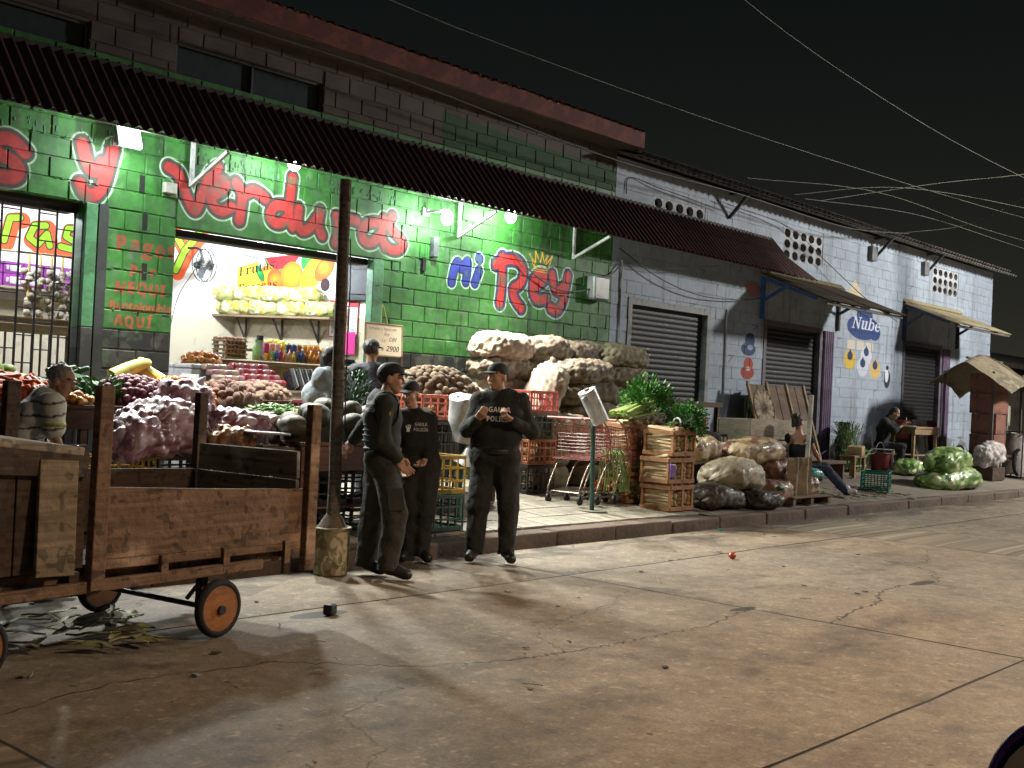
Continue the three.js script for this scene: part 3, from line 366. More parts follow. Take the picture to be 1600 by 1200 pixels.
    const gg = new THREE.ExtrudeGeometry(s, { depth: .09, bevelEnabled: false }); mesh('vent_block', gg.translate(L(a) + cw * (i + .5), y0 + ch * (j + .5), -.085), M([.48, .50, .54], .9), t);
  }
  mesh('dark_interior', vents.map(v => bx(v[1] - v[0], v[3] - v[2], .02, L((v[0] + v[1]) / 2), (v[2] + v[3]) / 2, -.2)), M([.02, .03, .035], .9), t);
  sh.forEach(([a, b, y0, y1], n) => {
    const fr = mesh('shutter_frame', [bx(.10, y1 - .3, .12, L(a) + .05, (y1 + .3) / 2, -.03), bx(.10, y1 - .3, .12, L(b) - .05, (y1 + .3) / 2, -.03), bx(b - a - .2, .10, .12, L((a + b) / 2), y1 - .05, -.03)], M(n ? [.13, .12, .15] : [.30, .31, .32], .7), t);
    const sm = M([[.008, .011, .014], [.008, .008, .011], [.008, .008, .011]][n], .6, { metalness: .1, bump: .003 }); for (let y = .36; y < y1 - .11; y += .085) mesh('shutter_slat', xf(new THREE.CylinderGeometry(.075, .075, b - a - .2, 6, 1, true, -.6, 1.2), L((a + b) / 2), y + .04, -.155, 0, 0, Math.PI / 2).rotateX(0), sm, t);
  });
  const pur = M([.12, .075, .15], .6); for (const x of [20.85, 26.85]) { const gs = []; for (let k = 0; k < 5; k++) gs.push(rod([L(x) - .16 + k * .08, .36, .03], [L(x) - .16 + k * .08, 3.0, .03], .042, .042, 8)); mesh('fluted_pilaster', gs, pur, t); }
  mesh('eave_sheet', corrugated(-.1, 16.3, .177, .028, [[6.3, -4.4], [5.2, .1], [5.08, .5]], 6), M([.24, .22, .20], .9, { bump: .006 }), t);
  mesh('eave_sheet', corrugated(-.1, 16.25, .177, .028, [[6.36, -4.4], [5.29, .06], [5.19, .40]], 6), M([.20, .185, .17], .9, { bump: .006 }), t);
  mesh('wall_plate', bx(16, .1, .1, 8, 5.11, -.05), M([.25, .24, .22], .9), t);
  for (const x of [16.99, 22.77, 25.5]) { mesh('eave_brace', [bar([L(x), 4.68, .02], [L(x), 5.10, .42], .05), bar([L(x), 5.10, .0], [L(x), 5.10, .44], .045)], M([.06, .065, .07], .7), t); if (x > 20) mesh('wall_box', rb(.26, .3, .10, L(x) - .16, 4.76, .06, .01), M([.16, .165, .17], .7), t); }
  for (const [x, y0, y1] of [[17.05, 1.4, 3.1], [13.98, 1.8, 3.6]]) mesh('conduit', rod([L(x), y0, .03], [L(x), y1, .03], .018), M([.4, .4, .42], .5), t);
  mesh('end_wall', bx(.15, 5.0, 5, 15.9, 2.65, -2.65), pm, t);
}
// small lean-to canopies over the shutters
function canopy(label, x0, x1, colS, colL, colR, yw, yf, zf) {
  const t = thing('shutter_canopy', label, 'awning', [x0, 0, W]), w = x1 - x0, pr = [[yw, .03], [yf, zf - W]];
  for (let i = 0; i < 4; i++) mesh('sheet', corrugated(i * w / 4 - .02, (i + 1) * w / 4 + .02, .1, .016, [[yw + rr(-.006, .006), .02], [yf + rr(-.01, .01), zf - W + rr(-.03, .03)]]), colS, t);
  mesh('wall_flashing', corrugated(-.03, w + .03, .1, .018, [[yw + .09, .012], [yw + .0, .11]]), M([.42, .36, .22], .85), t);
  const k = (x, c) => { const y = yw - .08, yo = lerp(yw, yf, .8) - .06, z = (zf - W) * .8; mesh('bracket', [bar([x, y, .04], [x, y - .75, .04], .07), bar([x, y - .02, .05], [x, yo, z], .07, .05), bar([x, y - .42, .05], [x, lerp(y, yo, .45), z * .45], .05)], c, t); };
  k(.05, colL); k(w - .1, colR);
  mesh('front_rail', bar([0, yf - .04, zf - W - .08], [w, yf - .04, zf - W - .08], .05), M([.16, .14, .11], .9), t);
}
canopy('rusty brown lean-to sheet on a bright blue bracket above the middle shutter', 18.16, 21.30, M([.11, .08, .055], .8, { bump: .004 }), M([.02, .10, .36], .5), M([.03, .03, .035], .6), 3.87, 3.34, -9.15);
canopy('yellowish corrugated lean-to above the far shutter', 24.34, 27.55, M([.42, .36, .22], .85, { bump: .004 }), M([.03, .05, .14], .5), M([.03, .03, .035], .6), 3.90, 3.42, -9.25);
// far end of the street: a dim wall and low roofs
{
  const t = thing('distant_house', 'dim low house beyond the end of the pale building', 'building', [40, 0, -15]); mesh('wall', [bx(22, 3.6, .3, 8, 1.8, 0), bx(.3, 3.6, 8, -3, 1.8, -4)], M([.25, .21, .16], .95), t); const rf = mesh('roof', bx(24, .15, 6, 8, 3.8, -1, .2), M([.10, .08, .06], .95), t);
  for (const x of [-1, 3, 8, 13]) { mesh('door', rb(1.2, 2.3, .06, x, 1.3, .17), M([.06, .05, .05], .8), t); }
  struct('far_pavement', bx(60, .12, 3, 58, .06, -10), M([.14, .12, .09], .95, { map: 'concrete' }));
}
// street lamps that stand outside the picture and light it; the last is added fill
function streetLamp(label, base, head, c, cd, cut) {
  const t = thing('street_lamp', label, 'street lamp', base), h = [head[0] - base[0], head[1], head[2] - base[2]];
  mesh('pole', rod([0, 0, 0], [0, h[1] - .3, 0], .13, .085, 14), M([.30, .29, .27], .9, { map: 'concrete' }), t); mesh('arm', tube([[0, h[1] - .6, 0], [h[0] * .4, h[1] + .05, h[2] * .4], [h[0], h[1] + .05, h[2]]], .03), M([.3, .3, .3], .5), t);
  mesh('luminaire', rb(.28, .1, .6, h[0], h[1] + .06, h[2], .03), M([.3, .3, .31], .5), t); mesh('lens', rb(.2, .02, .4, h[0], h[1] - .004, h[2], .005), glow(c, 8), t); cut ? beam(c, cd, [head[0], head[1] - .12, head[2]], [head[0], 0, head[2] - .3], cut) : point(c, cd, [head[0], head[1] - .12, head[2]], 22);
}
streetLamp('concrete street lamp pole at the kerb beyond the tarpaulin cart', [25.4, .1, -6.2], [26.4, 6.9, -2.2], 0xf6f2ea, LAMP.street);
streetLamp('street lamp across the road behind the viewer', [9.4, 0, 6.4], [7.4, 7.4, 2.6], 0xffdcb4, LAMP.near, 1.22);
streetLamp('added fill lamp on the opposite side further along the road', [20, 0, 7.4], [19.4, 8.6, 4.4], 0xf2ece4, LAMP.opposite, 1.3);  // unseen lamp added as fill, to soften shadows on the pale wall
// ---------- builders for market goods ----------
function worley(x, y, z) { let d1 = 9, d2 = 9, id = 0; const X = Math.floor(x), Y = Math.floor(y), Z = Math.floor(z); for (let i = -1; i < 2; i++) for (let j = -1; j < 2; j++) for (let k = -1; k < 2; k++) { const a = X + i, b = Y + j, c = Z + k, dx = a + .15 + .7 * hash3(a, b, c) - x, dy = b + .15 + .7 * hash3(a + 57, b, c) - y, dz = c + .15 + .7 * hash3(a, b + 31, c) - z, d = Math.hypot(dx, dy, dz); if (d < d1) { d2 = d1; d1 = d; id = hash3(a, b, c + 99); } else if (d < d2) d2 = d; } return [d1, d2, id]; }
const lin = c => { const k = new THREE.Color(c); return [k.r, k.g, k.b]; };
function sackGeo(L, H, D, cell, amp, cols, s, o = {}) { // a filled sack lying along x, lumpy with what is inside
  const { seg = 72, pinch = .8, sag = .12, flat = .55, film = 0 } = o, g = sph(1, seg, Math.round(seg * .7)), p = g.attributes.position, col = new Float32Array(p.count * 3), C = cols.map(lin);
  for (let i = 0; i < p.count; i++) {
    let x = p.getY(i), y = p.getZ(i), z = p.getX(i); const se = (v, e) => Math.sign(v) * Math.pow(Math.abs(v), e);
    const rad = Math.hypot(y, z) || 1e-6, ux = clamp(x, -1, 1), body = Math.pow(Math.max(0, 1 - Math.pow(Math.abs(ux), 3.4)), .5) + .015; let a = Math.atan2(y, z), cy = se(Math.sin(a), .8) * body, cz = se(Math.cos(a), .8) * body;
    let X = se(ux, .85) * L / 2 * (1 + .03 * Math.sin(s + a * 3)), Y = cy * H / 2, Z = cz * D / 2; if (Y < 0) Y *= flat + .3; Y -= sag * H * Math.pow(Math.abs(ux), 2.2); Y += .05 * H * Math.sin(ux * 4 + s); Z += .05 * D * Math.sin(ux * 3 + s * 2);
    const [d1, d2, id] = worley(X / cell + s, Y / cell + s * 2, Z / cell), bump = amp * (1 - clamp(d1 / .62) ** 2), nl = Math.hypot(X / L / L, Y / H / H, Z / D / D) || 1; const nx = X / L / L / nl, ny = Y / H / H / nl, nz = Z / D / D / nl, wr = film * (Math.abs(fbm(X * 16 + s, Y * 16, Z * 16, 3) - .5));
    X += nx * (bump + wr); Y += ny * (bump + wr); Z += nz * (bump + wr); p.setXYZ(i, X, Y, Z);
    const q = C[Math.floor(id * C.length) % C.length], m = .82 + .36 * hash3(i, s | 0, 3) * .4; for (let k = 0; k < 3; k++) col[i * 3 + k] = q[k] * m;
  }
  g.setAttribute('color', new THREE.BufferAttribute(col, 3)); g.computeVertexNormals(); return g;
}
const netM = new THREE.MeshPhysicalMaterial({ vertexColors: true, roughness: .82, map: TX.net, side: THREE.DoubleSide });
const jute = new THREE.MeshPhysicalMaterial({ vertexColors: true, roughness: .92, map: TX.grime, bumpMap: TX.bump, bumpScale: .004, side: THREE.DoubleSide });
const filmM = new THREE.MeshPhysicalMaterial({ vertexColors: true, roughness: .5, clearcoat: .55, clearcoatRoughness: .2, bumpMap: TX.bump, bumpScale: .006, side: THREE.DoubleSide });
const dullM = filmM.clone(); dullM.clearcoat = .16; dullM.roughness = .62;
const sackKinds = {
  white: [0, 1].map(s => sackGeo(.98, .36, .52, .064, .030, ['#aea28d', '#a0937d', '#b8ae9b', '#967c70', '#a28e7e'], 3 + s)),
  potato: [0, 1, 2].map(s => sackGeo(.95, .36, .52, .072, .034, ['#8a7e6c', '#76695a', '#9a8e7a', '#826c60', '#64584a'], 11 + s)),
  pale: [0, 1].map(s => sackGeo(1.1, .36, .56, .068, .030, ['#958970', '#857a60', '#a3977e', '#75755a'], 21 + s)),
  dark: [0, 1].map(s => sackGeo(1.0, .36, .54, .11, .026, ['#766955', '#665a48', '#82745e'], 31 + s)),
  jute: [0, 1].map(s => sackGeo(.9, .36, .54, .2, .012, ['#8d7d60', '#837355', '#75664c'], 41 + s)),
};
for (const k of Object.values(sackKinds)) k.forEach(g => triUV);
const tied = (L, s) => { const g = []; for (const e of [1]) g.push(xf(warp(new THREE.CylinderGeometry(.05, .012, .10, 9, 3, true), .016, 30, s), e * (L / 2 + .02), -.03, 0, 0, 0, -e * Math.PI / 2 - .3)); return g; };
function sack(kind, label, x, y, z, ry = 0, rz = 0, group, sc = 1) {
  const gs = sackKinds[kind], g = pick(gs), key = 'sack_' + kind + gs.indexOf(g); const t = thing('sack', label, 'sack', [x, y, z], ry, group); t.rotation.z = rz; t.scale.setScalar(sc);
  const L = { white: .98, potato: .95, pale: 1.2, dark: 1, jute: .9 }[kind]; if (!taken[key]) { taken[key] = prep(g.clone()); } const b = new THREE.Mesh(taken[key], kind === 'jute' ? jute : netM); b.name = 'body'; t.add(b);
  mesh('tied_mouth', tied(L, x), M([.35, .30, .22], .9), t); return t;
}
function crate(label, color, pos, ry = 0, o = {}) { // slotted plastic crate
  const { w = .54, h = .30, d = .36, n = 3, name = 'plastic_crate', group } = o, t = thing(name, label, 'crate', pos, ry, group), m = M(color, .45), b = .014;
  mesh('floor', rb(w - .02, .012, d - .02, 0, .012, 0, .004), m, t);
  const side = (L, ax) => { const gs = [rb(L, .035, b, 0, h - .018, 0, .004), rb(L, .045, b, 0, .024, 0, .004)], k = Math.max(3, Math.round(L / .1)); for (let i = 0; i <= k; i++) gs.push(rb(.016, h - .02, b, -L / 2 + .008 + (L - .016) * i / k, h / 2, 0, .003)); for (let j = 1; j < n; j++) gs.push(bx(L - .01, .016, b * .7, 0, h * j / n, 0)); return gs; };
  const place = (gs, x, z, ry) => mesh('side', gs.map(g => xf(g, x, 0, z, 0, ry, 0)), m, t);
  place(side(w), 0, d / 2, 0); place(side(w), 0, -d / 2, 0); place(side(d), w / 2, 0, Math.PI / 2); place(side(d), -w / 2, 0, Math.PI / 2); return t;
}
function heap(name, label, category, group, geos, matl, cx, cz, rx, rz, y, h, n, size, coreCol, o = {}) {
  const { flat = 1, slope = 0, ry = 0, lie = 0, box = 0 } = o, core = single(name + '_heap', (() => { const g = new THREE.SphereGeometry(1, 24, 10, 0, Math.PI * 2, 0, Math.PI / 2), p = g.attributes.position; for (let i = 0; i < p.count; i++) p.setXYZ(i, p.getX(i) * rx, p.getY(i) * Math.max(.01, h - size * .4), p.getZ(i) * rz); return warp(g, .012, 12, cx); })(), M(coreCol, .9), label.replace(/^\S+ /, 'packed mass under the '), category, [cx, y, cz]); core.userData = { kind: 'stuff', label: 'mass of ' + name.replace(/_/g, ' ') + 's filling the heap', category };
  const pts = []; let tries = 0; const md = size * 1.45; while (pts.length < n && tries++ < 9000) { let u = rr(-1, 1), v = rr(-1, 1); if (!box && u * u + v * v > 1) continue; const P = [u * rx * .97, v * rz * .97]; if (pts.every(q => Math.hypot(q[0] - P[0], (q[1] - P[1]) * .8) > md * (.8))) pts.push([...P, u, v]); }
  let k = 0; for (const [px, pz, u, v] of pts) { const r2 = clamp(u * u + v * v), yy = y + (h - size * .4) * Math.sqrt(Math.max(0, 1 - r2)) + size * .32 + rr(-.1, .1) * size; const m = new THREE.Mesh(geos[k % geos.length], matl[Math.floor(rnd() * matl.length)]); m.name = numbered(name); m.userData = { label, category, group }; m.position.set(cx + px, yy, cz + pz); m.rotation.set(lie ? rr(-.3, .3) : rr(0, 6), rr(0, 6), lie ? rr(-.3, .3) + lie : rr(0, 6)); m.scale.setScalar(rr(.85, 1.15)); scene.add(m); k++; }
}
const lump = (r, sx, sy, sz, amp, s, a = 12, b = 9) => prep(warp(xf(sph(r, a, b), 0, 0, 0, 0, 0, 0, [sx, sy, sz]), amp, 1.2 / r, s));
const G = {
  tuber: [0, 1, 2].map(s => lump(.042, 1.25, 1, .95, .006, s)), potato: [0, 1, 2].map(s => lump(.036, 1.35, 1, 1, .006, s + 5)), beet: [0, 1].map(s => lump(.036, 1, 1, 1, .004, s + 9)),
  tomato: [0, 1].map(s => lump(.036, 1.05, .88, 1.05, .002, s + 3)), orange: [lump(.035, 1, 1, 1, .001, 2)], pepper: [0, 1].map(s => lump(.045, .9, 1.1, .9, .008, s + 4)),
  squash: [0, 1].map(s => (() => { const g = sph(.11, 30, 16), p = g.attributes.position; for (let i = 0; i < p.count; i++) { const a = Math.atan2(p.getZ(i), p.getX(i)), k = 1 + .07 * Math.abs(Math.sin(a * 5)); p.setXYZ(i, p.getX(i) * k, p.getY(i) * .82, p.getZ(i) * k); } return prep(warp(g, .006, 9, s)); })()),
  carrot: [0, 1].map(s => prep(warp(new THREE.LatheGeometry([[0, -.085], [.008, -.08], [.016, -.04], [.021, .02], [.023, .06], [.018, .075], [0, .078]].map(q => new THREE.Vector2(...q)), 9), .004, 12, s))),
  cucumber: [0, 1].map(s => prep(warp(new THREE.CapsuleGeometry(.026, .15, 4, 9), .01, 8, s + 2))),
};
const leafGeo = (n, f, lw, ll, curl = .3) => { const p = []; for (let i = 0; i < n; i++) { const [x, y, z, dx, dy, dz] = f(i), d = new THREE.Vector3(dx, dy, dz).normalize(), s = new THREE.Vector3(rr(-1, 1), rr(-1, 1), rr(-1, 1)).cross(d).normalize(), up = s.clone().cross(d), l = ll * rr(.7, 1.3), w = lw * rr(.7, 1.3), O = new THREE.Vector3(x, y, z), A = O.clone().addScaledVector(d, l * .5).addScaledVector(s, w).addScaledVector(up, curl * w), B = O.clone().addScaledVector(d, l * .5).addScaledVector(s, -w).addScaledVector(up, curl * w), T = O.clone().addScaledVector(d, l).addScaledVector(up, -curl * w), Mi = O.clone().addScaledVector(d, l * .5); for (const [a, b, c] of [[O, A, Mi], [A, T, Mi], [O, Mi, B], [Mi, T, B]]) p.push(a.x, a.y, a.z, b.x, b.y, b.z, c.x, c.y, c.z); } const g = new THREE.BufferGeometry(); g.setAttribute('position', new THREE.Float32BufferAttribute(p, 3)); g.computeVertexNormals(); return g; };
const leafM = c => M(c, .55, { transmission: 0, map: 'grime' });

// ---------- stall of vegetables in front of the shop ----------
const wood = { dark: M([.085, .052, .036], .85, { map: 'wood', bump: .004 }), red: M([.17, .075, .045], .8, { map: 'wood', bump: .004 }), grey: M([.26, .235, .20], .88, { map: 'wood', bump: .005 }), tan: M([.40, .29, .17], .8, { map: 'wood', bump: .004 }), pale: M([.50, .45, .36], .85, { map: 'wood', bump: .004 }), honey: M([.42, .24, .09], .6, { map: 'wood', bump: .002 }), crate: M([.48, .25, .11], .8, { map: 'wood', bump: .004 }), mid: M([.19, .13, .09], .85, { map: 'wood', bump: .004 }) };
function table(name, label, x0, x1, z0, z1, y, wm, o = {}) { // z0 back, z1 front
  const { apron = .15, th = .03, legs = [[0, 0], [1, 0], [0, 1], [1, 1]], planks = 4, shelf } = o, t = thing(name, label, 'table', [(x0 + x1) / 2, 0, (z0 + z1) / 2]), w = x1 - x0, d = z1 - z0;
  for (let i = 0; i < planks; i++) mesh('plank', warp(rb(w, th, d / planks - .006, 0, y - th / 2, -d / 2 + d / planks * (i + .5), .004), .004, 3, i), wm, t);
  if (apron) { mesh('apron', rb(w, apron, .025, 0, y - th - apron / 2, d / 2 - .03, .005), wm, t); mesh('apron', rb(w, apron, .025, 0, y - th - apron / 2, -d / 2 + .03, .005), wm, t); }
  for (const [a, b] of legs) { const lx = lerp(-w / 2 + .05, w / 2 - .05, a), lz = lerp(-d / 2 + .07, d / 2 - .07, b), f = sideY((z0 + z1) / 2 + lz); mesh('leg', bar([lx, f, lz], [lx, y - th, lz], .06), wm, t); }
  if (shelf) mesh('shelf', rb(w - .1, .02, d - .1, 0, shelf, 0), wm, t); return t;
}
table('vegetable_stall', 'long brown plank stall loaded with carrots, beets and tomatoes', 3.2, 6.75, -10.0, -8.9, 1.20, wood.dark, { apron: .17, legs: [[0, 0], [1, 0], [0, 1], [1, 1], [.4, 1], [.7, 1]] });
heap('carrot', 'orange carrot in the heap behind the seated man', 'carrot', 'carrots on the stall', G.carrot, [M([.75, .17, .03], .5), M([.68, .13, .03], .5)], 4.15, -9.3, .42, .36, 1.19, .24, 70, .034, [.45, .10, .03], { lie: 1.5 });
heap('cucumber', 'dark green cucumber heaped beside the carrots', 'cucumber', 'cucumbers on the stall', G.cucumber, [M([.035, .13, .03], .45), M([.06, .18, .04], .45)], 4.76, -9.55, .24, .3, 1.19, .32, 24, .05, [.03, .09, .02], { lie: 1.5 });
{ const t = thing('leafy_greens', 'frilly green leaf bunches between cucumbers and beets', 'vegetables', [4.92, 1.2, -9.25]); mesh('leaves', leafGeo(520, i => { const a = rr(0, 6.28), b = rr(0, 1), r = .19 * Math.cbrt(rnd()); return [Math.cos(a) * r * 1.1, b * .26 * Math.sqrt(1 - (r / .2) ** 2 || 0) || .02, Math.sin(a) * r, Math.cos(a), rr(.1, 1), Math.sin(a)]; }, .022, .07), leafM([.06, .2, .05]), t); mesh('stalks', [0, 1, 2, 3, 4, 5].map(i => rod([0, .01, 0], [rr(-.16, .16), .03, rr(.05, .2)], .01)), M([.3, .45, .15], .6), t); }
heap('yellow_pepper', 'plump yellow pepper at the front edge of the stall', 'pepper', 'yellow peppers on the stall', G.pepper, [M([.75, .42, .03], .3), M([.7, .33, .03], .3)], 4.60, -9.02, .14, .10, 1.19, .09, 7, .05, [.2, .12, .02]);
heap('beet', 'round purple beet heaped between the greens and tomatoes', 'beet', 'beets on the stall', G.beet, [M([.30, .08, .11], .55), M([.36, .11, .15], .55), M([.25, .06, .08], .6)], 5.24, -9.3, .36, .38, 1.19, .26, 110, .036, [.16, .04, .06]);
heap('tomato', 'ripe orange red tomato heaped on the stall', 'tomato', 'tomatoes on the stall', G.tomato, [M([.70, .09, .02], .3), M([.78, .20, .03], .3), M([.80, .30, .03], .3)], 5.78, -9.42, .36, .36, 1.19, .27, 90, .037, [.4, .07, .02]);
heap('reddish_potato', 'dusty reddish potato heaped beside the tomatoes', 'potato', 'reddish potatoes', G.potato, [M([.26, .14, .11], .9), M([.32, .18, .13], .9)], 6.35, -9.5, .34, .36, 1.19, .25, 70, .038, [.14, .08, .06]);
{ const gm = M([.62, .62, .14], .45); for (const [a, b, c, l] of [[[5.28, 1.42, -9.75], [5.50, 1.55, -9.72], [5.66, 1.60, -9.7], 'fat yellow green gourd lying on top with its tip to the right'], [[5.78, 1.40, -9.72], [5.62, 1.52, -9.74], [5.56, 1.64, -9.76], 'yellow green gourd crossing behind with its tip up']]) { const c3 = new THREE.CatmullRomCurve3([a, b, c].map(q => new THREE.Vector3(...q))), g = new THREE.TubeGeometry(c3, 20, 1, 12), p = g.attributes.position; for (let i = 0; i <= 20; i++) { const o = c3.getPointAt(i / 20), r = i === 0 || i === 20 ? .004 : .07 * Math.pow(1 - i / 20, .55) + .022; for (let j = 0; j <= 12; j++) { const k = i * 13 + j; p.setXYZ(k, o.x + (p.getX(k) - o.x) * r, o.y + (p.getY(k) - o.y) * r, o.z + (p.getZ(k) - o.z) * r); } } g.computeVertexNormals(); single('gourd', g, gm, l, 'gourd'); } }
// bags of red onions standing on crates
crate('yellow plastic crate under the red onion bags', [.55, .36, .04], [4.62, sideY(-8.42) + .31, -8.42], .05); crate('black plastic crate below the yellow one', [.02, .02, .022], [4.62, sideY(-8.42), -8.42], 0);
[[5.18, 0], [5.18, 1], [5.74, 0], [5.74, 1], [6.3, 0]].forEach(([x, k], i) => crate(['black crate on the pavement under the middle onion bag', 'black crate holding up the middle onion bag', 'black crate at ground level below the second onion bags', 'black crate supporting the second onion bags', 'black crate at the right end of the onion bag row'][i], [.018, .019, .022], [x, sideY(-8.42) + .31 * k, -8.42 - .01 * i]));
{ const on = ['#a27a84', '#8a606c', '#b3939a', '#7c535f', '#b8a0a4']; const put = (label, L, H, D, x, y, z, ry, rz, s, cols = on) => { const t = thing('onion_bag', label, 'bag', [x, y, z], ry); mesh('filled_bag', sackGeo(L, H, D, .082, .038, cols, s, { film: .035, pinch: .6 }), filmM, t); const rf = M([.75, .72, .76], .25, { transmission: .35, thickness: 0 }); mesh('plastic_ruffle', xf(warp(new THREE.ConeGeometry(.09, .16, 9, 4, true), .025, 14, s), L * .36, H * .42, 0, 0, 0, -.6), rf, t); mesh('plastic_ruffle', xf(warp(new THREE.ConeGeometry(.07, .14, 9, 4, true), .025, 14, s + 3), -L * .44, H * .2, 0, 0, 0, .9), rf, t); t.rotation.z = rz; };
  put('big clear bag of red onions at the left of the row', .85, .44, .4, 4.98, 1.04, -8.3, .05, -.06, 1); put('slumped clear bag of red onions leaning on the left bag', .55, .36, .34, 4.72, .98, -8.18, .1, .12, 2); put('clear bag of red onions standing behind with a twisted top', .5, .42, .3, 5.28, 1.22, -8.52, 0, .15, 3); put('long clear bag of dark red onions right of the cart post', .72, .36, .4, 5.78, 1.02, -8.35, 0, -.05, 4); put('clear bag of brown onions in front of the dark ones', .42, .28, .3, 5.52, .93, -8.15, 0, 0, 5, ['#9a6840', '#8a5a38', '#a8784c']); put('dull greenish bag of produce at the end of the onion bags', .46, .28, .34, 6.3, .98, -8.4, 0, 0, 6, ['#4a4f48', '#5a5f52', '#3c4038']); }
table('low_scale_table', 'low grey plank table carrying the small scale', 5.4, 6.0, -8.12, -7.82, .92, wood.grey, { apron: .06, planks: 2 });
{ const t = thing('tray_scale', 'small metal tray scale on the low table behind the cart', 'scale', [5.74, .92, -7.95]); mesh('tray', rb(.36, .022, .2, 0, .115, 0, .01, 0, 0, -.05), M([.65, .68, .68], .35, { metalness: .6 }), t); mesh('column', rod([0, .02, 0], [0, .11, 0], .018), M([.5, .5, .5], .4, { metalness: .5 }), t); mesh('foot', rb(.16, .02, .12, 0, .01, 0, .008), M([.5, .5, .5], .4, { metalness: .5 }), t); }
// potatoes, crates and trays reaching into the doorway
table('inner_stall', 'reddish plank stall of potatoes at the shop doorway', 6.85, 7.75, -10.45, -9.7, 1.28, wood.red, { apron: .10 });
heap('brown_potato', 'small brown potato heaped at the shop doorway', 'potato', 'potatoes at the doorway', G.potato, [M([.30, .19, .14], .9), M([.36, .23, .16], .9)], 7.12, -10.05, .36, .3, 1.27, .17, 75, .036, [.16, .10, .07]);
crate('dark red crate at the right end of the doorway stall', [.22, .05, .06], [7.52, 1.28 - .2, -9.55], 0, { w: .42, h: .22, d: .3 });
table('bean_stand', 'pale board stand with green beans behind the cart post', 6.2, 6.98, -9.2, -8.75, 1.16, wood.pale, { apron: .05, planks: 3 });
heap('green_bean', 'thin green bean spread on the pale board', 'bean', 'green beans on the board', [prep(warp(new THREE.CapsuleGeometry(.008, .1, 3, 6), .006, 14, 1))], [M([.16, .34, .07], .5), M([.22, .40, .10], .5)], 6.58, -8.98, .34, .18, 1.16, .09, 90, .02, [.10, .2, .05], { lie: 1.57 });
heap('yellow_potato', 'pale yellow potato piled beside the wooden pole', 'potato', 'yellow potatoes beside the pole', G.potato, [M([.62, .52, .25], .8)], 6.5, -8.5, .17, .16, 1.02, .18, 26, .04, [.3, .25, .12]);
table('squash_stall', 'low reddish stall with squashes between the pole and the officers', 5.95, 7.25, -8.4, -7.72, .97, wood.red, { apron: .22, shelf: .40 });
heap('squash', 'ribbed dark green squash on the low stall', 'squash', 'squashes on the low stall', G.squash, [M([.10, .10, .065], .6), M([.15, .13, .08], .6), M([.07, .08, .05], .6)], 6.55, -8.06, .58, .30, .97, .30, 16, .12, [.05, .05, .035], { lie: .01 });
[[6.3, .41], [6.9, .41], [6.28, .155], [6.9, .155]].forEach(([x, y], i) => crate(['black crate on the shelf left of the officers under the squashes', 'black crate on the shelf behind the officer in the vest', 'black crate on the ground by the pole bucket', 'black crate on the ground behind the officer in the vest'][i], [.02, .024, .026], [x, y, -8.05], 0, { h: i > 1 ? .22 : .3 }));
crate('teal crate on the stall behind the officer in the vest', [.03, .17, .17], [7.1, .97, -8.2], 0, { w: .4, h: .26, d: .34 });
{ const t = thing('herb_bunch', 'feathery dark green herb bunch behind the officer in the vest', 'herbs', [7.1, 1.18, -8.5]); mesh('leaves', leafGeo(700, i => { const a = rr(0, 6.28), h = rr(0, .42), r = .2 * Math.sqrt(rnd()) * (1 - h * .9); return [Math.cos(a) * r, h, Math.sin(a) * r, Math.cos(a), .9, Math.sin(a)]; }, .008, .055), leafM([.03, .11, .03]), t); mesh('stems', Array.from({ length: 12 }, () => rod([rr(-.05, .05), -.2, rr(-.05, .05)], [rr(-.12, .12), .25, rr(-.12, .12)], .004, .003, 5)), M([.08, .2, .05], .6), t); }
// crates beside the officers and the heap of brown tubers
crate('green crate at the bottom of the stack by the kerb', [.02, .09, .06], [7.46, sideY(-7.7), -7.72], .03, { h: .34, w: .5, d: .4 }); crate('yellow crate standing on the green crate by the kerb', [.5, .33, .03], [7.46, sideY(-7.7) + .345, -7.72], 0, { h: .36, w: .5, d: .4 });
[[7.95, 0], [7.95, 1]].forEach(([x, k]) => crate(k ? 'black crate under the orange red crate of tubers' : 'lowest black crate under the heap of brown tubers', [.022, .024, .027], [x + .16, sideY(-8.5) + k * .47, -8.5], 0, { h: .46, w: .6, d: .45, n: 4 })); crate('orange red crate at the front of the brown tuber heap', [.55, .13, .07], [8.11, sideY(-8.5) + .94, -8.5], 0, { h: .26, w: .54, d: .42 });
table('tuber_bench', 'low dark bench under the heap of brown tubers', 8.0, 9.5, -9.4, -8.72, 1.12, wood.dark, { apron: .3 });
heap('brown_tuber', 'hairy brown tuber in the large heap beside the price board', 'tuber', 'brown tubers in the large heap', G.tuber, [M([.33, .235, .155], .95), M([.42, .31, .21], .95), M([.27, .19, .125], .95), M([.48, .37, .26], .95)], 8.62, -8.95, .70, .46, 1.12, .58, 260, .043, [.13, .09, .06]);
single('cardboard_sign', rb(.2, .26, .012, 0, 0, 0, .003), M([.42, .28, .14], .9), 'brown cardboard scrap between the officer in front and the tubers', 'cardboard', [7.82, 1.16, -8.22], [-.1, .1, 0]);
crate('red crate standing on its side behind the front officer', [.42, .05, .05], [10.55, 1.24, -9.15], 0, { w: .5, h: .28, d: .3 }); crate('dark green crate under the red crate', [.02, .07, .04], [10.55, .93, -9.15], 0, { w: .5, h: .31, d: .3 }); crate('orange crate low behind the front officer', [.42, .15, .07], [10.55, .62, -9.15], 0, { w: .5, h: .31, d: .3 }); crate('black crate at the foot of the crates behind the front officer', [.03, .03, .03], [10.55, sideY(-9.15), -9.15], 0, { w: .5, h: .34, d: .3 });
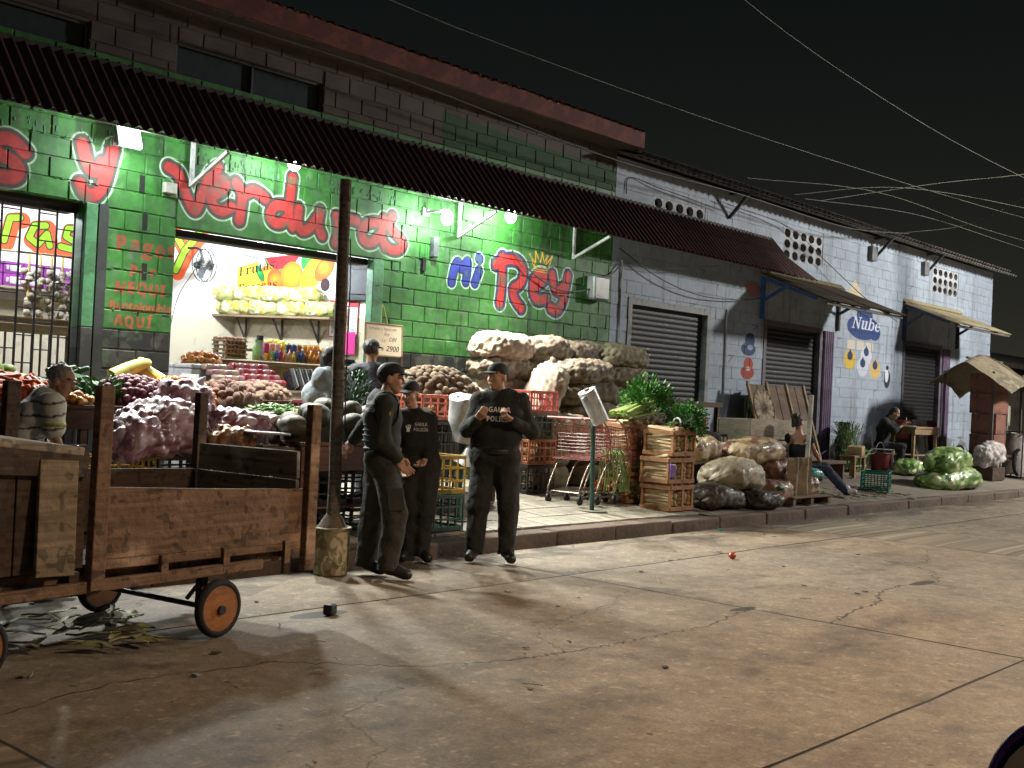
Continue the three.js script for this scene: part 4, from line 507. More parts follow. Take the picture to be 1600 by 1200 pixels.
// ---------- the stacked sacks against the green wall ----------
{ const L0 = sideY(-10), st = .262, gB = 'sacks stacked against the green wall';
  const cols = [[10.82, -10.02, ['jute', 'jute', 'jute', 'jute', 'white', 'potato', 'white'], 'left'], [11.62, -10.05, ['jute', 'jute', 'jute', 'dark', 'dark', 'potato', 'potato'], 'second'], [12.42, -10.03, ['jute', 'dark', 'dark', 'dark', 'potato', 'potato', 'potato'], 'third'], [13.22, -9.98, ['dark', 'dark', 'dark', 'dark', 'potato', 'pale', 'pale'], 'right']];
  const nth = ['lowest', 'second lowest', 'third from the ground', 'fourth from the ground', 'third from the top', 'second from the top', 'topmost'], kd = { jute: 'plain jute sack', dark: 'dark net sack', white: 'white net sack of bulbs', potato: 'net sack of potatoes', pale: 'pale net sack of tubers' };
  cols.forEach(([x, z, ks, nm]) => ks.forEach((k, i) => sack(k, `${kd[k]}, ${nth[i]}, ${nm} stack by green wall`, x + rr(-.04, .04), L0 + st * (i + .5) + (i === 6 ? .02 : 0), z + rr(-.05, .05), rr(-.14, .14), rr(-.06, .06), gB, rr(.93, 1.05))));
  [['jute', 11.1, 0], ['jute', 11.1, 1], ['jute', 11.15, 2], ['jute', 12.05, 0], ['jute', 12.05, 1], ['dark', 12.0, 2], ['dark', 11.98, 3], ['dark', 11.95, 4], ['potato', 11.88, 5]].forEach(([k, x, i]) => sack(k, `${kd[k]}, ${x < 11.5 ? 'left' : 'right'} front row, ${['on the ground', 'second up', 'third up', 'fourth up', 'fifth up', 'on top'][i]}`, x, sideY(-9.5) + .27 * (i + .5), -9.48, rr(-.06, .06), rr(-.03, .03), gB));
  [['dark', 13.05, 0], ['dark', 13.05, 1], ['dark', 13.0, 2], ['potato', 13.1, 3]].forEach(([k, x, i]) => sack(k, `${kd[k]} at the right front of the sacks, ${['on the ground', 'second up', 'third up', 'on top'][i]}`, x, sideY(-9.45) + .27 * (i + .5), -9.42, rr(-.06, .06), rr(-.03, .03), gB));
  const t = sack('white', 'bulging white sack of garlic leaning up behind the red crate', 10.98, 1.42, -9.42, .1, 1.25, gB); sack('white', 'low white sack slumped beside the nested trolleys', 11.25, 1.06, -9.30, 0, 0, gB); sack('white', 'white sack lying behind the tuber heap', 9.55, 1.42, -9.5, .1, -.3, gB); }
{ const t = thing('price_board', 'small cream board with handwritten prices leaning on the doorway jamb', 'sign', [9.12, 1.86, -10.36]); const [c, g] = canvas(512, 340); g.fillStyle = '#c9b9a2'; g.fillRect(0, 0, 512, 340); for (let k = 0; k < 200; k++) { g.fillStyle = 'rgba(120,100,80,.06)'; g.fillRect(rr(0, 512), rr(0, 340), rr(5, 60), rr(2, 12)); } g.fillStyle = '#3a342e'; g.font = 'italic 46px sans-serif'; g.fillText('Tomates y Aguacate', 20, 60, 470); g.font = 'italic 50px sans-serif'; g.fillText('Rey', 250, 120); g.fillText('La', 220, 190); g.font = 'bold italic 60px sans-serif'; g.fillText('C@I', 320, 180); g.fillText('a', 210, 290); g.font = 'bold italic 86px sans-serif'; g.fillText('2900', 280, 295);
  const f = new THREE.BoxGeometry(.56, .36, .012); mesh('panel', f, new THREE.MeshPhysicalMaterial({ map: ctex(c), roughness: .8 }), t, true).position.set(0, .18, 0); mesh('frame', [rb(.6, .022, .02, 0, .37, 0), rb(.6, .022, .02, 0, -.01, 0), rb(.022, .36, .02, .29, .18, 0), rb(.022, .36, .02, -.29, .18, 0)], wood.tan, t); mesh('hanging_string', tube([[-.05, .38, 0], [.02, .62, -.05], [.06, .38, 0]], .004), M([.7, .5, .15], .8), t); mesh('support', bar([.28, -.62, .0], [.28, 0, 0], .03), wood.dark, t); t.rotation.x = -.06; }
// ---------- inside the shop ----------
{
  const FL = .36;
  const t = thing('shop_counter', 'honey brown plank counter inside the shop', 'counter', [8.75, FL, -11.75]); mesh('top', rb(2.3, .035, .56, 0, 1.335, 0, .006), wood.honey, t); for (let i = 0; i < 11; i++) mesh('plank', rb(.2, 1.3, .02, -1.03 + i * .205, .66, .26, .004), wood.honey, t); mesh('end_panel', rb(.02, 1.3, .5, -1.12, .66, 0), wood.honey, t);
  const wb = thing('white_freezer', 'white box with oranges on top at the left of the counter', 'box', [7.32, FL, -11.5]); mesh('body', rb(.52, 1.22, .5, 0, .61, 0, .02), M([.75, .76, .76], .5), wb); mesh('lid', rb(.54, .05, .52, 0, 1.25, 0, .015), M([.8, .8, .8], .4), wb);
  heap('orange', 'orange piled on the white box inside the shop', 'orange', 'oranges on the white box', G.orange, [M([.85, .30, .03], .45)], 7.34, -11.48, .25, .2, 1.64, .13, 26, .037, [.4, .15, .02]);
  // egg trays
  const eg = prep(lump(.021, 1, 1.25, 1, 0, 1, 8, 6)), em = M([.62, .36, .2], .6); for (let k = 0; k < 5; k++) { const e = thing('egg_tray', `tray of brown eggs, ${['bottom', 'second', 'third', 'fourth', 'top'][k]} of the stack on the counter`, 'egg tray', [7.98 + rr(-.01, .01), 1.732 + k * .052, -11.9], 0, 'egg trays on the counter'); mesh('tray', warp(rb(.32, .02, .3, 0, .01, 0, .004), .004, 20, k), M([.45, .36, .26], .95), e); for (let i = 0; i < 6; i++) for (const j of [0, 1, 4, 5]) { if (j > 1 && k < 4 && i > 0) continue; const m = new THREE.Mesh(eg, em); m.name = 'egg'; m.position.set(-.13 + i * .052, .035, .125 - j * .05); e.add(m); } }
  // bottles, jars and packets in a row
  const bg = (h, r) => new THREE.LatheGeometry([[0, 0], [r, 0], [r, h * .62], [r * .45, h * .8], [r * .4, h * .93]].map(q => new THREE.Vector2(...q)), 12), cols = [['green', [.06, .4, .12]], ['blue', [.04, .12, .5]], ['magenta', [.5, .03, .16]], ['peach', [.75, .35, .2]], ['pink', [.75, .45, .35]], ['yellow', [.75, .5, .04]], ['navy', [.03, .05, .14]], ['dark blue', [.04, .07, .2]], ['brown', [.25, .1, .04]], ['amber', [.6, .25, .04]], ['orange', [.8, .3, .04]], ['rust', [.6, .18, .05]], ['coral', [.8, .25, .1]], ['ochre', [.55, .4, .1]]];
  cols.forEach(([n, c], i) => { const b = thing('bottle', `${n} sauce bottle in the row on the counter`, 'bottle', [8.44 + i * .066, 1.732, -11.66], 0, 'sauce bottles on the counter'); const h = .13 + .05 * ((i * 7) % 5) / 5; mesh('body', bg(h, .028), M(c, .25, { clearcoat: .5 }), b); mesh('cap', rod([0, h * .93, 0], [0, h * 1.04, 0], .014), M(i % 2 ? [.8, .8, .8] : [.6, .05, .05], .5), b); });
  cols.slice(2, 12).forEach(([n, c], i) => { const b = thing('food_packet', `${n} packet on the raised second row of the counter`, 'packet', [8.52 + i * .085, 1.732 + .06, -11.9], 0, 'packets on the counter'); mesh('pouch', warp(rb(.07, .17, .035, 0, .085, 0, .012), .006, 20, i), M(c, .4), b); mesh('crimp', bx(.066, .014, .006, 0, .172, 0), M([.8, .8, .8], .4), b); });
  single('packet_riser', rb(.95, .055, .16, 0, .028, 0), M([.6, .6, .58], .6), 'low white riser under the packets', 'shelf', [8.9, 1.732, -11.9]);
  const gj = thing('green_bottle', 'tall pale green bottle beside the egg trays', 'bottle', [8.2, 1.732, -11.66]); mesh('body', bg(.24, .045), M([.35, .7, .25], .3, { clearcoat: .6 }), gj); mesh('cap', rod([0, .22, 0], [0, .25, 0], .02), M([.2, .5, .15], .4), gj);
  const th = thing('thermos', 'tall grey steel flask with black lid on the counter', 'flask', [8.36, 1.732, -11.82]); mesh('body', rod([0, 0, 0], [0, .25, 0], .05), M([.5, .52, .55], .3, { metalness: .8 }), th); mesh('lid', rod([0, .25, 0], [0, .31, 0], .045), M([.02, .02, .025], .4), th);
  const mb = thing('mug', 'yellow plastic mug at the front of the counter', 'mug', [8.29, 1.732, -11.55]); mesh('cup', rod([0, 0, 0], [0, .09, 0], .036, .042), M([.8, .42, .03], .4), mb); mesh('handle', xf(new THREE.TorusGeometry(.025, .006, 6, 12), .05, .045, 0), M([.8, .42, .03], .4), mb);
  single('paper_stack', [0, 1, 2, 3, 4].map(i => bx(.2, .018, .16, rr(-.01, .01), .012 + i * .024, 0)), M([.55, .57, .62], .7), 'stack of grey trays behind the flask', 'trays', [8.56, 1.732, -12.0]);
  heap('yellow_lemon', 'bright yellow lemon piled at the back of the counter', 'lemon', 'lemons on the counter', G.orange, [M([.8, .68, .04], .4)], 8.78, -12.08, .24, .12, 1.88, .12, 15, .04, [.4, .3, .03]); single('fruit_shelf', rb(1.3, .03, .3, 0, 0, 0), wood.pale, 'narrow shelf at the back of the counter', 'shelf', [8.95, 1.865, -12.1]); heap('small_orange', 'small orange piled at the right of the back shelf', 'orange', 'small oranges on the back shelf', G.orange, [M([.85, .35, .03], .4)], 9.4, -12.08, .16, .1, 1.88, .08, 12, .034, [.4, .15, .02]);
  // lower display in front of the counter
  table('packet_rack', 'low display table of red and white packets inside the doorway', 7.1, 8.75, -11.4, -10.75, 1.38, wood.pale, { apron: .1 });
  for (let i = 0; i < 10; i++) for (let j = 0; j < 4; j++) { const f = i < 4 ? 0 : 1, b = thing(f ? 'radish_bag' : 'sausage_packet', f ? 'red and white bag of radishes on the low display' : 'pale pink wrapped packet on the low display', 'packet', [7.24 + i * .085 + rr(-.01, .01), 1.385 + j * .06 + (f ? .03 : 0), -10.85 - j * .12], rr(-.2, .2), f ? 'red bags on the low display' : 'pink packets on the low display'); mesh('pack', warp(rb(f ? .085 : .13, .075, .12, 0, .04, 0, .025), .01, 18, i * 4 + j), M(f ? (i + j) % 2 ? [.6, .04, .08] : [.7, .3, .32] : (i + j) % 2 ? [.75, .55, .4] : [.65, .3, .3], .3, { clearcoat: .5 }), b); mesh('label', bx(.05, .002, .04, 0, .079, .01), M([.85, .82, .8], .5), b); }
  for (let i = 0; i < 5; i++) { const b = thing('dark_packet', 'slim dark packet standing in the rack beside the counter', 'packet', [8.20 + i * .09, 1.385, -10.95], 0, 'dark packets in the rack'); mesh('pouch', rb(.05, .24, .16, 0, .12, 0, .012, -.5), M([.05, .04, .05], .25, { clearcoat: .6 }), b); mesh('edge', rb(.012, .24, .16, .03, .12, 0, .004, -.5), M([.75, .74, .74], .4), b); }
  single('white_card', rb(.2, .15, .008, 0, .075, 0), M([.8, .85, .88], .6), 'white card propped at the left jamb of the doorway', 'card', [6.46, 1.36, -10.3], [-.1, 0, 0]);
  crate('dark crate under the doorway display', [.03, .035, .035], [8.25, .37, -10.95]);
  // shelf of net bags below the mural
  const sx = new THREE.Vector3(.457, 0, .889), sp = s => [9.18 + .457 * s - .12, 0, -13.62 + .889 * s + .06];
  const sh = thing('wall_shelf', 'long shelf under the fruit mural holding yellowish net bags', 'shelf', [9.18, 2.36, -13.62], -Math.atan2(.889, .457)); mesh('board', rb(2.1, .03, .34, .55, 0, .17, .004), wood.tan, sh); for (const s of [-.3, .2, .75, 1.3]) mesh('bracket', [bar([s, -.02, .3], [s, -.3, .02], .022), bar([s, 0, .02], [s, -.32, .02], .022)], M([.12, .11, .1], .6), sh);
  const ng = [0, 1].map(s => sackGeo(.48, .24, .3, .055, .014, ['#cfc06a', '#d8cf9a', '#c9b552', '#aeb878', '#e3dcc0'], 61 + s)).map(g => prep(g)); for (let r = 0; r < 2; r++) for (let i = 0; i < 5 - r; i++) { const s = -.28 + i * .42 + r * .18, b = thing('net_bag', `yellowish net bag, number ${['one', 'two', 'three', 'four', 'five'][i]} from the left in the ${r ? 'upper' : 'lower'} row of the shelf`, 'bag', [9.18 + .457 * s - .889 * .17, 2.375 + .10 + r * .19, -13.62 + .889 * s + .457 * .17], -Math.atan2(.889, .457), 'net bags on the shelf'); const m = new THREE.Mesh(ng[i % 2], netM); m.name = 'filled_net'; b.add(m); mesh('tied_end', xf(new THREE.ConeGeometry(.03, .07, 7), .25, .02, 0, 0, 0, -1.57), M([.7, .65, .45], .8), b); }
  // fan
  const fa = thing('wall_fan', 'black wire cage fan fixed on the white wall', 'fan', [8.3, 2.96, -13.05], .35), bk = M([.03, .03, .033], .45); const cg = []; for (const z of [.07, -.05]) { cg.push(xf(new THREE.TorusGeometry(.215, .006, 6, 40), 0, 0, z * .5)); for (let i = 0; i < 40; i++) { const a = i * Math.PI / 20; cg.push(tube([[Math.cos(a) * .03, Math.sin(a) * .03, z * 1.3], [Math.cos(a) * .14, Math.sin(a) * .14, z * 1.2], [Math.cos(a) * .215, Math.sin(a) * .215, z * .5]], .0032, 5, 4)); } } mesh('cage', cg, bk, fa); mesh('motor', xf(new THREE.SphereGeometry(.05, 14, 10), 0, 0, -.10, 0, 0, 0, [1, 1, 1.3]), bk, fa); for (let i = 0; i < 3; i++) mesh('blade', xf(bx(.16, .09, .004, .11, 0, 0, .4), 0, 0, .01, 0, 0, i * 2.094), M([.06, .06, .065], .5), fa); mesh('wall_arm', tube([[0, 0, -.14], [.2, .06, -.2], [.28, .25, -.3], [.28, .27, -.5]], .018), bk, fa); mesh('cord', tube([[0, -.05, -.14], [.02, -.4, -.4], [-.02, -.9, -.5]], .005), bk, fa);
  // machine, printed sheets and scale beside the right jamb
  const mc = thing('wall_machine', 'dark metal cabinet on the wall behind the right jamb', 'machine', [10.1, 2.62, -11.97], -1.0); mesh('body', rb(.4, .5, .3, 0, .25, 0, .02), M([.05, .052, .055], .5), mc); mesh('door', rb(.3, .34, .02, 0, .26, .16, .01), M([.09, .09, .095], .35), mc); mesh('handle', rod([.13, .16, .18], [.13, .36, .18], .01), M([.4, .4, .4], .3), mc);
  { const [c, g] = canvas(256, 320); g.fillStyle = '#e6e2de'; g.fillRect(0, 0, 256, 320); g.fillStyle = '#b52430'; g.fillRect(0, 0, 256, 60); g.strokeStyle = '#b52430'; g.lineWidth = 6; g.strokeRect(3, 3, 250, 314); g.fillStyle = '#eee'; g.font = 'bold 40px sans-serif'; g.fillText('C-COUN', 18, 46); for (let i = 0; i < 4; i++) { g.fillStyle = ['#e6e2de', '#7a1820', '#55120f', '#d8d4d0'][i]; g.fillRect(14 + i * 60, 74, 50, 220); g.fillStyle = i % 3 ? '#e0cfa0' : '#444'; for (let k = 0; k < 18; k++) g.fillRect(20 + i * 60, 80 + k * 12, 36, 5); } const p = single('price_poster', new THREE.BoxGeometry(.42, .5, .004), new THREE.MeshPhysicalMaterial({ map: ctex(c), roughness: .6 }), 'red bordered poster of price columns behind the right jamb', 'poster', [9.92, 2.38, -12.13], [0, -Math.atan2(.889, .457), 0], null, true); }
  single('magenta_sheet', bx(.2, .3, .003), M([.72, .02, .22], .7, { map: null }), 'plain magenta paper sheet below the price poster', 'paper', [9.93, 2.05, -12.02], [0, -1.1, 0]);
  const sc = thing('counter_scale', 'white electronic scale on the counter beside the jamb', 'scale', [9.55, 1.732, -11.7]); mesh('body', rb(.3, .07, .3, 0, .035, 0, .015), M([.8, .8, .8], .4), sc); mesh('pan', rb(.32, .015, .28, 0, .085, -.01, .006), M([.6, .6, .62], .25, { metalness: .7 }), sc); mesh('display', rb(.2, .07, .03, 0, .05, .16, .008), M([.03, .04, .04], .3), sc);
  // behind the barred opening: shelf, cartons, braids of garlic
  const ls = thing('slatted_shelf', 'sloped slatted wooden shelf behind the barred opening', 'shelf', [4.9, FL, -12.2]); for (let i = 0; i < 9; i++) mesh('slat', rb(2.4, .02, .06, 0, 1.60 + i * .008, -.3 + i * .075, .004), wood.tan, ls); mesh('front_board', rb(2.4, .1, .03, 0, 1.55, .34), wood.tan, ls); for (const x of [-1.1, 1.1]) mesh('leg', bar([x, 0, .3], [x, 1.55, .3], .05), wood.mid, ls); mesh('lower_grille', Array.from({ length: 24 }, (_, i) => bar([-1.1 + i * .095, 0, .34], [-1.1 + i * .095, 1.5, .34], .02)), wood.mid, ls);
  for (let i = 0; i < 9; i++) for (let j = 0; j < 2; j++) { const b = thing('purple_carton', 'purple and white printed carton on the high shelf behind the bars', 'carton', [4.72 + i * .24, 2.45 + j * .145, -13.4], 0, 'purple cartons behind the bars'); mesh('box', rb(.22, .14, .2, 0, .07, 0, .004), M([.34, .05, .36], .5), b); mesh('label', bx(.12, .08, .004, .02, .07, .102), M([.85, .83, .85], .5), b); mesh('emblem', bx(.03, .05, .002, -.07, .07, .102), M([.8, .75, .8], .5), b); } const hs = thing('carton_shelf', 'high shelf carrying the purple cartons', 'shelf', [5.7, 2.43, -13.4]); mesh('board', rb(2.5, .03, .34, 0, 0, 0), wood.pale, hs); for (const x of [-1.1, 0, 1.1]) mesh('bracket', bar([x, 0, -.16], [x, -.22, -.19], .02), M([.2, .2, .2], .5), hs);
  for (let k = 0; k < 5; k++) { const x = 5.62 + k * .125, b = thing('garlic_braid', `hanging braid of garlic, ${['first', 'second', 'third', 'fourth', 'fifth'][k]} from the left behind the bars`, 'garlic', [x, 2.6, -12.25], 0, 'garlic braids behind the bars'); const cl = lump(.042, 1, .9, 1, .006, k); for (let i = 0; i < 12; i++) { const m = new THREE.Mesh(cl, pick([M([.46, .40, .30], .7), M([.35, .28, .2], .8), M([.55, .50, .40], .7)])); m.name = 'bulb'; m.position.set(rr(-.045, .045), -.05 - i * .045, rr(-.03, .05)); m.rotation.set(rr(0, 3), rr(0, 3), 0); b.add(m); } mesh('cord', rod([0, .15, 0], [0, -.55, 0], .012), M([.6, .45, .12], .8), b); }
  const gr = thing('garlic_rail', 'thin pole from which the garlic braids hang', 'pole', [5.87, 2.74, -12.25]); mesh('pole', rod([-.7, 0, 0], [.7, .03, 0], .012), wood.tan, gr); for (const x of [-.65, .65]) mesh('wire', rod([x, 0, 0], [x, .86, 0], .003), M([.2, .2, .2], .5), gr);
  // fruit at far left below the bars
  heap('green_papaya', 'pale green papaya at the left end of the stall', 'papaya', 'papayas at the left end', [lump(.075, 1, 1.4, 1, .005, 3)], [M([.30, .42, .09], .5), M([.55, .50, .08], .5)], 4.25, -9.85, .3, .14, 1.19, .3, 8, .09, [.2, .25, .05]); single('yellow_sack', sackGeo(.5, .42, .3, .2, .02, ['#d8b21c', '#c9a012'], 71), jute, 'yellow plastic sack at the left end behind the carrots', 'sack', [3.95, 1.42, -9.75]);
}
{ // grille of the left opening
  const t = thing('barred_gate', 'dark iron ladder pattern grille across the left shop opening', 'gate', [2.62, .36, W - .1]), m = M([.035, .036, .038], .5, { metalness: .3 });
  for (let i = 0; i < 16; i++) { const x = .04 + i * .176; mesh('bar', bar([x, 0, 0], [x, 2.66, 0], .018), m, t); if (i < 15) for (let k = 0; k < 10; k++) mesh('rung', bar([x, .14 + k * .26 + (i & 1 ? .13 : 0), 0], [x + .176, .14 + k * .26 + (i & 1 ? .13 : 0), 0], .012), m, t); } mesh('top_rail', bar([0, 2.67, 0], [2.7, 2.67, 0], .03), m, t); mesh('bottom_rail', bar([0, .02, 0], [2.7, .02, 0], .03), m, t);
}
// meter box, junction boxes and cables on the green wall
{ const t = thing('meter_box', 'clear fronted electricity meter box wrapped in plastic on the green wall', 'meter box', [13.32, 2.92, W + .02]); mesh('case', rb(.34, .34, .14, 0, .17, .07, .02), M([.55, .56, .55], .5), t); mesh('window', rb(.14, .16, .02, .07, .22, .145, .01), M([.08, .09, .09], .2), t); mesh('wrap', warp(rb(.37, .36, .16, 0, .17, .08, .03), .012, 16, 2), M([.75, .76, .76], .3, { transmission: .6, thickness: 0 }), t); }
single('junction_box', [rb(.14, .11, .07, 0, 0, .035, .012)], M([.75, .74, .66], .5), 'cream junction box beside the letter V', 'junction box', [6.22, 3.40, W + .014]); single('socket_box', [rb(.09, .26, .09, 0, 0, .045, .012)], M([.16, .17, .18], .5), 'grey conduit box below the glaring lamp', 'junction box', [9.98, 3.28, W + .014]);
const wire = (label, pts, r = .006, c = [.03, .03, .03]) => single('cable', tube(pts, r, 40, 5), M(c, .6, { map: null }), label, 'cable', [0, 0, 0]);
wire('thick cable drooping across the last painted word', [[11.45, 3.42, W + .05], [11.9, 3.14, W + .08], [12.5, 2.98, W + .08], [13.2, 3.10, W + .08], [13.3, 3.28, W + .05], [13.1, 3.2, W + .05], [13.7, 3.35, W + .05], [13.95, 3.55, W + .06]], .012, [.10, .10, .10]);
wire('cable sagging along the pale wall above the first shutter', [[13.8, 3.75, W + .1], [14.8, 3.42, W + .12], [16, 3.25, W + .12], [17.4, 3.3, W + .1], [18.1, 3.4, W + .06]], .009); wire('thin cable from the green wall to the awning edge', [[13.75, 3.5, W + .06], [14.8, 3.55, W + .2], [16, 3.72, W + .45]], .006);
wire('cable along the top of the green shop', [[4.6, 5.1, -9.9], [6.0, 5.06, -9.9], [8.5, 5.06, -9.9], [12.9, 4.87, -9.9], [16.2, 4.93, -9.9], [20.4, 4.94, -9.9], [23, 5.2, -9.9]], .012); wire('cable running down the pale wall past the ventilation blocks', [[16.5, 4.9, W + .1], [19, 4.75, W + .15], [20.3, 4.3, W + .2], [22, 3.7, W + .3], [23.4, 3.4, W + .3]], .008); wire('short cable hanging at the corner of the pale wall', [[14.0, 4.62, W + .03], [14.02, 4.85, W + .03], [14.8, 4.83, W + .08], [16.6, 4.75, W + .1]], .008);
const GW = [.11, .11, .08];
[['upper left overhead wire crossing the night sky', [[3, 6.1, -9.5], [8.4, 5.76, -9.6], [10.9, 5.75, -9.6], [16.2, 5.85, -9.6], [29, 6.4, -9.6], [45, 7.5, -9.6]]], ['overhead wire rising to the right edge from the pale eave', [[22.9, 5.2, -10.0], [24, 5.5, -9], [23.5, 6.2, -7.2], [22, 6.9, -5.6]]], ['lowest overhead wire ending at the right edge', [[18.7, 5.25, -10], [23, 5.6, -9.8], [30, 5.75, -9.8], [38, 6.0, -9.8]]], ['overhead wire in the middle of the bundle', [[18.5, 5.3, -10.1], [21, 5.8, -9.5], [27, 6.3, -9], [38, 6.9, -9]]], ['thin overhead wire just below the thick one', [[17.0, 5.35, -10.2], [21, 5.75, -9.8], [27, 5.85, -9.8], [36, 6.2, -9.8]]], ['topmost overhead wire at the right of the sky', [[2, 9.2, -8], [14, 7.6, -9], [20, 7.1, -9], [27, 7.0, -9], [40, 7.4, -9]]], ['overhead wire crossing down from the right edge', [[19.5, 5.35, -10.1], [23, 6.2, -9.3], [26, 6.85, -8.6], [28, 7.4, -7.5]]]].forEach(([l, p], i) => wire(l, p, .0055, GW));
// ---------- the wooden handcart at the left ----------
{
  const t = thing('wooden_handcart', 'long brown wooden handcart with orange wheels parked at the left', 'cart', [3.68, 0, -5.6], R(10));
  const bm = M([.42, .265, .175], .88, { map: 'oldwood', bump: .010 }), dk = M([.17, .115, .085], .9, { map: 'oldwood', bump: .008 }), gy = M([.66, .60, .50], .9, { map: 'oldwood', bump: .008 }), lt = M([.50, .40, .27], .9, { map: 'oldwood', bump: .008 });
  const slab = (p, z, th, m, nm, s = 1) => { const sh = new THREE.Shape(p.map(q => new THREE.Vector2(...q))); const g = new THREE.ExtrudeGeometry(sh, { depth: th, bevelEnabled: true, bevelSize: .004, bevelThickness: .004, bevelSegments: 1 }); return mesh(nm, g.translate(0, 0, z - th / 2), m, t); };
  slab([[-.82, .515], [.78, .475], [.79, .80], [0, .835], [-.80, .88]], .01, .028, bm, 'side_board'); slab([[-.80, .46], [.78, .435], [.78, .468], [-.80, .507]], .0, .05, bm, 'side_rail');
  slab([[-.80, .52], [.74, .5], [.74, .86], [-.80, .90]], -.93, .028, dk, 'side_board');
  for (let i = 0; i < 3; i++) { const y0 = .52 + i * .175; mesh('end_board', warp(rb(.028, .168, .88, .735, y0 + .08, -.46, .005, 0, 0, 0), .006, 5, i), gy, t); }
  for (let i = 0; i < 6; i++) mesh('floor_plank', rb(1.6, .024, .145, -.02, .475, -.075 - i * .155, .004), dk, t);
  for (const [x, z, y0, y1, w, m] of [[-.80, .045, .36, 1.40, .085, bm], [.775, .045, .30, 1.33, .085, bm], [.775, -.965, .45, 1.37, .075, dk], [-.64, -.965, .45, 1.40, .09, dk]]) mesh('corner_post', warp(bar([x, y0, z], [x + .01, y1, z], w, .055, .006), .004, 4, x), m, t);
  for (const z of [-.08, -.85]) mesh('chassis_beam', warp(bar([-2.2, .43, z], [.85, .40, z], .08, .07, .006), .005, 3, z), bm, t); for (const x of [-1.7, -.9, -.35, .1, .6]) mesh('cross_member', bar([x, .43, .02], [x, .43, -.95], .06, .06), dk, t);
  for (const x of [-.35, .1, .6]) mesh('stay', bar([x, .36, .035], [x, .50, .035], .05, .03), bm, t); mesh('lower_beam', warp(bar([-2.2, .385, .03], [.40, .375, .03], .06, .04, .006), .004, 3, 9), bm, t);
  // closed box with a lid at the front end
  for (const [x0, x1, m] of [[-2.2, -1.9, lt], [-1.9, -1.26, dk], [-1.26, -.86, dk]]) mesh('box_board', rb(x1 - x0 - .008, .62, .03, (x0 + x1) / 2, .79, .02, .005), m, t); mesh('box_board', rb(1.34, .6, .03, -1.53, .79, -.93, .005), dk, t); mesh('box_end', rb(.03, .6, .92, -.87, .79, -.46, .005), dk, t);
  mesh('lid', warp(rb(1.42, .045, 1.02, -1.62, 1.16, -.44, .008, .03, 0, -.11), .008, 3, 5), gy, t); mesh('loose_plank', warp(rb(.22, .56, .025, -1.07, .75, .085, .005, -.08, 0, -.05), .006, 5, 3), lt, t); mesh('box_trim', rb(.6, .13, .03, -1.18, 1.02, .05, .005, 0, 0, -.06), dk, t);
  const tyre = M([.018, .018, .02], .85), disc = M([.50, .20, .055], .6, { map: 'wood', bump: .003 });
  for (const [x, z] of [[.04, .06], [.04, -.96], [-1.45, .06], [-1.45, -.96]]) { const w = mesh('wheel', xf(new THREE.CylinderGeometry(.135, .135, .045, 28), x, .163, z, Math.PI / 2, 0, 0), disc, t); mesh('tyre', xf(new THREE.TorusGeometry(.142, .024, 10, 32), x, .163, z, 0, 0, 0, [1, 1, 1.2]), tyre, w); mesh('hub', rod([x, .155, z - .04], [x, .155, z + .04], .026), M([.03, .028, .026], .6), w); }
  for (const x of [.04, -1.45]) { mesh('axle', rod([x, .155, .06], [x, .155, -.96], .016), M([.05, .05, .05], .5, { metalness: .5 }), t); for (const z of [-.08, -.85]) mesh('axle_bracket', bar([x, .16, z], [x, .38, z], .05, .05), dk, t); mesh('spring_strut', bar([x, .18, -.2], [x + .2, .36, -.2], .02), M([.06, .05, .045], .6), t); }
}
// pole in a concrete filled bucket
{ const t = thing('pole_bucket', 'paint stained white bucket filled with concrete around the pole', 'bucket', [5.65, 0, -6.92]); const [c, g] = canvas(256, 128); g.fillStyle = '#8f8368'; g.fillRect(0, 0, 256, 128); for (let k = 0; k < 260; k++) { g.fillStyle = pick(['rgba(205,195,165,.7)', 'rgba(80,68,50,.5)', 'rgba(120,110,86,.6)', 'rgba(60,90,60,.35)']); g.beginPath(); g.ellipse(rr(0, 256), rr(0, 128), rr(2, 14), rr(2, 12), rr(0, 3), 0, 7); g.fill(); } mesh('pail', warp(new THREE.LatheGeometry([[.0, .002], [.125, 0], [.128, .01], [.130, .05], [.132, .09], [.134, .13], [.136, .17], [.138, .21], [.139, .25], [.141, .30], [.142, .34], [.15, .345], [.15, .365], [.135, .37], [.132, .35]].map(q => new THREE.Vector2(...q)), 28), .004, 8, 2), new THREE.MeshPhysicalMaterial({ map: ctex(c), roughness: .7, side: THREE.DoubleSide }), t, true); mesh('concrete_fill', warp(new THREE.CylinderGeometry(.05, .13, .12, 18, 3).translate(0, .41, 0), .01, 14, 1), M([.24, .19, .14], .95, { map: 'concrete' }), t); }
{ const t = thing('wooden_pole', 'tall dark grey wooden pole standing in the bucket', 'pole', [5.65, .40, -6.92]); const g = new THREE.CylinderGeometry(.046, .05, 2.66, 12, 20).translate(0, 1.33, 0); mesh('shaft', warp(g, .008, 3, 4), M([.27, .245, .21], .92, { map: 'oldwood', bump: .008 }), t); mesh('cable', tube([[.05, 2.2, .02], [.056, 1.9, .03], [.052, 1.4, .03], [.06, .6, .03]], .006), M([.03, .03, .03], .6), t); t.rotation.z = .012; }
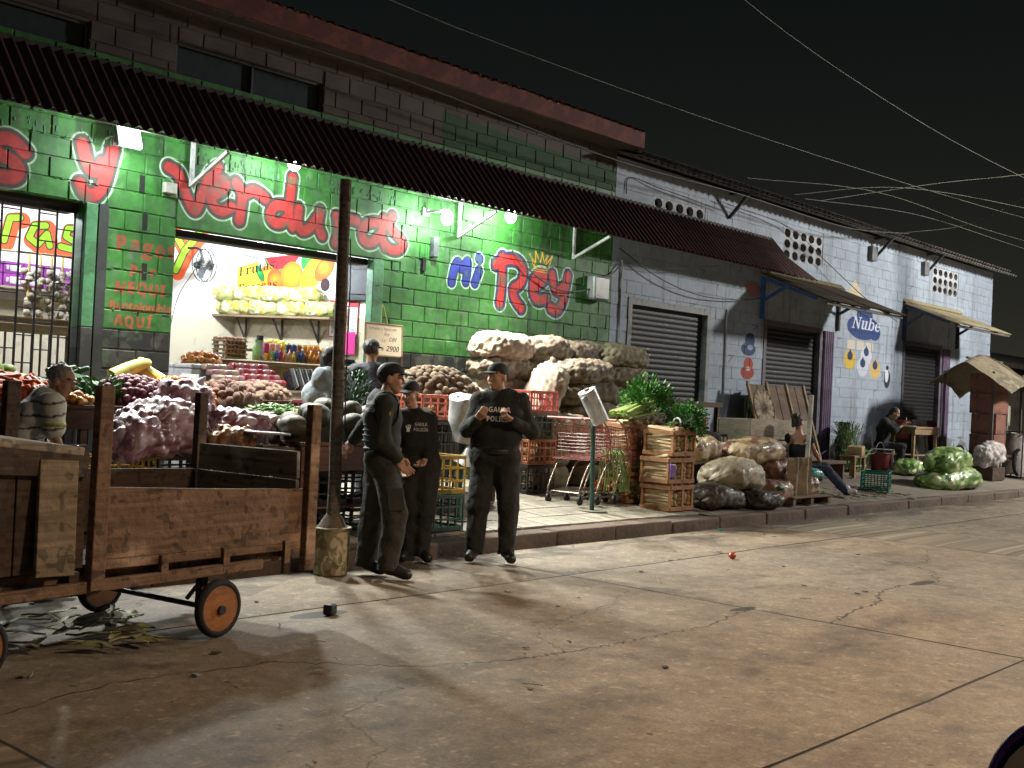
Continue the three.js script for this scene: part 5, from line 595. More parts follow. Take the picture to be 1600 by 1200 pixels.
// ---------- posts with rolls of plastic bags ----------
const postM = M([.025, .085, .06], .5, { bump: .003 }), filmW = M([.72, .74, .76], .35, { transmission: .15, thickness: 0, bump: .004 });
{ const t = thing('bag_roll_post', 'green post with a draped roll of clear bags left of the front officer', 'post', [8.08, sideY(-7.96), -7.96]); mesh('post', rod([0, 0, 0], [.02, .95, 0], .03), postM, t); mesh('base_plate', rod([0, 0, 0], [0, .012, 0], .12), postM, t); const b = mesh('bag_roll', xf(warp(new THREE.CylinderGeometry(.115, .135, .44, 22, 10), .03, 7, 2), -.02, 1.02, .02, .1, 0, .34), filmW, t); mesh('loose_bag', warp(new THREE.ConeGeometry(.16, .50, 18, 10, true).translate(.10, .84, .06), .06, 7, 5), filmW, t); mesh('core', rod([-.10, 1.20, .02], [-.085, 1.235, .02], .03), M([.3, .22, .14], .9), t); }
{ const t = thing('bag_roll_post', 'green post with a neat white roll of bags in front of the trolleys', 'post', [10.24, sideY(-7.96), -7.96]); mesh('post', rod([0, 0, 0], [-.05, 1.03, 0], .027), postM, t); mesh('base_plate', rod([0, 0, 0], [0, .014, 0], .17, .17, 20), M([.35, .33, .28], .8, { map: 'concrete' }), t); mesh('bag_roll', xf(warp(new THREE.CylinderGeometry(.105, .10, .40, 24, 6), .005, 10, 3), -.09, 1.19, .03, -.25, 0, .46), filmW, t); mesh('loose_bag', warp(rb(.09, .34, .05, -.19, 1.15, .05, .02, -.2, 0, .5), .03, 9, 4), filmW, t); mesh('core', rod([-.165, 1.36, -.015], [-.178, 1.386, -.02], .032), M([.25, .18, .12], .9), t); }
// ---------- nested shopping trolleys ----------
const chrome = M([.42, .36, .30], .32, { metalness: .85 }), redP = M([.34, .085, .065], .55), blk = M([.02, .02, .022], .6);
function trolley(label, x, z, ry) {
  const y = sideY(z), t = thing('shopping_trolley', label, 'trolley', [x, y, z], ry, 'nested shopping trolleys'), h = .22;
  for (const s of [-1, 1]) mesh('side_tube', tube([[-.32, 1.0, s * .22], [-.26, 1.0, s * .22], [-.12, .9, s * h], [-.02, .55, s * h], [-.02, .5, s * h], [-.10, .46, s * h], [-.28, .14, s * h], [-.22, .10, s * h], [.45, .14, s * .15]], .011, 46, 6), chrome, t);
  mesh('handle', rod([-.32, 1.0, -.24], [-.32, 1.0, .24], .016), redP, t); const bk = []; const P = (u, v, s) => { const xx = lerp(-.16, .62, u), top = lerp(.93, .86, u), bot = lerp(.52, .62, u); return [xx, lerp(bot, top, v), s * lerp(.25, .17, u)]; };
  for (const s of [-1, 1]) { for (let i = 0; i <= 16; i++) bk.push(rod(P(i / 16, 0, s), P(i / 16, 1, s), .0035, .0035, 5)); for (let j = 0; j <= 6; j++) bk.push(rod(P(0, j / 6, s), P(1, j / 6, s), j % 6 ? .003 : .007, j % 6 ? .003 : .007, 5)); } for (let i = 0; i <= 16; i++) bk.push(rod(P(i / 16, 0, -1), P(i / 16, 0, 1), .003, .003, 5)); for (let k = 0; k <= 6; k++) { const s = -1 + k / 3; bk.push(rod(P(1, 0, s), P(1, 1, s), .0035, .0035, 5)); } for (let j = 0; j <= 5; j++) bk.push(rod(P(1, j / 5, -1), P(1, j / 5, 1), .003, .003, 5)); mesh('basket', bk, redP, t);
  mesh('child_seat', Array.from({ length: 6 }, (_, i) => rod([-.14, .62 + i * .04, -.2], [-.14, .62 + i * .04, .2], .004, .004, 5)), M([.5, .42, .4], .5), t); const lr = [rod([-.24, .14, -.2], [-.24, .14, .2], .008)]; for (let i = 0; i < 7; i++) lr.push(rod([-.24, .14, -.2 + i * .066], [.45, .16, -.14 + i * .047], .005, .005, 5)); mesh('lower_rack', lr, chrome, t);
  for (const [a, b] of [[-.26, -.22], [-.26, .22], [.42, -.15], [.42, .15]]) { const c = mesh('caster', xf(new THREE.TorusGeometry(.035, .02, 8, 18), a, .057, b), blk, t); mesh('fork', [bx(.03, .07, .006, a + .01, .085, b - .026), bx(.03, .07, .006, a + .01, .085, b + .026), bx(.03, .01, .06, a + .015, .12, b)], M([.3, .3, .3], .4, { metalness: .7 }), c); }
  return t;
}
trolley('rearmost chrome trolley at the left of the nested row', 10.52, -8.42, .10); trolley('second nested trolley with red vegetables on its rack', 10.82, -8.38, .06); trolley('foremost nested trolley beside the wooden crates', 11.12, -8.34, .02);
heap('red_pepper', 'red pepper lying on the lower rack of the trolleys', 'pepper', 'red peppers on the trolley rack', G.pepper, [M([.62, .05, .03], .3)], 10.98, -8.36, .20, .13, sideY(-8.36) + .155, .10, 12, .045, [.3, .03, .02]);
{ const t = thing('spring_onion_bunch', 'bunch of thin green onions drooping in the trolleys', 'vegetables', [10.9, sideY(-8.2) + .5, -8.2]); mesh('blades', Array.from({ length: 34 }, () => { const a = rr(-.8, .8), b = rr(-.16, .16); return tube([[rr(-.05, .05), .1, b * .4], [a * .12, .16, b], [a * .2, -.1, b * 1.3 + .06], [a * .22 + rr(-.05, .05), -.32, b * 1.2 + .06]], .006, 7, 4); }), M([.20, .30, .08], .6), t); }
// ---------- slatted wooden crates with leaf-wrapped bundles ----------
const husk = M([.56, .44, .25], .8, { map: 'wood', bump: .004 });
function slatCrate(label, x, y, z, ry, fill, o = {}) {
  const { w = .52, h = .31, d = .42, wm = wood.crate } = o, t = thing('slatted_crate', label, 'crate', [x, y, z], ry, 'slatted crates by the kerb');
  for (const [a, b] of [[-1, -1], [1, -1], [-1, 1], [1, 1]]) mesh('corner_post', rb(.035, h, .035, a * (w / 2 - .018), h / 2, b * (d / 2 - .018), .004), wm, t);
  for (const s of [-1, 1]) { for (const yy of [.03, h - .03]) { mesh('slat', rb(w, .05, .012, 0, yy, s * (d / 2 + .006), .003), wm, t); mesh('slat', rb(.012, .05, d, s * (w / 2 + .006), yy, 0, .003), wm, t); } mesh('slat', rb(.04, h, .012, 0, h / 2, s * (d / 2 + .006), .003), wm, t); }
  for (let i = 0; i < 4; i++) mesh('floor_slat', rb(w - .04, .012, .08, 0, .012, -d / 2 + .06 + i * (d - .12) / 3), wm, t);
  if (fill) { const b = thing('husk_bundle', 'straw leaf bundle inside the ' + label.replace('slatted ', ''), 'bundle', [x, y + .02, z], ry, 'leaf bundles in the crates'); const gs = []; for (let i = 0; i < 40; i++) { const yy = .03 + .26 * (i % 8) / 7, zz = -d / 2 + .05 + (d - .1) * Math.floor(i / 8) / 4; const xx = (-.5 + Math.floor(i / 8) / 4) * (w - .10); gs.push(xf(warp(new THREE.CapsuleGeometry(.038, d - .10, 3, 7), .016, 7, i + x * 9), xx, yy, rr(-.01, .01), Math.PI / 2 + rr(-.12, .12), rr(-.1, .1), 0)); } mesh('leaves', gs, husk, b); mesh('tie', [bx(w - .05, .3, .012, 0, .15, -.1), bx(w - .05, .3, .012, 0, .15, .1)], M([.35, .26, .14], .8), b); }
  return t;
}
const cy0 = sideY(-7.8);
slatCrate('bottom slatted crate of the front stack by the kerb', 11.49, cy0, -7.80, .04, 1); slatCrate('middle slatted crate of the front stack by the kerb', 11.47, cy0 + .325, -7.80, -.03, 1); slatCrate('top slatted crate of the front stack under the parsley', 11.50, cy0 + .65, -7.80, .05, 1);
slatCrate('bottom slatted crate of the rear stack beside the trolleys', 11.42, sideY(-8.35), -8.36, 0, 1); slatCrate('second slatted crate of the rear stack beside the trolleys', 11.42, sideY(-8.35) + .325, -8.36, .04, 1); slatCrate('third slatted crate of the rear stack under the celery', 11.44, sideY(-8.35) + .65, -8.36, -.03, 1);
single('purple_wrap', warp(rb(.12, .16, .03, 0, 0, 0, .012), .02, 12, 2), M([.22, .10, .40], .5), 'scrap of purple wrapping in the middle crate', 'wrapping', [11.24, cy0 + .48, -7.56]);
{ const t = thing('celery_bunch', 'big bunch of leafy celery lying with its stalks to the left', 'vegetables', [11.45, sideY(-8.3) + 1.0, -8.25]); mesh('stalks', Array.from({ length: 26 }, (_, i) => { const a = rr(-.12, .12), b = rr(0, .14); return tube([[-.42 + rr(-.03, .03), .03 + b * .6, a * 1.2], [-.15, .05 + b, a * .8], [.15, .10 + b * 1.4, a * 1.3]], .016, 8, 6); }), M([.42, .55, .18], .5), t); mesh('leaves', leafGeo(1500, i => { const a = rr(0, 6.28), u = rnd(), el = Math.acos(rr(-.6, 1)), r = .25 * Math.cbrt(rnd()) * (1 + .25 * Math.sin(a * 4 + el * 3)); return [.16 + Math.sin(el) * Math.cos(a) * r * 1.25, .26 + Math.cos(el) * r, Math.sin(el) * Math.sin(a) * r, Math.sin(el) * Math.cos(a), Math.cos(el) + .3, Math.sin(el) * Math.sin(a)]; }, .018, .055), leafM([.07, .24, .035]), t); }
{ const t = thing('parsley_bunch', 'dense round bunch of parsley hanging over the front crate', 'vegetables', [11.72, cy0 + 1.0, -7.72]); mesh('leaves', leafGeo(2600, i => { const a = rr(0, 6.28), el = Math.acos(rr(-.9, 1)), r = .235 * Math.pow(rnd(), .3) * (1 + .20 * Math.sin(a * 3 + el * 5) + .12 * Math.sin(a * 7 - el * 3)); return [Math.sin(el) * Math.cos(a) * r, .07 + Math.cos(el) * r * .92, Math.sin(el) * Math.sin(a) * r, Math.sin(el) * Math.cos(a), Math.cos(el), Math.sin(el) * Math.sin(a)]; }, .013, .036), leafM([.055, .20, .035]), t); mesh('stems', Array.from({ length: 22 }, () => tube([[-.34 + rr(-.03, .03), -.0 + rr(0, .06), rr(-.05, .05)], [-.15, .05, rr(-.06, .06)], [.0, .08, rr(-.1, .1)]], .005, 6, 5)), M([.4, .5, .2], .6), t); mesh('band', xf(new THREE.TorusGeometry(.055, .014, 6, 16), -.2, .05, 0, 0, Math.PI / 2, 0), M([.8, .8, .8], .5), t); }
// ---------- plastic sacks heaped along the kerb ----------
{ const put = (label, L, H, D, x, y, z, ry, rz, s, cols, cell = .14) => { const t = thing('plastic_sack', label, 'sack', [x, y, z], ry, 'plastic sacks along the kerb'); t.rotation.z = rz; mesh('filled_bag', sackGeo(L, H, D, cell, .022, cols, s, { film: .07 }), dullM, t); mesh('gathered_mouth', xf(warp(new THREE.ConeGeometry(.10, .2, 10, 4, true), .03, 14, s), L * .5, .02, 0, 0, 0, 1.4), M([.52, .48, .40], .35, { transmission: .3, thickness: 0 }), t); };
  const br = ['#a89676', '#988464', '#b09e80', '#86704f'], gr = ['#8f8570', '#9a907a', '#7a705c'], rd = ['#6a4838', '#7a5643', '#5a3c30']; const y = sideY(-7.8);
  put('dusty brown plastic sack on top behind the parsley', .62, .34, .45, 12.75, y + .68, -8.2, 0, 0, 81, br); put('long brown plastic sack on top of the heap at the kerb', 1.35, .36, .55, 13.75, y + .66, -8.0, .04, .0, 82, br.concat(rd)); put('grey shiny plastic sack in the middle of the kerb heap', 1.15, .42, .6, 12.95, y + .37, -7.78, 0, -.06, 83, gr); put('dark grey sack at the bottom beside the wooden crates', .8, .3, .5, 12.4, y + .13, -7.68, 0, -.05, 84, ['#3c3830', '#4a463c']); put('small dark sack lying at the kerb edge', .62, .22, .4, 13.15, y + .09, -7.46, .1, 0, 85, ['#3a352c', '#2e2a24']); put('reddish brown sack at the bottom of the kerb heap', .9, .34, .55, 13.75, y + .15, -7.72, 0, 0, 86, rd); put('reddish brown sack behind the draped sheet', .7, .36, .5, 14.2, y + .42, -7.95, 0, 0, 87, rd); put('brown sack at the right end of the kerb heap', .7, .34, .5, 14.75, y + .17, -7.85, 0, 0, 88, rd.concat(br));
  const [c0] = [0]; single('draped_film', (() => { const g = new THREE.PlaneGeometry(.62, .62, 24, 24), p = g.attributes.position; for (let i = 0; i < p.count; i++) { const u = p.getX(i), v = p.getY(i); p.setXYZ(i, u * (1 - .25 * (v < 0 ? -v : 0)), v - .25, .05 * Math.sin(u * 22) + .05 * (fbm(u * 6, v * 6, 3, 3) - .5) + .12 - .5 * u * u); } g.computeVertexNormals(); return g; })(), M([.46, .37, .25], .4, { transmission: .25, thickness: 0 }), 'brownish plastic sheet draped over the kerb sacks', 'sheet', [14.3, y + .56, -7.62]);
  single('cardboard_box', rb(.34, .34, .34, 0, .17, 0, .006), M([.36, .27, .18], .9), 'brown cardboard box behind the heap near the seated woman', 'box', [14.30, y + .36, -8.42], [0, .1, 0]); single('green_scrap', warp(rb(.16, .03, .06, 0, 0, 0, .01), .01, 12, 2), M([.05, .42, .22], .5), 'bright green plastic scrap on the kerb sacks', 'scrap', [13.55, y + .24, -7.40]); single('teal_bag', sackGeo(.34, .16, .26, .1, .01, ['#2f7f80', '#3a8f8c'], 91), filmM, 'small teal bag beside the seated woman', 'bag', [15.05, y + .36, -7.75]);
  const t = thing('pallet', 'short wooden pallet under the right end of the sacks', 'pallet', [14.35, y - .02, -7.56]); for (let i = 0; i < 4; i++) mesh('slat', rb(1.1, .02, .09, 0, .11, -.16 + i * .11), wood.mid, t); for (const x of [-.5, 0, .5]) mesh('block', rb(.09, .09, .4, x, .05, 0), wood.mid, t); }
// ---------- people: bodies meshed from joined, tapering capsules ----------
const V = (a, b) => [a[0] - b[0], a[1] - b[1], a[2] - b[2]], mixv = (a, b, t) => [lerp(a[0], b[0], t), lerp(a[1], b[1], t), lerp(a[2], b[2], t)];
function cap(a, b, ra, rb) { const ab = V(b, a), L2 = ab[0] ** 2 + ab[1] ** 2 + ab[2] ** 2 || 1e-9; return (x, y, z) => { const px = x - a[0], py = y - a[1], pz = z - a[2], t = clamp((px * ab[0] + py * ab[1] + pz * ab[2]) / L2), dx = px - ab[0] * t, dy = py - ab[1] * t, dz = pz - ab[2] * t; return Math.sqrt(dx * dx + dy * dy + dz * dz) - ra - (rb - ra) * t; }; }
function ellip(c, r) { const m = Math.min(...r); return (x, y, z) => { const a = (x - c[0]) / r[0], b = (y - c[1]) / r[1], d = (z - c[2]) / r[2], k = Math.sqrt(a * a + b * b + d * d); return (k - 1) * (k > 1.6 ? m : m * .9 + .1 * r[1]); }; }
function blend(fs, k) { return (x, y, z) => { let d = 9; for (const f of fs) { const e = f(x, y, z), h = clamp(.5 + .5 * (e - d) / k); d = lerp(e, d, h) - k * h * (1 - h); } return d; }; }
function nets(f, mn, mx, h, colF) { // surface nets
  const n = [0, 1, 2].map(i => Math.ceil((mx[i] - mn[i]) / h) + 2), [nx, ny, nz] = n, v = new Float32Array(nx * ny * nz).fill(9), id = (i, j, k) => (k * ny + j) * nx + i, S = 4;
  for (let k = 0; k < nz; k += S) for (let j = 0; j < ny; j += S) for (let i = 0; i < nx; i += S) { const d = f(mn[0] + (i + S / 2) * h, mn[1] + (j + S / 2) * h, mn[2] + (k + S / 2) * h), far = Math.abs(d) > h * S * 1.5; for (let c = k; c < Math.min(nz, k + S); c++) for (let b = j; b < Math.min(ny, j + S); b++) for (let a = i; a < Math.min(nx, i + S); a++) v[id(a, b, c)] = far ? d : f(mn[0] + a * h, mn[1] + b * h, mn[2] + c * h); }
  const vi = new Int32Array(nx * ny * nz).fill(-1), pos = [], E = [[0, 1], [2, 3], [4, 5], [6, 7], [0, 2], [1, 3], [4, 6], [5, 7], [0, 4], [1, 5], [2, 6], [3, 7]];
  for (let k = 0; k < nz - 1; k++) for (let j = 0; j < ny - 1; j++) for (let i = 0; i < nx - 1; i++) { const c = []; let s = 0; for (let q = 0; q < 8; q++) { c[q] = v[id(i + (q & 1), j + (q >> 1 & 1), k + (q >> 2))]; if (c[q] < 0) s++; } if (!s || s === 8) continue; let X = 0, Y = 0, Z = 0, m = 0; for (const [a, b] of E) if (c[a] < 0 !== c[b] < 0) { const t = c[a] / (c[a] - c[b]); X += lerp(a & 1, b & 1, t); Y += lerp(a >> 1 & 1, b >> 1 & 1, t); Z += lerp(a >> 2, b >> 2, t); m++; } vi[id(i, j, k)] = pos.length / 3; pos.push(mn[0] + (i + X / m) * h, mn[1] + (j + Y / m) * h, mn[2] + (k + Z / m) * h); }
  const ix = []; const quad = (a, b, c, d, fl) => { if (a < 0 || b < 0 || c < 0 || d < 0) return; fl ? ix.push(a, b, c, a, c, d) : ix.push(a, c, b, a, d, c); };
  for (let k = 1; k < nz - 1; k++) for (let j = 1; j < ny - 1; j++) for (let i = 1; i < nx - 1; i++) { const s = v[id(i, j, k)] < 0; if (s !== v[id(i + 1, j, k)] < 0) quad(vi[id(i, j - 1, k - 1)], vi[id(i, j, k - 1)], vi[id(i, j, k)], vi[id(i, j - 1, k)], s); if (s !== v[id(i, j + 1, k)] < 0) quad(vi[id(i - 1, j, k - 1)], vi[id(i - 1, j, k)], vi[id(i, j, k)], vi[id(i, j, k - 1)], s); if (s !== v[id(i, j, k + 1)] < 0) quad(vi[id(i - 1, j - 1, k)], vi[id(i, j - 1, k)], vi[id(i, j, k)], vi[id(i - 1, j, k)], s); }
  const g = new THREE.BufferGeometry(); g.setAttribute('position', new THREE.Float32BufferAttribute(pos, 3)); g.setIndex(ix); g.computeVertexNormals();
  if (colF) { const c = new Float32Array(pos.length); for (let i = 0; i < pos.length; i += 3) c.set(colF(pos[i], pos[i + 1], pos[i + 2]), i); g.setAttribute('color', new THREE.BufferAttribute(c, 3)); } return g;
}
// head, facing +z, centre of the skull at the origin; vertex colours mark brows, eyes and lips
const headGeo = (() => {
  const f = blend([ellip([0, .035, -.012], [.074, .082, .094]), ellip([0, -.03, .018], [.062, .078, .066]), ellip([0, -.088, .045], [.034, .026, .032]), cap([0, .012, .078], [0, -.022, .098], .010, .014), ellip([.03, -.022, .055], [.03, .026, .026]), ellip([-.03, -.022, .055], [.03, .026, .026]), cap([-.034, .03, .072], [.034, .03, .072], .012, .012), cap([-.016, -.058, .074], [.016, -.058, .074], .011, .011), ellip([.076, -.012, -.008], [.010, .030, .02]), ellip([-.076, -.012, -.008], [.010, .030, .02])], .016);
  const eye = (x, y, z) => Math.min(...[-1, 1].map(s => Math.hypot((x - s * .031) / .013, (y - .008) / .0075)));
  const carve = (x, y, z) => { let d = f(x, y, z); for (const s of [-1, 1]) { const e = Math.hypot((x - s * .031), (y - .008) * 1.4, z - .083) - .014; d = Math.max(d, -e - .004); } return d; };
  const g = nets(carve, [-.11, -.15, -.13], [.11, .14, .14], .0042, (x, y, z) => { if (z > .05) { if (eye(x, y, z) < 1) return eye(x, y, z) < .5 ? [.08, .06, .05] : [1.2, 1.4, 1.6]; for (const s of [-1, 1]) if (Math.abs(y - .032 - .12 * (.03 - Math.abs(x - s * .032) * .6)) < .006 && Math.abs(x - s * .032) < .02) return [.25, .22, .2]; if (Math.abs(y + .058) < .009 && Math.abs(x) < .024) return Math.abs(y + .058) < .002 ? [.35, .25, .25] : [.95, .62, .6]; } return [1, 1, 1]; }); return g;
})();
function handGeo(curl, spread = 1) { // hangs down -y from the wrist, palm towards +z, thumb on +x
  const fs = []; [-.029, -.010, .010, .028].forEach((x, i) => { const k = [.8, .98, 1.05, .95][i]; let p = [x * spread, -.082, 0], a = .15; fs.push(cap([x * .65, -.012, 0], p, .0135, .012)); [.042, .026, .021].forEach((l, j) => { a += curl * (j ? .9 : .7); const q = [p[0], p[1] - Math.cos(a) * l * k, p[2] + Math.sin(a) * l * k]; fs.push(cap(p, q, .0098 - j * .001, .0088 - j * .001)); p = q; }); });
  fs.push(cap([.02, -.022, .004], [.043, -.055, .016], .013, .011), cap([.043, -.055, .016], [.040 - curl * .012, -.085, .03], .0105, .0085), cap([0, .01, 0], [0, -.03, 0], .022, .024)); return nets(blend(fs, .007), [-.07, -.19, -.05], [.08, .04, .11], .0045, () => [1, 1, 1]);
}
const hands = { relaxed: handGeo(.35), grip: handGeo(.95, .85) };
const UPV = new THREE.Vector3(0, 1, 0);
function person(label, P, ry, J, o) {
  const { skin = [.48, .28, .19], sc = 1, fat = 0, shirt, sleeve = 1, trousers, shoe = [.02, .02, .02], headYaw = 0, headPitch = 0, headRoll = 0, hat, hair, vest, handL = 'relaxed', handR = 'relaxed', hemY, rollL = 0, rollR = 0, extra } = o;
  const t = thing('person', label, 'person', P, ry), r = sc, wst = mixv(J.pel, J.chest, .5), ch = J.chest;
  const side = (a, b, k) => [mixv(mixv(a, b, .5), a, k), mixv(mixv(a, b, .5), b, k)];
  const up = (c, dy) => [c[0], c[1] + dy, c[2]]; const [sa, sb] = [J.s1, J.s2], shM = mixv(sa, sb, .5), off = (c, s, k) => [c[0] + (s[0] - shM[0]) * k, c[1] + (s[1] - shM[1]) * k, c[2] + (s[2] - shM[2]) * k];
  const torso = (e) => [cap(off(J.pel, sa, .45), off(J.pel, sb, .45), (.105 + fat * .3) * r + e, (.105 + fat * .3) * r + e), cap(off(wst, sa, .4), off(wst, sb, .4), (.10 + fat) * r + e, (.10 + fat) * r + e), cap(off(ch, sa, .5), off(ch, sb, .5), (.108 + fat * .6) * r + e, (.108 + fat * .6) * r + e), cap(up(sa, -.015), up(sb, -.015), .060 * r + e, .060 * r + e), cap(up(mixv(J.neck, shM, .35), .0), up(sa, -.02), .052 * r + e, .05 * r + e), cap(up(mixv(J.neck, shM, .35), .0), up(sb, -.02), .052 * r + e, .05 * r + e), cap(mixv(sa, sb, .5), ch, .088 * r + e, .10 * r + e)];
  const arm = (s, el, w, e, f) => { const L = []; L.push(cap(s, el, .052 * r + e, .042 * r + e)); if (f > .5) L.push(cap(el, mixv(el, w, (f - .5) * 2), .042 * r + e, lerp(.042, .03, (f - .5) * 2) * r + e)); else { L[0] = cap(s, mixv(s, el, f * 2), .056 * r + e, .05 * r + e); } return L; };
  const leg = (h, k, a, e) => [cap(h, k, .083 * r + e, .058 * r + e), cap(k, a, .056 * r + e, .038 * r + e)];
  const foot = (a, tp, e) => cap(a, tp, .04 * r + e, .034 * r + e);
  const all = Object.values(J), bb = pad => [[0, 1, 2].map(i => Math.min(...all.map(q => q[i])) - pad), [0, 1, 2].map(i => Math.max(...all.map(q => q[i])) + pad)];
  const neckTop = mixv(J.neck, J.head, .75);
  const [mn, mx] = bb(.2); const body = blend([...torso(-.012), cap(mixv(J.neck, shM, .3), neckTop, .054 * r, .050 * r), ...arm(J.s1, J.e1, J.w1, -.008, 1), ...arm(J.s2, J.e2, J.w2, -.008, 1), ...leg(J.h1, J.k1, J.a1, -.012), ...leg(J.h2, J.k2, J.a2, -.012), foot(J.a1, J.t1, -.012), foot(J.a2, J.t2, -.012)], .035);
  const gs = [nets(body, mn, mx, .014, () => [1, 1, 1])];
  const hq = new THREE.Quaternion().setFromEuler(new THREE.Euler(headPitch, headYaw, headRoll, 'YXZ')), hm = new THREE.Matrix4().compose(new THREE.Vector3(...J.head), hq, new THREE.Vector3(r, r, r)); gs.push(headGeo.clone().applyMatrix4(hm));
  for (const [el, w, kind, mir, roll] of [[J.e1, J.w1, handL, 1, rollL], [J.e2, J.w2, handR, -1, rollR]]) { const d = new THREE.Vector3(...V(w, el)).normalize(), q = new THREE.Quaternion().setFromUnitVectors(new THREE.Vector3(0, -1, 0), d).multiply(new THREE.Quaternion().setFromAxisAngle(UPV, roll)); const g = hands[kind].clone(); if (mir < 0) { g.scale(-1, 1, 1); const ix = g.index.array; for (let i = 0; i < ix.length; i += 3) { const s = ix[i]; ix[i] = ix[i + 1]; ix[i + 1] = s; } g.computeVertexNormals(); } gs.push(g.applyMatrix4(new THREE.Matrix4().compose(new THREE.Vector3(...w), q, new THREE.Vector3(r, r, r)))); }
  const sk = new THREE.MeshPhysicalMaterial({ vertexColors: true, roughness: .55, side: THREE.DoubleSide }); sk.color.setRGB(...skin); mesh('body', gs, sk, t);
  const wrinkle = (f, a, fr) => (x, y, z) => f(x, y, z) + a * (fbm(x * fr, y * fr * .6, z * fr, 3) - .5);
  const ax = new THREE.Vector3(...V(ch, J.pel)).normalize(), hem = (pt, sgn) => (x, y, z) => sgn * ((x - pt[0]) * ax.x + (y - pt[1]) * ax.y + (z - pt[2]) * ax.z);
  let shirtF; if (shirt) { const e = shirt.loose ?? .012, base = blend([...torso(e), ...arm(J.s1, J.e1, J.w1, e + .004, sleeve), ...arm(J.s2, J.e2, J.w2, e + .004, sleeve)], .04), hp = hem(mixv(J.pel, ch, shirt.hem ?? -.12), -1), nk = ellip(mixv(J.neck, J.head, .42), [.072 * r, .07 * r, .072 * r]); shirtF = (x, y, z) => Math.max(base(x, y, z), hp(x, y, z), shirt.low ? -ellip(shM, shirt.low)(x, y, z) : -nk(x, y, z)); mesh('shirt', nets(wrinkle(shirtF, .036, 10), mn, mx, .012, shirt.pattern), shirt.mat || (shirt.pattern ? new THREE.MeshPhysicalMaterial({ vertexColors: true, roughness: .85, bumpMap: TX.bump, bumpScale: .004, side: THREE.DoubleSide }) : M(shirt.col, .9, { bump: .012 })), t); }
  if (trousers) { const e = trousers.loose ?? .018, base = blend([cap(off(J.pel, sa, .45), off(J.pel, sb, .45), (.108 + fat * .3) * r + e, (.108 + fat * .3) * r + e), cap(J.h1, J.k1, .085 * r + e, .066 * r + e), cap(J.h2, J.k2, .085 * r + e, .066 * r + e), cap(J.k1, J.a1, .062 * r + e, .048 * r + e), cap(J.k2, J.a2, .062 * r + e, .048 * r + e)], .03), hp = hem(mixv(J.pel, ch, .22), 1), gnd = Math.min(J.a1[1], J.a2[1]) - .02; mesh('trousers', nets(wrinkle((x, y, z) => Math.max(base(x, y, z), hp(x, y, z), trousers.up ? -9 : gnd - y), .05, 9), mn, mx, .012), M(trousers.col, .9, { bump: .014 }), t); }
  for (const [a, tp] of [[J.a1, J.t1], [J.a2, J.t2]]) { const f = blend([cap([a[0], a[1] + .04, a[2]], a, .05 * r, .05 * r), cap(a, tp, .05 * r, .044 * r)], .02), fl = Math.min(a[1], tp[1]) - .045; mesh('shoe', nets((x, y, z) => Math.max(f(x, y, z), fl + .008 - y), [0, 1, 2].map(i => Math.min(a[i], tp[i]) - .1), [0, 1, 2].map(i => Math.max(a[i], tp[i]) + .12), .009), M(shoe, .45), t); }
  let vestF; if (vest) { const b2 = blend(torso(.034), .04), hp = hem(mixv(J.pel, ch, .14), -1), top = (x, y, z) => y - shM[1] - .2, ar = [J.s1, J.s2].map(s => { const c = ellip([s[0] + (s[0] - shM[0]) * .12, s[1] - .03, s[2] + (s[2] - shM[2]) * .12], [.095, .15, .095]); return c; }); vestF = (x, y, z) => Math.max(b2(x, y, z), hp(x, y, z), top(x, y, z), -ar[0](x, y, z), -ar[1](x, y, z), -ellip(mixv(J.neck, J.head, .25), [.085, .09, .085])(x, y, z)); mesh('vest', nets(wrinkle(vestF, .008, 12), mn, mx, .012), M(vest, .8, { bump: .006 }), t); }
  const inHead = (name, gs, m) => mesh(name, gs.map(g => g.applyMatrix4(hm)), m, t);
  if (hat) { const dome = new THREE.SphereGeometry(.094, 24, 12, 0, 6.2832, 0, 1.6); xf(dome, 0, .050, -.006, -.06, 0, 0, [.88, .84, 1.10]); const brim = new THREE.CylinderGeometry(.078, .078, .010, 24, 1, false, -1.35, 2.7); { const p = brim.attributes.position; for (let i = 0; i < p.count; i++) p.setY(i, p.getY(i) - 2.2 * p.getX(i) * p.getX(i)); } xf(brim, 0, .056, .066, .16, 0, 0, [1.02, 1, 1.42]); const c = inHead('cap', [dome, brim], M(hat, .8, { bump: .003 })); }
  if (hair) { const g = nets((x, y, z) => { const d = ellip([0, .036, -.016], [.079, .089, .099])(x, y, z), low = hair.long ? cap([0, .0, -.055], [0, -.12, -.065], .075, .06)(x, y, z) : 9, bun = hair.bun ? ellip([0, .09, -.09], [.05, .045, .045])(x, y, z) : 9, face = (z - .045) * .8 + Math.max(0, .05 - y) * .9; return Math.max(Math.min(d, low, bun), face, hair.long ? -9 : -.04 - y + .3 * Math.min(0, z)) + .010 * (vnoise(x * 70, y * 26, z * 70) - .5); }, [-.13, -.26, -.2], [.13, .17, .14], .006); inHead('hair', [g], M(hair.col, .6, { bump: .006 })); }
  if (extra) extra(t, { J, shirtF, vestF, hm, mn, mx, r }); return t;
}
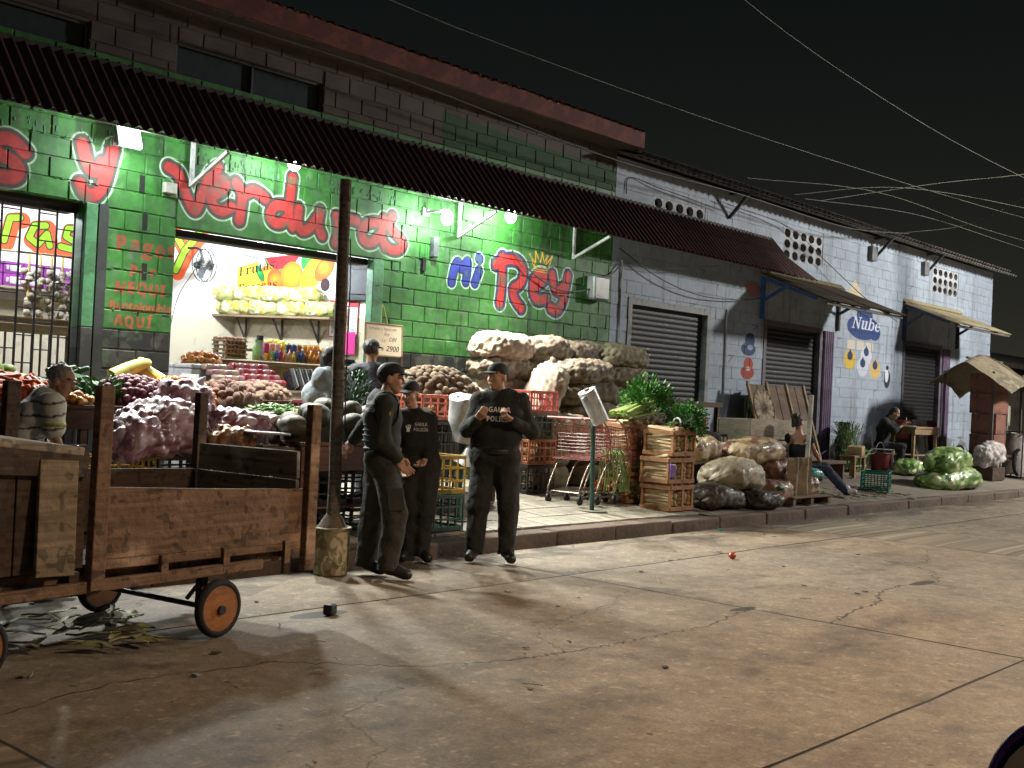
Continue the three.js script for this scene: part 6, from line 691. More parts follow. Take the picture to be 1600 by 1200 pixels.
function patch(t, name, f, x0, x1, y0, y1, tex, dir = 1, lift = .006) { // lettering that lies on the cloth
  const nx = 20, ny = 10, g = new THREE.PlaneGeometry(1, 1, nx, ny), p = g.attributes.position; for (let j = 0; j <= ny; j++) for (let i = 0; i <= nx; i++) { const x = lerp(x0, x1, i / nx), y = lerp(y1, y0, j / ny); let z = .5 * dir; for (let k = 0; k < 80; k++) { const d = f(x, y, z); if (d < .001) break; z -= dir * Math.max(.002, d * .6); if (z * dir < -.4) break; } p.setXYZ(j * (nx + 1) + i, x, y, z + dir * lift); } g.computeVertexNormals(); return mesh(name, g, new THREE.MeshPhysicalMaterial({ map: tex, roughness: .7, side: THREE.DoubleSide }), t, true);
}
function textTex(lines, bg, fg, w = 512, h = 256, size = 92) { const [c, g] = canvas(w, h); g.fillStyle = bg; g.fillRect(0, 0, w, h); g.fillStyle = fg; g.textAlign = 'center'; g.textBaseline = 'middle'; g.font = `bold ${size}px sans-serif`; lines.forEach((l, i) => g.fillText(l, w / 2, h * (i + .5) / lines.length, w * .96)); return ctex(c); }
const POL = [.026, .030, .022], PTR = [.050, .052, .042], BLK = [.012, .013, .014];
person('officer in black vest facing us with both hands raised at the chest', [7.297, 0, -6.719], -.8266, { pel: [-.045, .93, 0], chest: [-.018, 1.27, 0], neck: [-.025, 1.465, 0], head: [-.045, 1.60, .02], s1: [-.19, 1.40, 0], s2: [.165, 1.405, 0], e1: [-.285, 1.13, .03], e2: [.275, 1.14, .03], w1: [-.20, 1.235, .17], w2: [.095, 1.235, .18], h1: [-.135, .89, 0], h2: [.055, .895, 0], k1: [-.16, .48, .04], k2: [.105, .48, .04], a1: [-.175, .09, 0], a2: [.10, .09, 0], t1: [-.215, .045, .13], t2: [.145, .045, .13] },
  { sc: 1.02, fat: .02, shirt: { col: POL, hem: -.25 }, trousers: { col: [.026, .027, .026], loose: .03 }, headYaw: -.75, headPitch: .05, hat: [.028, .034, .028], vest: BLK, handL: 'grip', handR: 'grip', rollL: 1.2, rollR: -1.2, sleeve: .96, hair: { col: [.012, .01, .01] },
    extra: (t, { vestF, J }) => { patch(t, 'chest_lettering', vestF, -.13, .10, 1.20, 1.36, textTex(['GAULA', 'POLICÍA'], '#121414', '#dfe3e2', 512, 330, 130)); mesh('belt', [0, 1].map(i => xf(new THREE.TorusGeometry(.155, .022, 8, 30), -.04, .965 - i * .012, 0, Math.PI / 2, 0, 0, [1.16, .95, 1])), M(BLK, .5), t); mesh('holster', rb(.06, .17, .07, -.225, .93, .02, .02), M(BLK, .5), t); mesh('radio', [rb(.05, .10, .035, -.23, 1.02, .06, .01), rod([-.245, 1.06, .06], [-.245, 1.12, .06], .006)], M([.05, .055, .055], .4), t); } });
person('officer in ribbed vest seen from the side with a hand on the stall', [5.911, 0, -6.588], -.7313, { pel: [-.06, .92, 0], chest: [-.07, 1.22, 0], neck: [-.05, 1.40, 0], head: [-.015, 1.532, 0], s1: [-.045, 1.34, .17], s2: [-.10, 1.34, -.18], e1: [-.06, 1.07, .23], e2: [-.21, 1.15, -.28], w1: [.06, .93, .18], w2: [-.30, 1.03, -.30], h1: [-.04, .89, .095], h2: [-.075, .89, -.095], k1: [.06, .51, .12], k2: [-.10, .49, -.09], a1: [.03, .09, .09], a2: [-.15, .09, -.12], t1: [.17, .045, .12], t2: [-.03, .045, -.09] },
  { sc: 1.0, shirt: { col: [.034, .040, .030], hem: -.2 }, trousers: { col: PTR, loose: .032 }, headYaw: 1.45, headPitch: .02, hat: [.024, .030, .024], vest: [.035, .042, .052], hair: { col: [.012, .01, .01] }, handL: 'relaxed', handR: 'relaxed', rollL: .4, rollR: 2.4, sleeve: .97,
    extra: (t, { vestF }) => { const rot = new THREE.Group(); patch(t, 'back_lettering', vestF, -.205, -.125, 1.26, 1.37, textTex(['GAULA', 'POLICÍA'], '#1a1f26', '#cfd6da', 256, 200, 70), 1, .008); mesh('arm_badge', rb(.075, .035, .01, -.045, 1.27, .243, .004), M([.45, .34, .05], .6), t); mesh('arm_badge', rb(.07, .03, .01, -.046, 1.236, .243, .004), M([.05, .05, .16], .6), t); mesh('belt', xf(new THREE.TorusGeometry(.145, .022, 8, 30), -.06, .985, 0, Math.PI / 2, 0, 0, [.9, 1.15, 1]), M(BLK, .5), t); mesh('holster', rb(.05, .16, .05, .03, .90, .15, .015), M(BLK, .45), t); mesh('cargo_pocket', rb(.13, .17, .03, .06, .62, .215, .012, 0, 0, .15), M(PTR, .85, { bump: .005 }), t); const rb3 = []; for (let i = 0; i < 6; i++) rb3.push(xf(new THREE.TorusGeometry(.148, .006, 5, 30), -.075, 1.05 + i * .04, 0, Math.PI / 2, 0, 0, [.93, 1.22, 1])); mesh('vest_ribs', rb3, M([.045, .054, .066], .7), t); } });
person('officer in black shirt standing behind with arm bent at the waist', [6.719, 0, -7.06], -.7583, { pel: [-.045, .84, 0], chest: [-.085, 1.10, 0], neck: [-.12, 1.285, 0], head: [-.14, 1.42, .03], s1: [-.22, 1.21, .05], s2: [.03, 1.215, -.03], e1: [-.26, .96, .05], e2: [.075, .985, -.03], w1: [-.18, .82, .15], w2: [.01, .875, .12], h1: [-.12, .81, 0], h2: [.03, .81, 0], k1: [-.09, .43, .03], k2: [.03, .43, .03], a1: [-.10, .085, 0], a2: [.02, .085, 0], t1: [-.14, .045, .12], t2: [.075, .045, .12] },
  { sc: .94, skin: [.48, .28, .19], shirt: { col: BLK, hem: -.25 }, trousers: { col: [.022, .022, .022], loose: .03 }, headYaw: -.35, headPitch: .18, hat: [.016, .019, .017], hair: { col: [.012, .01, .01] }, rollR: -.6, sleeve: .93,
    extra: (t, { shirtF }) => { patch(t, 'chest_lettering', shirtF, -.10, .03, 1.10, 1.19, textTex(['GAULA', 'POLICÍA'], '#0d0e0f', '#a8a4a2', 400, 240, 100)); patch(t, 'chest_emblem', shirtF, -.17, -.11, 1.09, 1.18, (() => { const [c, g] = canvas(128, 160); g.fillStyle = '#0d0e0f'; g.fillRect(0, 0, 128, 160); g.fillStyle = '#d8dcdc'; g.beginPath(); g.arc(64, 60, 46, 0, 7); g.fill(); g.fillRect(36, 90, 56, 50); g.fillStyle = '#33383a'; g.beginPath(); g.arc(50, 56, 12, 0, 7); g.arc(82, 58, 12, 0, 7); g.fill(); return ctex(c); })()); } });
const stripe = (x, y, z) => { const k = ((y - .12 * x + .2 * z) * 12 % 1 + 1) % 1; return k < .17 ? [.05, .06, .06] : [.55, .55, .50]; };
person('grey haired man in striped polo leaning forward behind the cart', [3.62, .13, -7.45], -.4523, { pel: [-.23, .78, 0], chest: [-.10, 1.02, 0], neck: [-.005, 1.185, 0], head: [.055, 1.272, .02], s1: [.0, 1.12, .165], s2: [-.06, 1.14, -.165], e1: [.02, .93, .21], e2: [-.04, .93, -.22], w1: [.10, .77, .18], w2: [.11, .78, -.1], h1: [-.20, .76, .09], h2: [-.21, .76, -.09], k1: [.14, .60, .12], k2: [.16, .60, -.12], a1: [.08, .20, .1], a2: [.08, .20, -.1], t1: [.2, .16, .1], t2: [.2, .16, -.1] },
  { sc: .92, skin: [.42, .24, .16], fat: 0, shirt: { pattern: stripe, hem: -.35, loose: .024 }, sleeve: .42, trousers: { col: [.06, .06, .07] }, headYaw: 1.15, headPitch: .25, hair: { col: [.30, .29, .28] }, extra: (t, { hm, J }) => { mesh('glasses', [xf(new THREE.TorusGeometry(.02, .0025, 6, 16), .031, .008, .098).applyMatrix4(hm), xf(new THREE.TorusGeometry(.02, .0025, 6, 16), -.031, .008, .098).applyMatrix4(hm), rod([.05, .012, .09], [.08, .015, 0], .0025).applyMatrix4(hm), rod([-.05, .012, .09], [-.08, .015, 0], .0025).applyMatrix4(hm)], M([.4, .38, .33], .3, { metalness: .6 }), t); mesh('collar', xf(new THREE.TorusGeometry(.062, .016, 8, 22), .0, 1.19, 0, Math.PI / 2 + .3, .35, 0, [1, 1, 1.3]), M([.22, .34, .07], .8), t); mesh('sleeve_band', xf(new THREE.TorusGeometry(.066, .012, 8, 20), .018, .985, .205, Math.PI / 2, 0, 0), M([.36, .44, .05], .8), t); } });
{ const t = thing('stool', 'plain wooden stool under the man in the striped polo', 'stool', [3.42, .14, -7.40]); mesh('seat', rb(.36, .03, .32, 0, .665, 0), wood.mid, t); for (const [a, b] of [[-1, -1], [1, -1], [-1, 1], [1, 1]]) mesh('leg', bar([a * .17, 0, b * .15], [a * .14, .65, b * .12], .035), wood.mid, t); mesh('footrest', bar([-.15, .07, .14], [.16, .07, .14], .03), wood.mid, t); }
person('person in pale grey tee behind the pole reaching for the greens', [6.90, .224, -8.62], -.6549, { pel: [-.01, .86, 0], chest: [-.055, 1.13, 0], neck: [-.01, 1.37, 0], head: [.035, 1.495, 0], s1: [-.06, 1.31, .15], s2: [.07, 1.31, -.15], e1: [.07, 1.08, .22], e2: [.2, 1.10, -.16], w1: [.24, .98, .2], w2: [.32, 1.01, -.1], h1: [-.03, .82, .09], h2: [.02, .82, -.09], k1: [.0, .44, .1], k2: [.03, .44, -.08], a1: [-.02, .085, .08], a2: [.0, .085, -.08], t1: [.11, .045, .1], t2: [.12, .045, -.06] }, { sc: .96, fat: .035, skin: [.34, .19, .12], shirt: { col: [.33, .38, .41], hem: -.3, loose: .03 }, sleeve: .42, trousers: { col: [.08, .08, .10] }, headYaw: 1.9, hat: [.02, .02, .022], hair: { col: [.012, .01, .01], long: 1 } });
person('man in dark shirt and black cap with his back to us at the price board', [7.82, .268, -9.05], -.7082, { pel: [.03, .90, 0], chest: [.0, 1.19, 0], neck: [-.02, 1.43, 0], head: [-.02, 1.575, 0], s1: [-.17, 1.36, 0], s2: [.16, 1.37, 0], e1: [-.19, 1.09, .02], e2: [.20, 1.09, -.02], w1: [-.11, .88, -.15], w2: [.16, .88, -.15], h1: [-.05, .86, 0], h2: [.10, .86, 0], k1: [-.05, .46, 0], k2: [.10, .46, 0], a1: [-.05, .085, 0], a2: [.11, .085, 0], t1: [-.05, .045, -.12], t2: [.12, .045, -.12] }, { skin: [.32, .18, .11], shirt: { col: [.055, .055, .075], hem: -.3, loose: .018 }, sleeve: .42, trousers: { col: [.05, .055, .07] }, headYaw: 2.7, hat: [.014, .014, .016], hair: { col: [.012, .01, .01] } });
person('woman in black tank top sitting on the kerb heap with her back to us', [15.75, .204, -8.3], -1.0858, { pel: [.0, .34, 0], chest: [-.035, .62, 0], neck: [-.045, .885, 0], head: [-.06, 1.04, -.02], s1: [-.18, .80, 0], s2: [.10, .81, -.03], e1: [-.19, .53, .03], e2: [.22, .57, -.1], w1: [-.05, .36, -.2], w2: [.30, .42, -.2], h1: [-.06, .30, .0], h2: [.09, .30, -.06], k1: [.38, .34, .04], k2: [.36, .38, -.14], a1: [.68, .06, .12], a2: [.65, .06, -.08], t1: [.79, .05, .18], t2: [.76, .05, .0] }, { sc: .94, skin: [.46, .25, .16], shirt: { col: BLK, hem: -.3, low: [.17, .13, .14] }, sleeve: .06, trousers: { col: [.018, .026, .055], up: 1 }, shoe: [.55, .45, .55], headYaw: 2.5, headPitch: .1, hair: { col: [.02, .013, .01], long: 1, bun: 1 } });
{ const t = thing('seat_box', 'dark box on which the woman in the tank top sits', 'box', [15.72, sideY(-8.3), -8.3]); mesh('body', rb(.42, .2, .36, 0, .1, 0, .01), wood.dark, t); mesh('lid', rb(.44, .02, .38, 0, .21, 0, .004), wood.dark, t); }
person('man sitting low behind the parsley with only his face showing', [14.2, .26, -9.0], -1.0059, { pel: [-.02, .34, 0], chest: [-.03, .58, 0], neck: [-.045, .79, 0], head: [-.06, .925, .02], s1: [-.20, .70, 0], s2: [.12, .71, 0], e1: [-.24, .48, .04], e2: [.17, .49, .04], w1: [-.14, .38, .16], w2: [.07, .39, .16], h1: [-.10, .32, 0], h2: [.06, .32, 0], k1: [-.14, .36, .36], k2: [.10, .36, .36], a1: [-.12, .085, .38], a2: [.09, .085, .38], t1: [-.13, .045, .5], t2: [.10, .045, .5] }, { sc: .95, skin: [.30, .16, .10], shirt: { col: [.04, .04, .045] }, sleeve: .42, trousers: { col: [.04, .04, .05] }, hair: { col: [.012, .01, .01] } });
single('wooden_block_seat', rb(.4, .2, .36, 0, .1, 0, .01), wood.mid, 'wooden block under the man behind the parsley', 'block', [14.2, sideY(-9), -9.02]);
person('person in black leaning over the small table by the far shutter', [21.9, sideY(-9.75), -9.75], -1.1468, { pel: [-.02, .50, 0], chest: [.0, .80, 0], neck: [.10, 1.03, .02], head: [.19, 1.13, .03], s1: [.0, .955, .16], s2: [.09, .95, -.16], e1: [.18, .78, .2], e2: [.26, .80, -.16], w1: [.36, .90, .08], w2: [.36, .92, -.08], h1: [-.02, .46, .09], h2: [.0, .46, -.09], k1: [.36, .48, .12], k2: [.36, .48, -.08], a1: [.30, .085, .1], a2: [.30, .085, -.08], t1: [.42, .045, .12], t2: [.42, .045, -.06] }, { sc: 1.0, skin: [.34, .2, .13], shirt: { col: BLK, loose: .025 }, sleeve: .7, trousers: { col: [.02, .02, .025] }, headYaw: 1.5, headPitch: .35, hair: { col: [.012, .009, .008], long: 1 } });
{ const t = thing('plastic_chair', 'white plastic chair under the person in black', 'chair', [21.88, sideY(-9.75), -9.75], -1.1468 + Math.PI / 2), m = M([.62, .62, .66], .4); mesh('seat', rb(.44, .03, .44, 0, .40, 0, .012), m, t); mesh('backrest', rb(.44, .42, .03, 0, .64, -.22, .014, -.12), m, t); for (const [a, b] of [[-1, -1], [1, -1], [-1, 1], [1, 1]]) mesh('leg', bar([a * .21, 0, b * .21], [a * .18, .39, b * .18], .035), m, t); }
// ---------- along the pale building ----------
{ // leaning panel, planks and odd furniture in front of the middle shutter
  const t = thing('timber_hoarding', 'large framed wooden panel leaning against the middle shutter', 'panel', [18.3, sideY(-9.9) + .02, -9.75]); for (let i = 0; i < 6; i++) mesh('plank', rb(.32, 1.55, .02, -.85 + i * .34, .78, 0, .004), wood.mid, t); for (const x of [-1.0, -.35, .35, 1.0]) mesh('batten', rb(.06, 1.6, .035, x, .8, .028, .004), wood.tan, t); t.rotation.x = -.3;
  const b = thing('plank_crate', 'long pale plank crate behind the brown sacks', 'crate', [15.7, sideY(-8.9), -8.9]); for (const [y, h] of [[.28, .26], [.56, .26], [.86, .3]]) mesh('plank', warp(rb(1.85, h, .025, 0, y, .28, .005), .006, 3, y), wood.pale, b); for (const [y, h] of [[.28, .26], [.56, .26], [.86, .3]]) mesh('plank', rb(1.85, h, .025, 0, y, -.28, .005), wood.pale, b); for (const x of [-.9, .9]) { mesh('end', rb(.03, .9, .52, x, .55, 0), wood.pale, b); mesh('post', rb(.06, 1.02, .05, x, .51, .25), wood.pale, b); }
  crate('black crate in front of the long pale plank crate', [.02, .021, .024], [15.05, sideY(-8.35) + .34, -8.42], .2, { h: .36 }); crate('lower black crate in front of the pale plank crate', [.02, .021, .024], [15.05, sideY(-8.35), -8.42], .2, { h: .33 }); crate('grey crate beside the man behind the parsley', [.09, .10, .11], [14.75, sideY(-9.1) + .35, -9.2], 0, { h: .4 }); crate('lower grey crate beside the man behind the parsley', [.09, .10, .11], [14.75, sideY(-9.1), -9.2], 0, { h: .345 });
  const tb = thing('work_table', 'rough tan table frame in front of the first shutter', 'table', [14.9, sideY(-9.8), -9.85]); mesh('top', rb(1.35, .08, .5, 0, 1.12, 0, .006), wood.mid, tb); for (const [a, c] of [[-1, -1], [1, -1], [-1, 1], [1, 1]]) mesh('leg', bar([a * .6, 0, c * .2], [a * .6, 1.08, c * .2], .07), wood.mid, tb); mesh('brace', bar([-.6, .5, .2], [.6, .5, .2], .06, .03), wood.mid, tb);
  single('leaning_plank', warp(rb(.13, 1.75, .03, 0, .87, 0, .004), .006, 3, 1), wood.tan, 'pale upright plank leaning beside the sacks', 'plank', [13.95, sideY(-9.9), -9.75], [-.22, 0, .03]); single('broomstick', rod([0, 0, 0], [-.12, 1.25, -.3], .014), wood.tan, 'thin stick leaning on the rough table', 'stick', [15.15, sideY(-9.4), -9.4]);
  const ba = thing('wicker_tray', 'round ribbed straw tray standing on the plank crate', 'tray', [16.35, 1.38, -9.3]); for (let i = 0; i < 16; i++) { const a = i * Math.PI / 8; mesh('rib', xf(rb(.085, .3, .012, 0, .16, 0, .004), 0, 0, 0, 0, 0, a), i % 2 ? wood.pale : wood.tan, ba); } mesh('rim', new THREE.TorusGeometry(.31, .016, 8, 32), wood.tan, ba); ba.rotation.x = -.25; ba.position.y = 1.44;
  const h = thing('green_fibre_bundle', 'olive green fibre bundle hanging beside the red emblem', 'bundle', [17.7, 1.35, -10.3]); mesh('fibres', Array.from({ length: 30 }, () => tube([[rr(-.05, .05), .45, 0], [rr(-.2, .2), .2, rr(-.08, .08)], [rr(-.22, .22), -.25, rr(-.1, .1)]], .012, 6, 4)), M([.15, .18, .05], .8), h); mesh('tie', xf(new THREE.TorusGeometry(.07, .015, 6, 14), 0, .4, 0, Math.PI / 2), M([.3, .25, .12], .8), h);
  single('white_post', [warp(rb(.085, 1.5, .05, 0, .75, 0, .006), .004, 4, 2)], M([.52, .51, .46], .8, { map: 'wood' }), 'weathered white post standing beside the seated woman', 'post', [14.78, sideY(-7.7), -7.7], [0, .2, -.07]);
  const st = thing('low_stool', 'small rough stool with a folded carton on it', 'stool', [19.2, sideY(-9.1), -9.1]); mesh('seat', rb(.5, .04, .3, 0, .38, 0), wood.tan, st); for (const [a, c] of [[-1, -1], [1, -1], [-1, 1], [1, 1]]) mesh('leg', bar([a * .2, 0, c * .12], [a * .19, .36, c * .11], .055), wood.tan, st); mesh('stretcher', bar([-.2, .08, .12], [.2, .08, .12], .04), wood.tan, st); single('folded_carton', rb(.36, .16, .26, 0, .08, 0, .005), M([.46, .34, .16], .9), 'folded brown carton on the small stool', 'carton', [19.3, sideY(-9.1) + .4, -9.1], [0, .3, .06]);
  single('low_bench', [rb(.9, .05, .3, 0, .30, 0), rb(.05, .28, .26, -.38, .14, 0), rb(.05, .28, .26, .38, .14, 0)], wood.mid, 'low dark bench left of the small stool', 'bench', [18.1, sideY(-9), -9.05]);
  const gb = (label, x, z, n, hgt) => { const g = thing('grass_bundle', label, 'bundle', [x, sideY(z), z], 0, 'green onion bundles'); mesh('blades', Array.from({ length: n }, () => tube([[rr(-.3, .3), 0, rr(-.12, .12)], [rr(-.3, .3), hgt * .6, rr(-.15, .15)], [rr(-.42, .42), hgt * rr(.8, 1.1), rr(-.2, .2)]], .008, 5, 4)), M([.13, .22, .07], .7), g); mesh('tie', rb(.5, .03, .2, 0, hgt * .3, 0), M([.3, .3, .2], .8), g); }; gb('upright bundle of green onions by the pale wall', 20.6, -9.9, 90, .85); gb('short bundle of green onions behind the small stool', 20.3, -9.55, 60, .42);
  const ch = thing('brown_chair', 'brown plastic chair by the wall with its round back towards us', 'chair', [21.05, sideY(-10), -10.05], .6), cm = M([.10, .06, .045], .5); mesh('seat', rb(.42, .03, .42, 0, .42, 0, .01), cm, ch); mesh('backrest', xf(new THREE.CylinderGeometry(.26, .22, .42, 14, 1, true, 1.9, 2.5), 0, .68, .02), cm, ch); for (const [a, c] of [[-1, -1], [1, -1], [-1, 1], [1, 1]]) mesh('leg', bar([a * .2, 0, c * .2], [a * .17, .41, c * .17], .035), cm, ch);
  const bk = thing('red_bucket', 'dark red plastic bucket near the small table', 'bucket', [21.2, sideY(-9.5), -9.5]); mesh('pail', new THREE.LatheGeometry([[0, 0], [.15, 0], [.2, .36], [.215, .36], [.215, .38], [.19, .38]].map(q => new THREE.Vector2(...q)), 20), M([.16, .02, .025], .45), bk); mesh('handle', xf(new THREE.TorusGeometry(.2, .006, 6, 20, Math.PI), 0, .37, 0), M([.3, .3, .3], .4), bk);
  table('small_table', 'small tan wooden table where the person in black leans', 22.15, 23.35, -9.75, -9.2, 1.20, wood.tan, { apron: .12, th: .04, planks: 3, shelf: .62 }); single('note_paper', rb(.3, .012, .2, 0, .006, 0, .003), M([.75, .74, .70], .7), 'white papers on the small tan table', 'paper', [22.45, 1.2, -9.45], [0, .3, 0]);
  single('red_cloth_bench', warp(rb(1.5, .42, .5, 0, .21, 0, .04), .03, 4, 2), M([.20, .025, .03], .9, { bump: .006 }), 'bench covered with dark red cloth behind the small table', 'bench', [24.0, sideY(-10) + .55, -10.05]); { const k = thing('bench_frame', 'timber frame carrying the red cloth bench', 'frame', [24.0, sideY(-10), -10.05]); for (const x of [-.6, .6]) for (const z of [-.18, .18]) mesh('leg', bar([x, 0, z], [x, .56, z], .06), wood.dark, k); mesh('rail', bar([-.65, .5, .18], [.65, .5, .18], .06), wood.dark, k); }
  const lf = ['#5d7f34', '#7a9a4a', '#8fae62', '#46662a', '#c4cfa0']; const cb = (label, L, H, D, x, y, z, s) => { const q = thing('cabbage_bag', label, 'bag', [x, y, z], rr(-.1, .1), 'bags of greens by the kerb'); mesh('filled_bag', sackGeo(L, H, D, .11, .03, lf, s, { film: .05 }), filmM, q); mesh('knot', xf(warp(new THREE.ConeGeometry(.06, .12, 8, 3), .015, 20, s), L * .5, .03, 0, 0, 0, 1.3), M([.6, .65, .5], .35), q); };
  cb('wide clear bag of cabbages lying at the kerb', 1.75, .40, .7, 20.45, sideY(-7.85) + .15, -7.85, 101); cb('clear bag of cabbages on top of the wide one', 1.5, .42, .62, 20.5, sideY(-7.9) + .47, -7.9, 102); cb('dim bag of greens beside the small table', .85, .28, .45, 21.6, sideY(-9.1) + .15, -9.05, 103);
  crate('teal plastic crate alone on the pavement near the kerb', [.02, .17, .14], [17.75, sideY(-8) - .005, -8.0], .35, { w: .62, h: .32, d: .42, n: 5 });
}
{ // handcart with a tarpaulin roof and stacked boxes
  const t = thing('tarpaulin_cart', 'vendor cart with a peaked tan tarpaulin roof', 'cart', [24.3, sideY(-8.8), -8.8]), fr = M([.10, .09, .08], .7); for (const [x, z] of [[-.55, .5], [1.15, .5], [-.55, -.5], [1.15, -.5]]) mesh('post', bar([x, .35, z], [x, 2.15, z], .045), fr, t); mesh('deck', rb(1.85, .06, 1.15, .3, .42, 0), wood.dark, t); for (const z of [-.5, .5]) mesh('rail', bar([-.6, .36, z], [1.2, .36, z], .06), fr, t);
  const tp = (() => { const g = new THREE.PlaneGeometry(1, 1, 34, 30), p = g.attributes.position; for (let i = 0; i < p.count; i++) { const u = p.getX(i) + .5, v = p.getY(i) + .5, x = lerp(-.75, 1.5, u), w = Math.abs(v - .5) * 2; p.setXYZ(i, x + .1 * (fbm(u * 5, v * 5, 2, 2) - .5), 2.52 - .62 * Math.pow(w, 1.15) - .25 * Math.pow(Math.abs(u - .45) * 2, 2.4) + .07 * (fbm(u * 6, v * 7, 4, 3) - .5), (v - .5) * 1.9 + .06 * (fbm(u * 6, v * 6, 9, 2) - .5)); } g.computeVertexNormals(); return g; })(); mesh('tarpaulin', tp, M([.25, .205, .13], .85, { bump: .010 }), t); mesh('ridge_pole', rod([-.7, 2.42, 0], [1.35, 2.42, 0], .025), fr, t);
  for (const z of [-.62, .62]) { const w = mesh('wheel', xf(new THREE.TorusGeometry(.26, .035, 10, 30), .75, .295, z), M([.02, .02, .02], .8), t); mesh('spokes', Array.from({ length: 10 }, (_, i) => rod([.75, .295, z], [.75 + .25 * Math.cos(i * .628), .295 + .25 * Math.sin(i * .628), z], .006, .006, 5)), M([.2, .2, .2], .5), w); } for (const x of [-.5]) for (const z of [-.5, .5]) mesh('prop_leg', bar([x, 0, z], [x, .38, z], .06), wood.dark, t); mesh('axle', rod([.75, .295, -.62], [.75, .295, .62], .018), fr, t);
  const y0 = sideY(-8.8) + .45; [[.0, .46, .55], [.02, .46, .42], [.0, .4, .48], [-.03, .4, .42]].forEach(([dx, h, w], i) => { const b = thing('reddish_box', ['lowest reddish box stacked on the tarpaulin cart', 'second reddish box on the tarpaulin cart', 'third reddish box on the tarpaulin cart', 'top reddish box under the tarpaulin'][i], 'box', [24.25 + dx, y0 + [0, .42, .84, 1.25][i], -8.55], rr(-.1, .1), 'boxes on the tarpaulin cart'); mesh('carton', rb(.72, .41, .5, 0, .205, 0, .008), M([.20, .085, .06], .85), b); mesh('tape', bx(.06, .006, .5, 0, .413, 0), M([.45, .36, .2], .5), b); });
  single('white_carton', rb(.16, .42, .4, 0, .21, 0, .006), M([.6, .58, .5], .8), 'thin pale carton beside the stacked reddish boxes', 'carton', [24.75, y0 + .6, -8.5]); single('display_board', [rb(.8, 1.0, .03, 0, .5, 0, .005), rb(.86, .05, .05, 0, 1.0, 0), rb(.05, 1.0, .05, -.41, .5, 0), rb(.05, 1.0, .05, .41, .5, 0)], M([.30, .28, .24], .85), 'grey framed board standing in front of the far shutter', 'board', [23.6, sideY(-9.6) + .0, -9.65], [-.08, .1, 0]);
  single('white_sack_on_cart', sackGeo(.9, .44, .42, .16, .05, ['#cfc8c4', '#bdb4b0', '#d8d2ce'], 111, { film: .12 }), jute, 'crumpled white sack in front of the tarpaulin cart', 'sack', [23.55, sideY(-8.2) + .5, -8.25], [0, 0, .2]); single('crate_base', rb(.7, .26, .4, 0, .13, 0, .01), wood.dark, 'dark wooden block under the crumpled white sack', 'block', [23.55, sideY(-8.2), -8.25]);
  { const g = thing('sack_stand', 'black metal frame holding an open white sack at the right edge', 'rack', [25.3, sideY(-8.3), -8.3]); for (const [x, z] of [[-.3, .22], [.3, .22], [-.3, -.22], [.3, -.22]]) mesh('leg', bar([x * 1.15, 0, z], [x, .98, z], .025), fr, g); mesh('hoop', [bar([-.3, .98, .22], [.3, .98, .22], .025), bar([-.3, .98, -.22], [.3, .98, -.22], .025), bar([-.3, .98, -.22], [-.3, .98, .22], .025), bar([.3, .98, -.22], [.3, .98, .22], .025)], fr, g); const s = single('hanging_white_sack', warp(new THREE.CylinderGeometry(.30, .40, .88, 22, 10, true).translate(0, .48, 0), .05, 5, 3), M([.62, .57, .55], .85, { bump: .006 }), 'open white sack hanging in the black frame', 'sack', [25.3, sideY(-8.3) + .02, -8.3]); s.scale.z = .7; }
  const tv = thing('small_cabinet', 'small pale metal cabinet behind the open white sack', 'cabinet', [26.6, sideY(-9.3), -9.3]); mesh('body', rb(.7, 1.35, .5, 0, .68, 0, .02), M([.30, .30, .26], .6), tv); mesh('door', rb(.5, .5, .02, 0, .95, .255, .008), M([.12, .12, .12], .4), tv); mesh('handle', rod([.2, .85, .28], [.2, 1.05, .28], .01), M([.4, .4, .4], .4), tv);
}
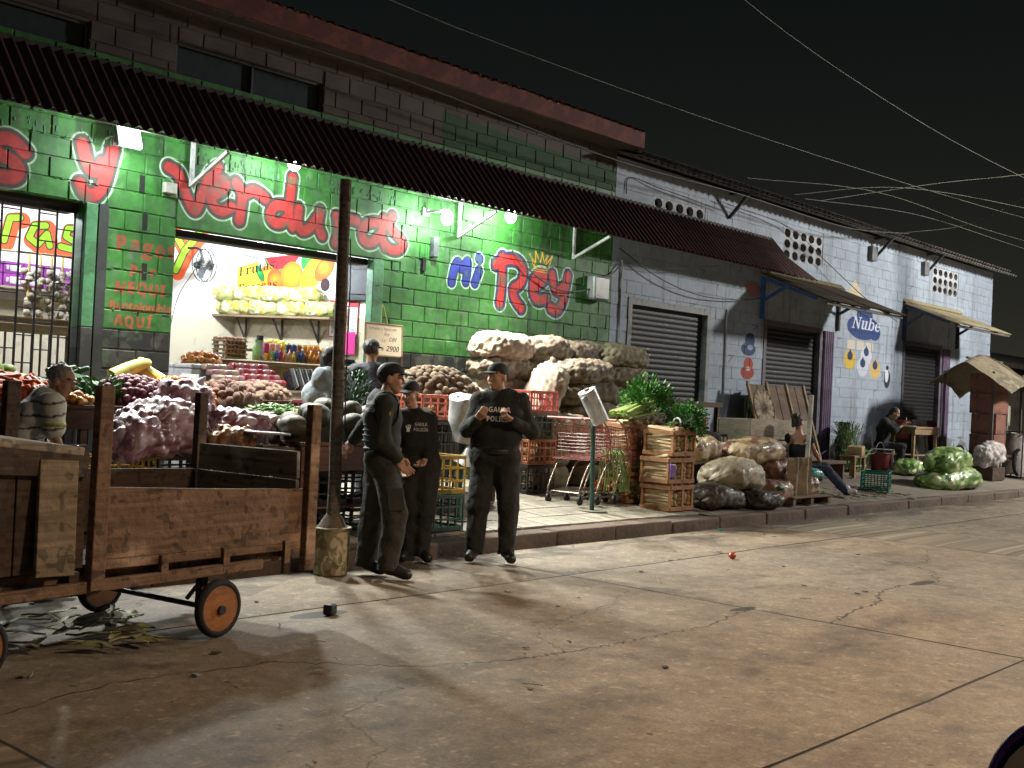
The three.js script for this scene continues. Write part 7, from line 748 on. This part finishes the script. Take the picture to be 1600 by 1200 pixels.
// ---------- litter, husks and a stray tomato on the road ----------
{ const hg = (L, w, s) => { const g = new THREE.PlaneGeometry(L, w, 12, 4), p = g.attributes.position; for (let i = 0; i < p.count; i++) { const u = p.getX(i) / L, v = p.getY(i); p.setXYZ(i, p.getX(i), .012 + .02 * Math.abs(v / w) + .05 * fbm(u * 3 + s, v * 5, 2, 2) * (1 - Math.abs(u)), v * (1 - Math.pow(Math.abs(u * 2), 2.2)) + .03 * Math.sin(u * 4 + s)); } g.computeVertexNormals(); return prep(g); };
  const hgs = [hg(.26, .06, 1), hg(.34, .045, 2), hg(.2, .07, 3), hg(.4, .03, 4)], hms = [M([.50, .56, .16], .6), M([.58, .58, .26], .6), M([.36, .40, .16], .7), M([.62, .62, .44], .6)];
  for (let k = 0; k < 26; k++) { const x = rr(2.5, 3.65), z = rr(-6.55, -5.55), m = new THREE.Mesh(pick(hgs), pick(hms)); m.name = numbered('corn_husk'); m.userData = { label: 'yellow green corn husk strewn under the handcart', category: 'corn husk', group: 'corn husks under the cart' }; m.position.set(x, .0, z); m.rotation.y = rr(0, 6); scene.add(m); }
  single('stray_tomato', G.tomato[0].clone(), M([.72, .09, .02], .35), 'single red tomato lying alone on the road', 'tomato', [9.464, .03, -5.653]); single('soda_lid', rod([0, 0, 0], [0, .02, 0], .03), M([.1, .45, .25], .4), 'small green bottle cap near the kerb', 'bottle cap', [11.43, .0, -7.0]); single('black_lump', warp(rb(.09, .07, .07, 0, .035, 0, .015), .01, 14, 1), M(BLK, .6), 'small black object lying on the wet patch', 'litter', [4.66, 0, -5.69], [0, .5, 0]); single('white_rag', warp(rb(.34, .04, .12, 0, .02, 0, .015), .025, 9, 3), M([.6, .6, .58], .9), 'white plastic rag hanging over the far kerb', 'litter', [17.6, .09, -7.32], [.2, .3, -.2]);
  for (let k = 0; k < 70; k++) { const far = k > 44, x = far ? rr(8, 17) : rr(2.4, 9), z = far ? rr(-7.1, -5) : rr(-7.1, -3.4), m = new THREE.Mesh(k % 3 ? hgs[k % 4] : (taken.bit ||= prep(warp(rb(.05, .008, .035, 0, .004, 0, .002), .006, 20, 1))), pick([M([.55, .53, .48], .8), M([.16, .12, .08], .9), M([.3, .25, .15], .9), M([.40, .36, .28], .9)])); m.name = numbered('litter_scrap'); m.userData = { label: 'tiny scrap of litter on the road', category: 'litter', group: 'scraps of litter on the road' }; m.position.set(x, .001, z); m.rotation.y = rr(0, 6); m.scale.setScalar(k % 3 ? rr(.15, .35) : rr(.5, 1)); scene.add(m); }
  for (let k = 0; k < 40; k++) { const m = new THREE.Mesh(pick(hgs), pick(hms)); m.name = numbered('husk_scrap'); m.userData = { label: 'dry leaf strip scattered around the seated woman\'s feet', category: 'leaf', group: 'leaf strips on the pavement' }; const x = rr(15.6, 18.2), z = rr(-8.2, -7.4); m.position.set(x, sideY(z) + .004, z); m.rotation.y = rr(0, 6); m.scale.setScalar(rr(.5, 1.1)); scene.add(m); }
}
{ // mirror of the viewer's own motorbike at the lower right corner
  const t = thing('motorbike_mirror', 'round black motorbike mirror with a violet rim at the lower right corner', 'mirror', [1.42, 1.008, -.41], -1.2); mesh('shell', xf(new THREE.SphereGeometry(.075, 24, 14), 0, 0, 0, 0, 0, 0, [.95, 1.25, .45]), M([.015, .015, .02], .25, { map: null, clearcoat: .6 }), t); mesh('rim', xf(new THREE.TorusGeometry(.072, .006, 8, 36), 0, 0, .012, 0, 0, 0, [.95, 1.25, 1]), M([.16, .07, .42], .3, { map: null, clearcoat: .8 }), t); mesh('glass', xf(new THREE.CylinderGeometry(.066, .066, .004, 28), 0, 0, .03, Math.PI / 2, 0, 0, [.95, 1, 1.25]), M([.5, .5, .52], .06, { map: null, metalness: 1 }), t); mesh('stem', tube([[0, -.08, 0], [.02, -.2, .02], [.12, -.45, .04]], .008), M([.02, .02, .02], .4, { map: null }), t);
}
scene.traverse(o => { if (o.isMesh) { o.castShadow = true; o.receiveShadow = true; } });
renderer.render(scene, camera);
